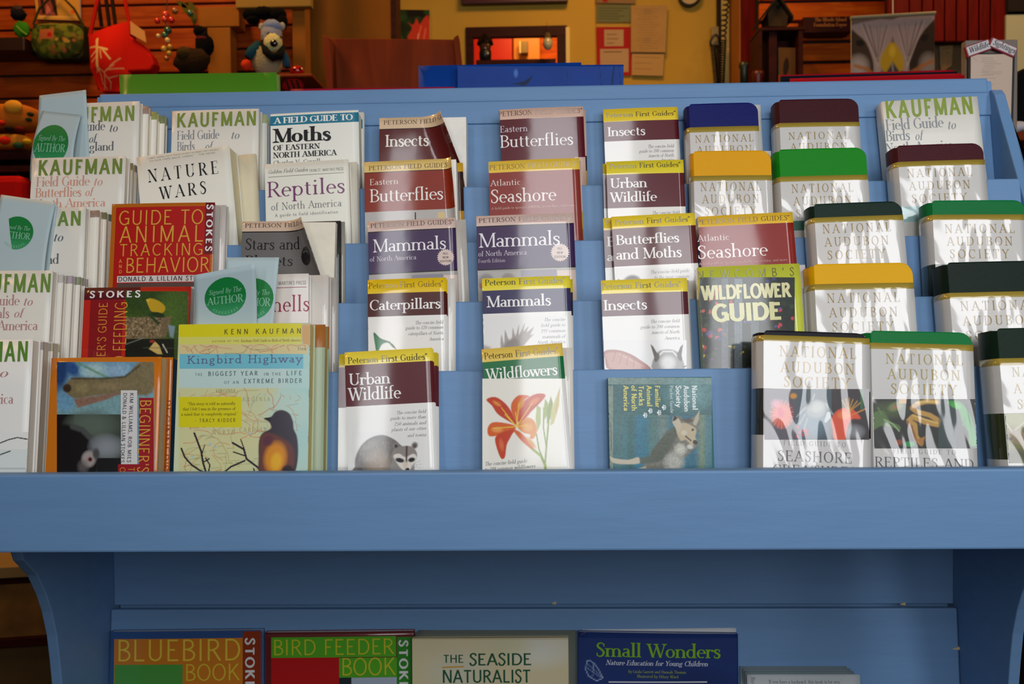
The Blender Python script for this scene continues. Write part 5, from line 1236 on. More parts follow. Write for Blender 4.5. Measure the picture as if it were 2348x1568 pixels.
def bpx(x0, y0, x1, y1, Y, d):
    """box with its front face at depth Y covering a picture rectangle, d deep"""
    a, b = aty(x0, y1, Y), aty(x1, y0, Y)
    return a.x, b.x, Y, Y + d, a.z, b.z
def S(Y): return Y / FPX      # metres per picture unit at depth Y
def T3(name, s, O, U, V, w, cap, col, style, mt, parent, slant=0, track=.02):
    W_, Q = text_quads(s, style, track, slant); U = Vector(U).normalized(); V = Vector(V).normalized(); n = U.cross(V)
    mb = MB(); c = lin(col)
    for i, q in enumerate(Q): mb.face([Vector(O) + U * (a * w / W_) + V * (b * cap) + n * (.0006 + (i % 19) * 1e-5) for a, b in q], c)
    return mb.build(name, mt, parent)
def local(mb, o):
    c = o.matrix_world.translation
    mb.v = [(a - c.x, b - c.y, d - c.z) for a, b, d in mb.v]; return mb
def thing(name, loc, label, cat, group=None):
    o = empty(name, Vector(loc), label, cat, group); return o

# slatted display wall on the left
Y0 = 2.78
a, b = aty(-120, 119, Y0).x, aty(680, 119, Y0).x
sw_ = struct('wall_slatted', bx(a, b, Y0 + .012, Y0 + .05, .2, 2.75), M_DARK)
zt_ = aty(200, 171, Y0).z
for k in range(-16, 11):
    z = zt_ + k * .0762
    if z + .072 > 2.75 or z < .2: continue
    o = MB().box(a, b, Y0, Y0 + .014, z + .004, z + .0722).build('slat', M_SLAT, sw_, bevel=.002)
# tan frame of the display bay
fr = thing('display_frame', aty(505, 180, 2.72), 'tan painted display frame with a crossbeam and post in front of the slatted wall', 'display frame')
for nm, q in (('crossbeam', (455, 14, 548, 62)), ('post', (482, 62, 528, 420)), ('side_board', (676, -200, 696, 420))):
    x0, x1, y0_, y1_, z0_, z1_ = bpx(*q, 2.70, .06)
    local(bx(x0, x1, y0_, y1_, z0_, z1_), fr).build(nm, M_TAN, fr, bevel=.003)
# divider wall, cream wall with an opening, pilaster
x0 = aty(690, 0, 2.9).x; x1 = aty(897, 0, 2.9).x
struct('wall_divider', bx(x0, x1, 2.9, 2.98, 0, ZC), M_TAN)
struct('trim_1', bx(x1, x1 + .018, 2.885, 2.99, 0, ZC), M_DARKW)
YC = 3.8
ox0, oz, ox1 = aty(1068, 62, YC).x, aty(1180, 62, YC).z, aty(1300, 62, YC).x
ozb = oz - .5
xl, xr = aty(860, 0, YC).x, aty(1363, 0, YC).x
mb = MB(); mb.box(xl - .6, ox0, YC, YC + .12, 0, ZC).box(ox1, xr, YC, YC + .12, 0, ZC).box(ox0, ox1, YC, YC + .12, oz, ZC).box(ox0, ox1, YC, YC + .12, 0, ozb)
struct('wall_cream', mb, M_CREAM)
xr2 = aty(1676, 0, 3.95).x
struct('wall_recess', bx(xr - .02, xr2, 3.95, 4.0, 0, ZC), M_CREAM)
struct('trim_2', bx(xr2, xr2 + .03, 3.9, 4.0, 0, ZC), M_DARK)
wf = struct('window_4', MB().box(ox0, ox0 + .035, YC - .01, YC + .02, ozb, oz - .046).box(ox1 - .045, ox1, YC - .01, YC + .02, ozb, oz - .046).box(ox0, ox1, YC - .01, YC + .02, oz - .045, oz), M_DARKW)
struct('trim_3', MB().box(*bpx(1299, 62, 1306, 260, YC - .02, .02)), mat('pale_edge_paint', 'd8c070', rough=.5))
# what shows through the opening
for nm, q, m_, lb, ct in (('red_display_panel', (1060, 70, 1174, 330), 'b80808', 'flat red display panel seen through the dark framed opening', 'panel'),
                          ('yellow_cabinet', (1179, 70, 1238, 330), 'c87c10', 'yellow cabinet with grey handles seen through the dark framed opening', 'cabinet')):
    t = thing(nm, aty((q[0] + q[2]) / 2, 300, 4.9), lb, ct)
    x0, x1, y0_, y1_, z0_, z1_ = bpx(*q, 4.88, .25)
    local(bx(x0, x1, y0_, y1_, 0, z1_, lin(m_)), t).build('body', M_PLAST, t, bevel=.006)
    if nm == 'yellow_cabinet':
        for yy in (94, 136):
            h = bx(*bpx(1194, yy, 1211, yy + 28, 4.84, .04), lin('7a6a50')); local(h, t).build('handle', M_MET, t, bevel=.004)
            h = bx(*bpx(1191, yy, 1194, yy + 28, 4.835, .045), lin('d8c890')); local(h, t).build('handle_edge', M_MET, t)
o = MB().box(*bpx(1238, 60, 1320, 360, 5.0, .05)).build('orange_partition', M_PINE); tag(o, 'orange pine partition behind the hanging bulb ornament', 'partition')
# hanging glass bulb
Yb = 3.7
t = thing('hanging_ornament', aty(1256, 96, Yb), 'small pale glass bulb ornament hanging on a thread in the opening', 'ornament')
c = aty(1256, 98, Yb); k = S(Yb)
local(MB().lathe([(.0, -17 * k), (7 * k, -14 * k), (11 * k, -5 * k), (11 * k, 3 * k), (7 * k, 11 * k), (3 * k, 16 * k)], c, lin('b8b088')), t).build('bulb', M_SHINY, t, smooth=True)
local(MB().lathe([(0, 24 * k), (3.5 * k, 22 * k), (8 * k, 12 * k), (9 * k, 10 * k)], c, lin('5c4c30')), t).build('cap', M_SHINY, t, smooth=True)
local(MB().tube([c + Vector((0, 0, 22 * k)), Vector((c.x, YC - .012, c.z + 62 * k))], .0008, lin('302010'), 5), t).build('thread', M_PLAST, t)
# dark lantern standing in the opening
t = thing('lantern', aty(1113, 150, 3.80), 'small dark lantern standing at the left of the dark framed opening', 'lantern')
c = aty(1113, 140, 3.80); k = S(3.80)
local(MB().lathe([(0, 0), (13 * k, 0), (14 * k, 18 * k), (13 * k, 24 * k), (0, 24 * k)], c, lin('1c1a12')), t).build('base', M_PLAST, t, smooth=True)
local(MB().lathe([(12 * k, 24 * k), (14 * k, 34 * k), (13 * k, 40 * k)], c, lin('4c3018')), t).build('glass_cage', M_SHINY, t, smooth=True)
local(MB().lathe([(19 * k, 38 * k), (17 * k, 46 * k), (9 * k, 56 * k), (4 * k, 62 * k), (0, 62 * k)], c, lin('181008')), t).build('roof', M_SHINY, t, smooth=True)
local(MB().ball(c + Vector((6 * k, -13 * k, 13 * k)), 3 * k, lin('c8c0a0'), 10, 6), t).build('bead', M_SHINY, t, smooth=True)
# ledge that carries it
o = bx(ox0 + .046, ox1 - .052, YC - .02, YC + .1, aty(1113, 140, 3.8).z - .02, aty(1113, 140, 3.8).z - .001); o = o.build('ledge_board', M_DARKW); o['kind'] = 'structure'; o.name = 'trim_4'

def flat(name, label, cat, cv, Y, q, thick=.01, frame_col=None, m=M_FLAT, backc='c8c0a8'):
    """framed or unframed flat picture; q = TL, TR, BR, BL picture points at depth Y"""
    TL, TR, BR, BL = [aty(*p, Y) for p in q]
    ctr = (BL + BR) / 2
    t = thing(name, ctr, label, cat)
    fn = lambda px, py: (lambda u, v: (TL * (1 - u) * (1 - v) + TR * u * (1 - v) + BR * u * v + BL * (1 - u) * v) - ctr + Vector((0, -.0008, 0)))((px - cv.x0) / (cv.x1 - cv.x0), (py - cv.y0) / (cv.y1 - cv.y0))
    panel_mesh('picture', cv, fn, m, t, smooth=False)
    P = [p - ctr for p in (BL, BR, TR, TL)]
    mb = MB(); n = 4; d = Vector((0, thick, 0)); c = lin(backc)
    mb.face(P, c); mb.face([p + d for p in P][::-1], c)
    for i in range(4): j = (i + 1) % 4; mb.face([P[j], P[i], P[i] + d, P[j] + d], c)
    mb.build('backing', M_FLAT, t)
    if frame_col:
        mb = MB(); w = .012
        for i in range(4):
            a_, b_ = P[i], P[(i + 1) % 4]; e = (b_ - a_).normalized(); m2 = Vector((0, -.008, 0)); up = Vector((-e.z, 0, e.x)) * w
            for s_ in (0,): mb.face([a_ + m2, b_ + m2, b_ + m2 + up, a_ + m2 + up], lin(frame_col)); mb.face([a_, b_, b_ + m2, a_ + m2], lin(frame_col)); mb.face([a_ + up, a_ + up + m2, b_ + up + m2, b_ + up], lin(frame_col))
        mb.build('frame', M_MET, t)
    return t
# lily picture
cv = Canvas(898, 22, 985, 92, 2, '14240c'); cv.rect(898, 22, 985, 38, '0a0a08').blobs(20, 5, 14, ['1c3c10', '24481c', '102008'], 3, .8)
cv.poly([(935, 92), (945, 66), (936, 52), (948, 58), (955, 42), (962, 56), (975, 38), (984, 40), (984, 92)], 'c83820', 2).line([(958, 90), (966, 60)], 3, 'e86848', 2).line([(972, 90), (976, 66)], 3, 'e87050', 2).ell(902, 56, 8, 8, 'a02010', 0, .8).line([(958, 92), (960, 78)], 2, 'e8b0a0', 1.5)
flat('flower_picture', 'dark picture of a red lily hanging on the cream wall left of the opening', 'picture', cv, 3.78, ((898, 22), (985, 23), (985, 91), (898, 90)))
o = bx(*bpx(1058, -60, 1302, 8, 3.76, .035), lin('3c0410')).build('red_wall_board', M_PLAST, bevel=.004); tag(o, 'dark crimson board on the cream wall above the opening', 'board')
# notices
cv = Canvas(1367, 62, 1448, 174, 2, 'a00c0c'); cv.rect(1386, 68, 1430, 107, 'b09068').rect(1375, 112, 1441, 166, 'b09068').rect(1383, 118, 1425, 121, '5c3c28')
for i in range(6): cv.rect(1392, 73 + i * 5, 1418 - (i % 3) * 5, 74.5 + i * 5, '7c5c40'); cv.rect(1382, 125 + i * 6, 1425 - (i * 7) % 20, 127 + i * 6, '7c5c40')
flat('red_notice', 'red notice with two pale rounded panels on the recessed cream wall', 'notice', cv, 3.94, ((1367, 62), (1448, 62), (1447, 173), (1369, 175)))
cv = Canvas(1367, 12, 1446, 50, 2, '6c7048')
for i in range(5): cv.rect(1372, 18 + i * 6, 1440 - (i * 11) % 25, 20 + i * 6, '4c5034')
flat('green_notice', 'greenish paper notice pinned above the red one', 'notice', cv, 3.94, ((1367, 12), (1446, 12), (1446, 50), (1367, 50)))
cv = Canvas(1360, -40, 1460, 6, 2, '8c6c40'); cv.ell(1384, -2, 9, 9, '9c1010', 0, .3)
flat('pinned_strip', 'tan paper strip with a red dot, at the top edge above the green notice', 'notice', cv, 3.93, ((1366, -40), (1458, -40), (1457, 8), (1366, 6)))
cv = Canvas(1447, 12, 1528, 120, 2, 'a8844c'); cv.noise(.06, 8, 2)
for i in range(16): cv.rect(1458 + (i * 7) % 12, 20 + i * 6, 1510 - (i * 5) % 15, 21.5 + i * 6, '8c6c40', .6)
cv.ell(1484, 26, 12, 8, '98784a', 0, .5).ell(1484, 92, 10, 8, '98784a', 0, .5)
flat('line_drawing_sheet', 'large tan paper sheet with faint drawings beside the green notice', 'notice', cv, 3.92, ((1447, 12), (1530, 12), (1526, 120), (1447, 119)))
cv = Canvas(1449, 122, 1525, 174, 2, 'b08c54')
for i in range(6): cv.rect(1455, 130 + i * 7, 1515 - (i * 9) % 20, 132 + i * 7, '8c6c40', .8)
flat('pinned_note', 'tan handwritten note pinned under the drawing sheet', 'notice', cv, 3.93, ((1449, 122), (1523, 124), (1520, 174), (1449, 172)))
# clock
c = aty(1581, -12, 3.92); k = S(3.92)
t = thing('wall_clock', c, 'round black rimmed wall clock cut by the top edge', 'clock')
mb = MB(); pts = [c + Vector((24 * k * math.cos(i * PI / 16), 0, 24 * k * math.sin(i * PI / 16))) for i in range(33)]
local(mb.tube(pts, 3.4 * k, lin('080808'), 8, cap=False), t).build('rim', M_PLAST, t, smooth=True)
mb = MB(); mb.face([c + Vector((23 * k * math.cos(i * PI / 16), .002, 23 * k * math.sin(i * PI / 16))) for i in range(32)], lin('b8a070')); local(mb, t).build('face', M_PLAST, t)
mb = MB(); mb.tube([c + Vector((0, -.004, 0)), c + Vector((-.02, -.004, -.02))], .0022, lin('101010'), 6); local(mb, t).build('hand', M_PLAST, t)
# coiled phone cords on the pale door edge
struct('trim_5', bx(*bpx(1652, -200, 1671, 520, 3.9, .05), (1, 1, 1)), mat('pale_door_edge', 'c8b060', rough=.5))
struct('trim_6', bx(*bpx(1650, -200, 1652.5, 520, 3.895, .05)), M_DARK)
def coil(name, p0, p1, r, turns, label, bow=0):
    a_, b_ = Vector(p0), Vector(p1); n = turns * 10; pts = []
    for i in range(n + 1):
        f = i / n; th = 2 * PI * turns * f; c_ = a_.lerp(b_, f) + Vector((bow * math.sin(PI * f), 0, 0))
        pts.append(c_ + Vector((r * math.cos(th), r * math.sin(th), 0)))
    t = thing(name, a_, label, 'cord', 'coiled phone cords on the door edge')
    local(MB().tube(pts, .0038, lin('100e0a'), 6), t).build('coil', M_PLAST, t, smooth=True)
Yc = 3.84
coil('coiled_cord', aty(1668, -30, Yc), aty(1658, 88, Yc), 6 * S(Yc), 10, 'black coiled cord hanging loosely from the top edge over the pale door edge')
coil('coiled_cord', aty(1634, 105, Yc), aty(1645, 215, Yc), 4.5 * S(Yc), 22, 'tight black coiled cord hanging below the pale wall plate')
coil('coiled_cord', aty(1660, 90, Yc), aty(1655, 215, Yc), 4.5 * S(Yc), 22, 'tight black coiled cord right of the one below the wall plate')
t = thing('wall_plate', aty(1641, 105, 3.9), 'pale wall plate with a black hook loop beside the door edge', 'wall plate')
local(bx(*bpx(1632, 60, 1650, 105, 3.9, .02), lin('8c7c50')), t).build('plate', M_PLAST, t, bevel=.003)
lp_ = [aty(x, y, 3.87) for x, y in ((1630, 105), (1629, 96), (1634, 84), (1642, 80), (1648, 86), (1650, 104), (1630, 105))]
local(MB().tube(lp_, .006, lin('0c0e0a'), 6), t).build('hook_loop', M_PLAST, t, smooth=True)
# brown posts and panels right of the door
struct('trim_7', bx(*bpx(1679, -300, 1696, 520, 3.86, .06)), M_TAN)
struct('trim_8', bx(*bpx(1696, -300, 1706, 520, 3.85, .07)), mat('light_orange_trim', 'a8641c', rough=.5))
struct('wall_brown', bx(*bpx(1706, -300, 1746, 520, 3.8, .1)), M_REDW)
# knotty pine boards (piece by piece)
pn = struct('wall_pine', bx(*bpx(1740, -300, 2055, 520, 3.72, .05)), M_DARK)
ya_ = -46
while ya_ < 260:
    x0, x1, y0_, y1_, z0_, z1_ = bpx(1742, ya_ + 1, 2052, ya_ + 46, 3.70, .02)
    bx(x0, x1, y0_, y1_, z0_, z1_).build('pine_board', M_PINE, pn, bevel=.002); ya_ += 47
rd = struct('wall_red', bx(*bpx(2040, -300, 2420, 95, 3.35, .05)), M_DARK)
xs_ = [2036, 2086, 2115, 2141, 2167, 2194, 2220, 2246, 2272, 2312]
for i in range(len(xs_) - 1):
    o = bx(*bpx(xs_[i] + .8, -300, xs_[i + 1] - .8, 95, 3.33, .02)).build('red_board', M_REDW, rd, bevel=.003)
struct('wall_olive', bx(*bpx(2052, 95, 2330, 560, 3.42, .05)), mat('olive_brown_wall', '5c4424', rough=.7))
struct('wall_pale', bx(*bpx(2305, 26, 2700, 560, 3.32, .05)), mat('pale_green_grey_wall', 'b8bc9c', rough=.7))
struct('trim_9', bx(*bpx(2312, -300, 2700, 26, 3.31, .05)), M_DARK)
cv = Canvas(2156, 104, 2186, 166, 2, '8c6c44'); cv.line([(2172, 118), (2174, 130)], 1, '5c4428').rect(2160, 110, 2182, 112, '6c5030')
flat('small_pinned_paper', 'small curled tan paper on the olive wall below the red boards', 'notice', cv, 3.40, ((2156, 106), (2185, 104), (2182, 150), (2160, 166)))
# shelf cabinet with a bird house on it
t = thing('shadow_box_cabinet', aty(1793, 165, 3.55), 'small dark open cabinet hanging on the pine boards under the bird house', 'cabinet')
for nm, q, d, Yq in (('top_board', (1740, 60, 1848, 70), .15, 3.5), ('side_board', (1742, 70, 1748, 230), .15, 3.5), ('side_board', (1832, 70, 1842, 230), .15, 3.5), ('divider', (1764, 70, 1782, 230), .13, 3.52), ('back_board', (1742, 70, 1842, 230), .01, 3.64)):
    local(bx(*bpx(*q, Yq, d)), t).build(nm, M_DARKW, t, bevel=.002)
cv = Canvas(1788, 109, 1832, 170, 1.6, '5c3c18'); cv.poly([(1801, 132), (1808, 124), (1814, 130), (1814, 142), (1806, 156), (1812, 168), (1802, 158), (1799, 144)], '1c0c08', 2)
flat('pepper_picture', 'small tan picture of a dark pepper standing inside the dark cabinet', 'picture', cv, 3.53, ((1786, 109), (1824, 110), (1824, 200), (1786, 200)))
for nm, c_, r_, cl, lb in (('green_jar', (1706, 152), 12, '101c0c', 'dark green jar at the foot of the brown wall'), ('maroon_jar', (1738, 172), 14, '4c0c0c', 'maroon lump shaped jar below the dark cabinet')):
    p = aty(*c_, 3.45); k = S(3.45)
    o = MB().lathe([(0, -60 * k), (r_ * .8 * k, -60 * k), (r_ * .8 * k, -8 * k), (r_ * k, 0), (r_ * .9 * k, 8 * k), (r_ * .3 * k, 10 * k), (0, 10 * k)], (0, 0, 0), lin(cl)).build(nm, M_PLAST, smooth=True); o.location = p; tag(o, lb, 'jar')
t = thing('bird_house', aty(1783, 60, 3.55), 'weathered pointed bird house with a round hole standing on the dark cabinet', 'bird house')
k = S(3.5)
P = [aty(x, y, 3.5) for x, y in ((1763, 60), (1804, 60), (1808, 30), (1784, -6), (1760, 30))]
local(MB().prism([(p.x, p.z) for p in P], 'y', 3.5, 3.6, lin('3a2810')), t).build('body', M_FLAT, t)
for a_, b_ in (((1745, 38), (1783, -12)), ((1818, 38), (1785, -12))):
    A, B = aty(*a_, 3.48), aty(*b_, 3.48); dn = Vector((0, 0, -.012))
    q = [(A.x, A.z), (B.x, B.z), (B.x, B.z - .016), (A.x, A.z - .012)]
    if A.x > B.x: q = q[::-1]
    local(MB().prism(q, 'y', 3.47, 3.63, lin('1c140c')), t).build('roof_board', M_FLAT, t)
c = aty(1785, 16, 3.497)
mb = MB(); mb.face([c + Vector((5 * k * math.cos(-i * PI / 8), -.001, 5 * k * math.sin(-i * PI / 8))) for i in range(16)][::-1], lin('050403')); local(mb, t).build('entrance_hole', M_FLAT, t)
# foyer sign
t = thing('foyer_sign', aty(1898, 75, 3.62), 'brown wooden sign with two lines of gold lettering on the pine boards', 'sign')
local(bx(*bpx(1842, 37, 1954, 75, 3.6, .07)), t).build('board', M_DARKW, t, bevel=.002)
for st, x0_, x1_, y_ in (('The Rhode Island', 1868, 1941, 49), ('Foundation Foyer', 1866, 1941, 61)):
    A, B = aty(x0_, y_, 3.598), aty(x1_, y_ - .6, 3.598)
    o = T3('lettering', st, A - t.location, B - A, (0, 0, 1), (B - A).length, 8 * S(3.6), 'a8682c', 'bold', M_FLAT, t)
# eagle poster
cv = Canvas(1952, 30, 2143, 190, 1.8, '6c5a54')
cv.noise(.15, 14, 3).poly([(1952, 52), (1985, 50), (2000, 90), (2010, 140), (1975, 130), (1952, 110)], '3c2c20', 8).poly([(2143, 40), (2110, 48), (2090, 90), (2075, 140), (2115, 130), (2143, 110)], '2c2018', 8)
cv.poly([(1954, 44), (2046, 38), (2040, 90), (2020, 140), (2008, 160), (2002, 120), (1985, 80), (1962, 60)], 'a08c88', 4).poly([(2046, 38), (2143, 32), (2120, 60), (2098, 90), (2082, 130), (2080, 160), (2064, 120)], 'a08c88', 4)
for s_ in (-1, 1):
    for dx, h in ((8, 50), (16, 46), (24, 52), (34, 48), (42, 44)):
        cv.line([(2047 + s_ * 34, 120), (2047 + s_ * dx * 1.6, h)], 4, '4c3c3c', 4, .6).line([(2047 + s_ * 34, 130), (2047 + s_ * (dx * 1.8 - 4), h)], 3, 'b8a4a0', 3, .7)
cv.rect(2002, 110, 2018, 150, 'a89890', .5).rect(2076, 110, 2086, 150, 'a89890', .5)
cv.ell(1972, 82, 12, 8, '120c08', 10, .4).ell(2120, 76, 12, 8, '120c08', -10, .4).ell(1968, 130, 30, 30, 'a89c94', 0, .9).ell(2128, 130, 26, 30, '8c8078', 0, .9)
cv.poly([(2046, 82), (2062, 96), (2072, 118), (2070, 138), (2050, 145), (2025, 140), (2018, 118), (2030, 94)], 'b8941c', 5).ell(2046, 100, 10, 16, 'd0ac2c', 0, .9).poly([(2047, 122), (2060, 138), (2072, 190), (2024, 190), (2034, 140)], '3c3a3c', 5).line([(2046, 126), (2050, 165)], 4, '8c8888', 4)
cv.line([(1960, 128), (1990, 136), (2008, 152)], 7, 'b0641c', 5, .8).line([(2138, 122), (2108, 134), (2080, 150)], 7, 'b0641c', 5, .8).ell(1975, 165, 26, 20, 'b8b0ac', 0, .9).ell(2112, 165, 26, 20, 'b0a8a4', 0, .9)
t = flat('eagle_poster', 'hanging poster of an eagle face with yellow beak, right of the pine boards', 'poster', cv, 2.9, ((1952, 42), (2143, 31), (2143, 220), (1952, 220)), thick=.004)
A, B = aty(1950, 41, 2.89), aty(2145, 30, 2.89)
local(MB().tube([A, B], .006, lin('8c8468'), 8), t).build('rod', M_PLAST, t); m_ = (A + B) / 2
local(MB().tube([m_, m_ + Vector((0, 0, .5))], .0018, lin('d8d0b0'), 5), t).build('cord', M_PLAST, t)
# wildlife sightings board
Yw = 1.75
t = thing('sightings_board', aty(2270, 420, Yw), 'grey sightings board with pinkish dry erase sheet behind the right end of the rack', 'notice board')
AB = bpx(2213, 90, 2334, 640, Yw, .02); local(bx(*AB, lin('8a8078')), t).build('board', M_FLAT, t, bevel=.002)
Q = [aty(x, y, Yw - .006) for x, y in ((2220, 122), (2326, 122), (2318, 420), (2218, 420))]
mb = MB(); mb.prism([(p.x, p.z) for p in reversed(Q)], 'y', Yw - .008, Yw, lin('1c1c1c')); local(mb, t).build('sheet_frame', M_PLAST, t)
cv = Canvas(2226, 125, 2322, 420, 1.6, 'e0c8b4')
r = random.Random(4)
for i in range(9): cv.line([(2256 + r.uniform(-8, 3), 133 + i * 4.6), (2280 + r.uniform(-6, 20), 133 + i * 4.6)], 1.3, '8c7c74', 1.4, .55)
for i in range(14): cv.line([(2248 + r.uniform(-2, 8), 165 + i * 7.2), (2266 + r.uniform(-4, 22), 165 + i * 7.2)], 1.3, '8c7c74', 1.4, .5)
cv.line([(2230, 131), (2240, 140)], 1.5, 'c88c94', 1.3, .6)
QQ = [aty(x, y, Yw - .0095) for x, y in ((2226, 125), (2322, 124), (2314, 420), (2224, 420))]; ct = t.location
fn = lambda px, py: (lambda u, v: QQ[0] * (1 - u) * (1 - v) + QQ[1] * u * (1 - v) + QQ[2] * u * v + QQ[3] * (1 - u) * v - ct)((px - 2226) / 96, (py - 125) / 295)
panel_mesh('writing_sheet', cv, fn, mat('dry_erase_sheet', rough=.35, coat=.3), t, smooth=False)
for word, TLp, TRp, h in (('Wildlife', (2212, 108), (2266, 89), 24), ('Sightings', (2276, 85), (2334, 110), 22)):
    A, B = aty(*TLp, Yw - .014), aty(*TRp, Yw - .014); U = (B - A).normalized(); V = Vector((-U.z, 0, U.x)); k = S(Yw)
    for nm, g, dy, cl in (('plaque_border', 0, 0, '9c3444'), ('plaque', 2.2 * k, -.0015, 'e4dee0')):
        q = [A + U * g - V * g, B - U * g - V * g, B - U * g - V * (h * k - g), A + U * g - V * (h * k - g)]
        mb = MB(); mb.prism([(p.x, p.z) for p in reversed(q)], 'y', q[0].y + dy, q[0].y + .006, lin(cl)); local(mb, t).build(nm, M_FLAT, t)
    O = A + U * 5 * k - V * (h * .70) * k + Vector((0, -.0016, 0))
    T3('lettering', word, O - ct, U, V, (B - A).length - 9 * k, 12 * k, '2a2426', 'serif', M_FLAT, t, slant=.25)
local(MB().tube([(AB[0] + .02, Yw + .03, AB[4] + .02), (AB[0] - .01, Yw + .1, 0)], .012, lin('4a4038'), 8), t).build('easel_leg', M_PLAST, t)
local(MB().tube([(AB[1] - .02, Yw + .03, AB[4] + .02), (AB[1] + .01, Yw + .1, 0)], .012, lin('4a4038'), 8), t).build('easel_leg', M_PLAST, t)
p_ = aty(1722, 152, 3.45)
o = bx(p_.x - .2, p_.x + .3, 3.36, 3.62, 0, p_.z - 60 * S(3.45) - .035).build('brown_counter', M_DARKW); tag(o, 'dark counter under the green and maroon jars', 'counter')
# black chair back and pale cloth at the far right edge
Yr = 1.95
t = thing('black_chair', aty(2400, 560, Yr), 'black rounded chair back at the right edge behind the rack end', 'chair')
x0, x1, _, _, z0_, z1_ = bpx(2322, 148, 2480, 292, Yr, 0)
mb = MB(); n = 20; w_, h_ = (x1 - x0) / 2, (z1_ - z0_) / 2; pl = []
for i in range(n * 2):
    a_ = PI * i / n; c_, s_ = math.cos(a_), math.sin(a_); pl.append(((x0 + x1) / 2 + w_ * abs(c_) ** .55 * (1 if c_ > 0 else -1), (z0_ + z1_) / 2 + h_ * abs(s_) ** .6 * (1 if s_ > 0 else -1)))
local(mb.prism(pl, 'y', Yr, Yr + .06, lin('0b0b0d')), t).build('backrest', M_CLOTH, t, bevel=.01)
for sx_ in (.3, .7): local(MB().tube([(x0 + (x1 - x0) * sx_, Yr + .04, z0_ + .02), (x0 + (x1 - x0) * sx_, Yr + .1, 0.0)], .012, lin('101010'), 8), t).build('leg', M_PLAST, t)
o = MB().ball((0, 0, 0), (.022, .02, .011), lin('c8c8d0'), 12, 8, fn=lambda u: 1 + .2 * math.sin(5 * u[0] + 3 * u[2])).build('white_cloth', M_CLOTH, smooth=True); o.location = aty(2336, 292, 1.9); tag(o, 'small crumpled white cloth below the black chair back', 'cloth')
o = bx(*bpx(2326, 299, 2480, 322, 1.86, .07)).build('brown_counter', M_BENCH, bevel=.004); tag(o, 'brown wooden counter edge under the white cloth at the right', 'counter')

# bench back behind the rack top
t = thing('bench', aty(905, 260, 2.35), 'brown wooden high bench back with sloping ends, behind the rack top', 'bench')
P = [aty(x, y, 2.35) for x, y in ((772, 330), (1072, 330), (1050, 90), (750, 87))]
local(MB().prism([(p.x, p.z) for p in P], 'y', 2.35, 2.38), t).build('back_panel', M_BENCH, t, bevel=.003)
P = [aty(x, y, 2.33) for x, y in ((762, 330), (776, 330), (764, 95), (745, 87))]
local(MB().prism([(p.x, p.z) for p in P], 'y', 2.30, 2.35), t).build('end_board', M_BENCH, t, bevel=.003)
P = [aty(x, y, 2.33) for x, y in ((1064, 330), (1078, 330), (1053, 87), (1042, 94))]
local(MB().prism([(p.x, p.z) for p in P], 'y', 2.30, 2.35), t).build('end_board', M_BENCH, t, bevel=.003)
local(bx(-.5, .02, 2.3, 2.62, .42, .45, (1, 1, 1)), t).build('seat_board', M_BENCH, t)
for x in (-.52, .0): local(bx(x, x + .03, 2.3, 2.62, 0, .9), t).build('leg_board', M_BENCH, t)

# ---------------------------------------------------------------- goods hanging on the slatted wall
Yh = 2.70; k = S(Yh)
def put(mb, name, m, t, **kw): return local(mb, t).build(name, m, t, **kw)
t = thing('plush_toy', aty(45, 30, Yh), 'dark plush toy clipped to the slatted wall above the green pouch', 'plush toy')
put(MB().ball(aty(42, 32, Yh), (17 * k, 14 * k, 15 * k), lin('141418'), fn=lambda u: 1 + .12 * math.sin(9 * u[0]) * math.cos(7 * u[2])), 'body', M_FUR, t, smooth=True)
put(MB().ball(aty(40, 20, Yh - .01), (12 * k, 8 * k, 8 * k), lin('3c2c28')), 'head', M_FUR, t, smooth=True)
t = thing('green_pouch', aty(50, 85, Yh), 'crumpled bright green pouch hanging on the slatted wall', 'pouch')
put(MB().ball(aty(50, 68, Yh), (19 * k, 10 * k, 19 * k), lin('2c6c0c'), 18, 14, fn=lambda u: 1 + .1 * math.sin(8 * u[0] + 3) * math.sin(7 * u[2] + 1)), 'body', M_CLOTH, t, smooth=True)
put(MB().tube([aty(38, 60, Yh - .03), aty(50, 72, Yh - .034), aty(62, 80, Yh - .03)], .003, lin('5c8c2c'), 6), 'strap', M_CLOTH, t)
o = bx(*bpx(-60, 84, 55, 119, 2.66, .1), lin('200606')).build('dark_box', M_PLAST, bevel=.004); tag(o, 'dark maroon box hanging at the left edge below the green pouch', 'box')
cv = Canvas(80, -12, 182, 49, 1.6, 'b88430'); cv.rect(86, -12, 130, 40, '7c3428').poly([(92, -12), (98, -12), (102, 36), (94, 36)], '100606', 2).poly([(112, -12), (124, -12), (131, 38), (126, 38)], '100606', 2).poly([(103, 36), (106, 10), (122, 36)], 'b05c50', 3).ell(167, 29, 6, 5, 'c84828', 0, .5).rect(84, 40, 176, 44, 'c89848')
flat('greeting_card', 'tan card with dark strokes and red dot above the camouflage purse', 'card', cv, 2.76, ((79, -12), (181, -12), (183, 47), (85, 44)))
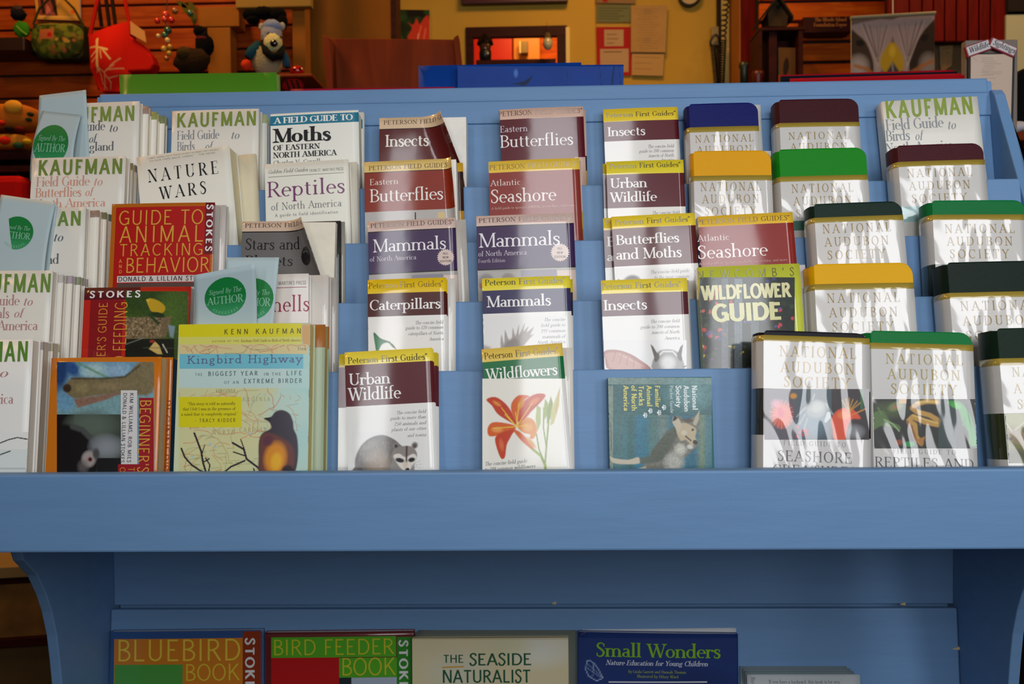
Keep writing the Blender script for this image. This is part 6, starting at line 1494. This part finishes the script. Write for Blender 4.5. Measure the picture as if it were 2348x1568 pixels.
# camouflage purse
t = thing('camouflage_purse', aty(132, 133, Yh), 'green camouflage patterned purse with pale tag hanging on the slatted wall', 'purse')
cv = Canvas(72, 53, 192, 135, 1.8, '3c4410'); cv.blobs(70, 4, 12, ['4c5c18', '2c3408', '5c6418', '243010', '6c5c20'], 3, .7).blobs(8, 4, 7, ['8c4c2c', '9c7c2c'], 5, .7, (120, 90, 180, 130)).line([(80, 58), (190, 60)], 3, '6c6424', 2).rect(101, 73, 134, 96, '94502c').ell(125, 86, 7, 7, '98100c', 0, .4)
cx_, cy_ = 132, 94
def fp(px, py):
    u, v = (px - cx_) / 60, (py - cy_) / 41; taper = 1 - .12 * max(0, v)
    rr = 1 - .07 * (abs(u) ** 4) * (abs(v) ** 4) * 4
    p = aty(cx_ + u * 60 * taper * rr, cy_ + v * 41 * rr, Yh - .0); return Vector((p.x, p.y - .03 * max(0, 1 - u * u) ** .5 * max(0, 1 - v * v) ** .5, p.z)) - t.location
panel_mesh('front_panel', cv, fp, M_CLOTH, t)
P = [aty(x, y, Yh) for x, y in ((80, 128), (92, 135), (180, 135), (189, 128), (192, 60), (188, 53), (76, 53), (73, 60))]
put(MB().prism([(p.x, p.z) for p in P], 'y', Yh + .001, Yh + .05, lin('24240c')), 'body', M_CLOTH, t, bevel=.006)
put(MB().tube([aty(76, 56, Yh + .02), aty(90, 20, Yh + .03), aty(130, -20, Yh + .03), aty(170, 20, Yh + .03), aty(190, 56, Yh + .02)], .004, lin('2c2c10'), 6), 'strap', M_CLOTH, t)
# red bag with coral print
t = thing('red_shoulder_bag', aty(262, 208, 2.62), 'red shoulder bag with pale branching coral print and paper tag', 'bag')
Yg = 2.6
cv = Canvas(200, 48, 304, 210, 1.6, 'c01404')
cor = 'd8b070'
cv.line([(228, 74), (230, 110), (226, 155)], 8, cor, 2.5).line([(229, 95), (205, 85)], 4, cor, 2).line([(229, 105), (207, 112)], 4, cor, 2).line([(228, 120), (208, 128)], 3, cor, 2).line([(231, 98), (258, 112)], 5, cor, 2).line([(245, 106), (264, 136)], 4, cor, 2).line([(240, 108), (242, 130)], 3, cor, 2)
for a_ in (((228, 150), (218, 160)), ((228, 150), (240, 165)), ((240, 165), (270, 150)), ((250, 160), (290, 158)), ((262, 152), (285, 135)), ((240, 165), (235, 190)), ((235, 190), (225, 205)), ((240, 170), (258, 190)), ((258, 190), (256, 205)), ((250, 180), (275, 175)), ((228, 150), (226, 190)), ((226, 190), (240, 205))): cv.line(list(a_), 3, 'c88c60', 2, .8)
def fb(px, py):
    u, v = (px - 200) / 104, (py - 48) / 162
    L0 = 203 + v * 8 + max(0, v - .6) * 50; R0 = 297 + v * 4 - max(0, v - .75) * 110
    y = py + (1 - u) * 34 * (1 - v) 
    p = aty(L0 + (R0 - L0) * u, y, Yg); return Vector((p.x, p.y - .035 * math.sin(PI * min(1, max(0, u))) * math.sin(PI * min(1, v * .9 + .1)), p.z)) - t.location
panel_mesh('front_panel', cv, fb, M_CLOTH, t)
P = [aty(x, y, Yg + .002) for x, y in ((222, 206), (268, 206), (299, 166), (297, 52), (204, 84), (207, 150))]
put(MB().prism([(p.x, p.z) for p in P], 'y', Yg + .002, Yg + .05, lin('980c04')), 'body', M_CLOTH, t, bevel=.006)
P = [aty(x, y, Yg + .01) for x, y in ((298, 168), (350, 166), (360, 152), (352, 130), (330, 104), (300, 84))]
put(MB().prism([(p.x, p.z) for p in P], 'y', Yg - .01, Yg + .04, lin('b41004')), 'side_flap', M_CLOTH, t, bevel=.006)
for A in (((206, 84), (215, 40), (228, -20)), ((297, 54), (290, 20), (284, -20))): put(MB().tube([aty(x, y, Yg + .02) for x, y in A], .006, lin('a81404'), 6), 'strap', M_CLOTH, t)
P = [aty(x, y, Yg - .02) for x, y in ((300, 78), (318, 88), (336, 98), (332, 72), (312, 58), (299, 48))]
put(MB().prism([(p.x, p.z) for p in P], 'y', Yg - .022, Yg - .018, lin('c08848')), 'paper_tag', M_FLAT, t)
for x in (238, 256, 270):
    put(MB().tube([aty(x - 14, -10, Yg + .05), aty(x - 5, 60, Yg + .05)], .006, lin('1c1006'), 6), 'dark_strap', M_CLOTH, t)
# beads and baubles
r = random.Random(12)
cols = ['b81c10', 'c8381c', '1c4c30', '2c5c3c', 'a8781c', 'b89030', '8c5018', 'd8b870']
for i, (x, y, rr_, c_) in enumerate(((401, 25, 8, 6), (378, 44, 8, 1), (361, 48, 7, 0), (393, 46, 8, 0), (385, 70, 9, 2), (378, 80, 8, 3), (363, 82, 5, 7), (384, 92, 6, 7), (390, 108, 7, 4), (376, 112, 7, 5), (388, 122, 6, 5), (382, 134, 6, 6), (380, 34, 9, 1), (436, 30, 8, 3))):
    if i == 0: bt = thing('bead_string', aty(382, 60, 2.62), 'string of red, green and gold beads hanging right of the red bag', 'bead string')
    put(MB().ball(aty(x, y, 2.62), rr_ * S(2.62), lin(cols[c_]), 12, 8), 'bead', M_SHINY, bt, smooth=True)
put(MB().tube([aty(384, -10, 2.63), aty(380, 60, 2.63), aty(385, 140, 2.63)], .0015, lin('3c2c18'), 5), 'thread', M_PLAST, bt)
t = thing('leaf_garland', aty(438, 45, 2.64), 'olive green leaf garland hanging near the top edge', 'garland')
for i, (x, y, a_) in enumerate(((424, 20, 60), (436, 30, 80), (446, 42, 100), (418, 10, 30), (440, 14, 50))):
    c_ = aty(x, y, 2.64); d = Vector((math.cos(rad(a_)), 0, -math.sin(rad(a_)))); e = Vector((-d.z, 0, d.x)); L_ = 16 * S(2.64)
    put(MB().prism([((c_ + d * L_ * u + e * L_ * v).x, (c_ + d * L_ * u + e * L_ * v).z) for u, v in ((-1, 0), (-.3, -.35), (.5, -.3), (1, 0), (.5, .3), (-.3, .35))], 'y', c_.y, c_.y + .004, lin('4c4c14')), 'leaf', M_CLOTH, t)
t = thing('black_plush', aty(470, 100, 2.6), 'black plush animal with a dull red ribbon, right of the beads', 'plush toy')
put(MB().ball(aty(468, 105, 2.6), (20 * k, 16 * k, 30 * k), lin('060506'), fn=lambda u: 1 + .1 * math.sin(8 * u[0])), 'body', M_FUR, t, smooth=True)
put(MB().ball(aty(458, 72, 2.6), (14 * k, 12 * k, 12 * k), lin('080607')), 'head', M_FUR, t, smooth=True)
put(MB().ball(aty(462, 88, 2.585), (12 * k, 6 * k, 5 * k), lin('50101c')), 'ribbon', M_CLOTH, t, smooth=True)
t = thing('brown_plush', aty(445, 165, 2.55), 'dark brown plush animal lying below the black one', 'plush toy')
put(MB().ball(aty(440, 140, 2.55), (40 * k, 22 * k, 28 * k), lin('281a0a'), fn=lambda u: 1 + .08 * math.sin(9 * u[0]) * math.sin(6 * u[2])), 'body', M_FUR, t, smooth=True)
put(MB().ball(aty(422, 122, 2.53), (16 * k, 14 * k, 14 * k), lin('3c2c10')), 'head', M_FUR, t, smooth=True)
# cream sign board over the bay
o = bx(*bpx(540, -60, 712, 18, 2.66, .03), lin('8c6c28')).build('hanging_sign', M_FLAT, bevel=.003); tag(o, 'cream sign board over the plush bear, cut by the top edge', 'sign')
# plush bear
Yp = 2.52; k = S(Yp)
t = thing('plush_bear', aty(615, 170, Yp), 'fluffy white and blue plush bear with black scarf sitting on the shelf', 'plush toy')
fz = lambda u: 1 + .05 * math.sin(17 * u[0] + 5 * u[2]) * math.sin(15 * u[2]) + .03 * math.sin(31 * u[1])
B_ = lambda x, y, dy=0: aty(x, y, Yp + dy)
put(MB().ball(B_(612, 142), (34 * k, 26 * k, 38 * k), lin('8c8468'), 24, 18, fz), 'body', M_FUR, t, smooth=True)
put(MB().ball(B_(622, 82, -.01), (24 * k, 22 * k, 28 * k), lin('8c90a0'), 24, 18, fz), 'head', M_FUR, t, smooth=True)
put(MB().ball(B_(624, 62, -.01), (22 * k, 20 * k, 16 * k), lin('7c8cb0'), 20, 14, fz), 'blue_crown', M_FUR, t, smooth=True)
put(MB().ball(B_(626, 98, -.04), (21 * k, 16 * k, 20 * k), lin('c8c084'), 20, 14, fz), 'muzzle', M_FUR, t, smooth=True)
put(MB().ball(B_(628, 99, -.062), (9 * k, 6 * k, 8 * k), lin('080808'), 14, 10), 'nose', M_SHINY, t, smooth=True)
for x in (615, 645): put(MB().ball(B_(x, 77 if x < 630 else 84, -.045), 3.6 * k, lin('0a0a0a'), 10, 8), 'eye', M_SHINY, t, smooth=True)
for x, y in ((600, 62), (647, 60)): put(MB().ball(B_(x, y, .0), (7 * k, 5 * k, 9 * k), lin('9c9890'), 14, 10, fz), 'ear', M_FUR, t, smooth=True)
sc_ = [B_(604, 96, -.03), B_(610, 118, -.05), B_(626, 131, -.06), B_(642, 126, -.05), B_(650, 108, -.03)]
put(MB().tube(sc_, [7 * k, 9 * k, 9 * k, 9 * k, 6 * k], lin('07080c'), 10), 'scarf', M_CLOTH, t, smooth=True)
put(MB().tube([B_(595, 105), B_(578, 118, -.02), B_(568, 130, -.03)], [13 * k, 12 * k, 9 * k], lin('1c4450'), 12), 'arm', M_FUR, t, smooth=True)
put(MB().tube([B_(646, 120), B_(656, 138, -.02), B_(658, 152, -.03)], [10 * k, 9 * k, 8 * k], lin('28485c'), 12), 'arm', M_FUR, t, smooth=True)
put(MB().ball(B_(565, 149, -.04), 12 * k, lin('c83414'), 14, 10), 'red_ball', M_CLOTH, t, smooth=True)
t = thing('black_feather_wig', B_(608, 50, .06), 'black shaggy wig shaped toy above the plush bear', 'plush toy')
for x, y, rx, ry in ((575, 34, 20, 14), (605, 30, 26, 15), (638, 34, 20, 16), (648, 50, 12, 18), (580, 46, 16, 10)):
    put(MB().ball(B_(x, y, .1), (rx * k, 16 * k, ry * k), lin('050505'), 18, 12, lambda u: 1 + .12 * math.sin(14 * u[0] + 3) * math.sin(13 * u[2])), 'tuft', M_FUR, t, smooth=True)
sh = bx(*bpx(528, 168, 716, 179, 2.45, .34)).build('plank_shelf', M_BENCH, bevel=.003); tag(sh, 'narrow brown plank shelf carrying the plush bear', 'shelf')
t = thing('ladybird_toy', aty(680, 168, 2.5), 'red ladybird toy with black spots at the right end of the plank shelf', 'toy')
k = S(2.5)
put(MB().ball(aty(681, 163, 2.5), (17 * k, 14 * k, 12 * k), lin('a80c10')), 'shell', M_SHINY, t, smooth=True)
put(MB().ball(aty(688, 158, 2.46), 3 * k, lin('080808'), 10, 6), 'spot', M_SHINY, t); put(MB().ball(aty(674, 160, 2.46), 3 * k, lin('080808'), 10, 6), 'spot', M_SHINY, t)
t = thing('red_black_toy', aty(672, 195, 2.48), 'red and black striped toy hanging below the plank shelf', 'toy')
put(MB().ball(aty(672, 196, 2.48), (25 * k, 14 * k, 18 * k), lin('900c0c'), 18, 12), 'body', M_CLOTH, t, smooth=True)
for dx in (-10, 2, 14): put(MB().tube([aty(672 + dx - 6, 184, 2.455), aty(672 + dx + 3, 208, 2.455)], 2.4 * k, lin('0a0606'), 6), 'stripe', M_CLOTH, t)

# shelf of cloth goods at the left edge, behind the rack end
Ys = 2.35; k = S(Ys)
t = thing('goods_shelf', aty(40, 395, Ys), 'dark wooden shelf with bins at the left edge behind the rack', 'shelf')
put(bx(*bpx(-140, 346, 130, 368, Ys, .3)), 'shelf_board', M_DARKW, t); put(bx(*bpx(-140, 378, 130, 396, Ys - .02, .3)), 'lower_board', M_DARKW, t)
put(bx(*bpx(-140, 240, -90, 396, Ys, .3)), 'side_board', M_DARKW, t)
for nm, q, c_, sp, lb in (('fabric_basket', (-60, 238, 82, 300), 'a85c14', (), 'orange fabric basket on the shelf at the left edge'), ('patterned_cushion', (-50, 308, 72, 345), 'b8741c', ((12, 322, 14, 'c02010'), (42, 333, 11, '2c4c2c'), (62, 325, 10, 'b89018')), 'yellow patterned cushion with red and green blobs below the basket')):
    x0, x1, _, _, z0_, z1_ = bpx(*q, Ys, .1)
    o2 = thing(nm, ((x0 + x1) / 2, Ys - .02, z0_), lb, 'basket' if nm[0] == 'f' else 'cushion')
    cc = Vector(((x0 + x1) / 2, Ys + .02, (z0_ + z1_) / 2))
    fnq = lambda u: 1 / max(abs(u[0]) ** 4 + abs(u[1]) ** 4 + abs(u[2]) ** 4, 1e-6) ** .25 * .96
    put(MB().ball(cc, ((x1 - x0) / 2, .06, (z1_ - z0_) / 2), lin(c_), 28, 18, fnq), 'body', M_CLOTH, o2, smooth=True)
    for x, y, rr_, c2 in (sp or ((70, 262, 7, '2c3010'), (66, 274, 6, '1c3c24'), (20, 295, 9, '1c100c'), (45, 296, 9, '60100c'), (4, 282, 8, 'c02410'), (30, 245, 22, 'c88c28'))):
        put(MB().ball(aty(x, y, Ys - .035), (rr_ * k, .012, rr_ * k * .7), lin(c2), 12, 8), 'patch', M_CLOTH, o2, smooth=True)
o = bx(*bpx(-140, 400, 50, 520, 2.3, .25), lin('b00808')).build('red_cloth_stack', M_CLOTH, bevel=.02); tag(o, 'red cloth stack under the dark shelf at the left edge', 'cloth')

# low wooden cabinet seen past the left bracket
Yl = 1.9
t = thing('low_cabinet', aty(40, 1540, Yl), 'low wooden cabinet with shelves seen below the rail past the left bracket', 'cabinet')
def tilt(q, Y, d, m, nm, sl=-14):
    x0, y0, x1, y1 = q; P = [aty(x, y, Y) for x, y in ((x0, y1 - sl * 0), (x1, y1 + sl), (x1, y0 + sl), (x0, y0))]
    put(MB().prism([(p.x, p.z) for p in P], 'y', Y, Y + d), nm, m, t, bevel=.002)
tilt((-200, 1312, 160, 1338), Yl - .02, .5, mat('light_tan_wood', '8c7040', rough=.7, mottle=.08), 'top_board', -20)
tilt((-200, 1338, 160, 1352), Yl, .5, M_DARKW, 'rail_board', -20)
tilt((-200, 1352, 160, 1480), Yl + .004, .02, mat('marbled_brown_panel', '7a5220', rough=.6, mottle=.35, mscale=14), 'door_panel', -24)
tilt((-200, 1480, 160, 1500), Yl - .01, .5, M_DARKW, 'shelf_board', -24)
tilt((-200, 1500, 160, 1900), Yl + .004, .02, mat('dull_brown_panel', '54401c', rough=.7, mottle=.15), 'lower_panel', -24)
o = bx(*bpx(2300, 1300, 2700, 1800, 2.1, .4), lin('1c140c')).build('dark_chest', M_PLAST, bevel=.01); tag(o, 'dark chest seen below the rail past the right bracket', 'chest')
# ---------------------------------------------------------------- pale blue paper bookmarks with green round seals
def leaf(t, rw, T, q, bend, part='paper_leaf', nx=14, nz=14):
    """q = TL, TR, BR, BL picture points on the plane T out of the board; bend(u,v) -> extra distance towards us"""
    R = ROWS[rw]; P0 = R.P + R.N * T
    A = [onplane(*p, P0, R.N) for p in q]; c = t.location
    f = lambda u, v: A[0] * (1 - u) * (1 - v) + A[1] * u * (1 - v) + A[2] * u * v + A[3] * (1 - u) * v + R.N * bend(u, v) - c
    mb = MB(); P = [[f(i / nx, 1 - j / nz) for i in range(nx + 1)] for j in range(nz + 1)]
    mb.grid(P, [[lin('b0c4c8')] * nx for _ in range(nz)])
    mb.build(part, M_VELLUM, t, smooth=True, solid=.0004)
    return f, R
def disc(t, f, R, u0, v0, ru, rv, words, clip=None):
    g1, g2 = lin('0c7a38'), lin('3c9c68'); mb = MB(); n = 28; lift = R.N * .0004
    for k in range(6):
        for i in range(n):
            a0, a1 = 2 * PI * i / n, 2 * PI * (i + 1) / n; r0, r1 = k / 6, (k + 1) / 6
            pts = []
            for r_, a in ((r0, a0), (r1, a0), (r1, a1), (r0, a1)):
                u, v = u0 + ru * r_ * math.cos(a), v0 + rv * r_ * math.sin(a)
                if clip: u = max(u, clip(v))
                pts.append(f(min(.998, max(.002, u)), min(.998, v)) + lift)
            yy = math.sin((a0 + a1) / 2) * (r0 + r1) / 2
            cc = tuple(g1[q] * (1 - max(0, yy)) + g2[q] * max(0, yy) for q in range(3))
            mb.face(pts[::-1], cc)
    mb.build('round_seal', M_SATIN, t)
    mb = MB()
    for s_, st, uu, vv, w, h in words:
        W_, Q = text_quads(s_, st, .03, .15 if st == 'small' else 0)
        for i, q in enumerate(Q):
            pu = [(u0 + ru * (uu + a / W_ * w), v0 + rv * (vv - b * h)) for a, b in q]
            if max(p[0] for p in pu) > .995 or min(p[0] for p in pu) < .005: continue
            if clip and min(p[0] - clip(p[1]) for p in pu) < 0: continue
            mb.face([f(*p) + R.N * (.0008 + (i % 17) * 1e-5) for p in pu], lin('8cc4a4'))
    # scroll ornament along the lower rim
    for i in range(9):
        a = rad(50 + i * 10); 
        for r_ in (.80, .88):
            p = [(u0 + ru * (r_ + d) * math.cos(a + e), v0 + rv * (r_ + d) * math.sin(a + e)) for d, e in ((0, -.06), (.035, 0), (0, .06), (-.01, 0))]
            if min(x[0] for x in p) > .01 and max(x[0] for x in p) < .99: mb.face([f(*x) + R.N * .0009 for x in p][::-1], lin('8cc8a4'))
    mb.build('seal_lettering', M_SATIN, t)
WORDS = [('Signed By The', 'small', -.78, -.18, 1.56, .26), ('AUTHOR', 'serif', -.86, .36, 1.72, .40)]
BG = 'author bookmarks tucked into books'
# top left: folded slip, back leaf and curling front leaf
t = thing('signed_bookmark', aty(150, 360, 1.12), 'pale blue signed bookmark sticking up from the top left white guide', 'bookmark', BG)
leaf(t, 1, .0472, ((90, 219), (197, 206), (208, 420), (80, 420)), lambda u, v: 0)
f, R = leaf(t, 1, .0480, ((97, 254), (190, 266), (178, 420), (76, 420)), lambda u, v: .012 * math.sin(PI * v * .8) + .004 * u)
disc(t, f, R, .44, .50, .42, .30, WORDS)
# third row: two leaves crossing
t = thing('signed_bookmark', aty(60, 600, 1.0), 'pale blue signed bookmark with half hidden seal before the third row guide at left', 'bookmark', BG)
leaf(t, 3, .0412, ((25, 480), (132, 470), (102, 688), (62, 688)), lambda u, v: 0, nz=8)
f, R = leaf(t, 3, .042, ((2, 446), (128, 464), (106, 688), (-18, 688)), lambda u, v: .010 * math.sin(PI * v * .8))
disc(t, f, R, .42, .36, .30, .165, WORDS, clip=lambda v: .22 + .5 * (v - .2))
t = thing('signed_bookmark', aty(10, 640, .98), 'pale blank end of a signed bookmark at the left edge of the photo', 'bookmark', BG)
f, R = leaf(t, 3, .0424, ((-70, 572), (60, 582), (58, 688), (-70, 688)), lambda u, v: .004 * math.sin(PI * u))
# front row: folded slip in the map covered book
t = thing('signed_bookmark', aty(540, 745, .88), 'pale blue signed bookmark with green seals rising from the yellow map covered book', 'bookmark', BG)
f, R = leaf(t, 5, .0212, ((516, 590), (640, 590), (622, 800), (520, 800)), lambda u, v: 0)
disc(t, f, R, .56, .455, .40, .225, WORDS)
f, R = leaf(t, 5, .0222, ((462, 640), (604, 616), (584, 800), (438, 800)), lambda u, v: (.022 * max(0, 1 - v / .7) ** 1.3 + .006 * (1 - v) * u) if v < .7 else .006 * (1 - v) * u * .4)
disc(t, f, R, .50, .33, .335, .235, WORDS)
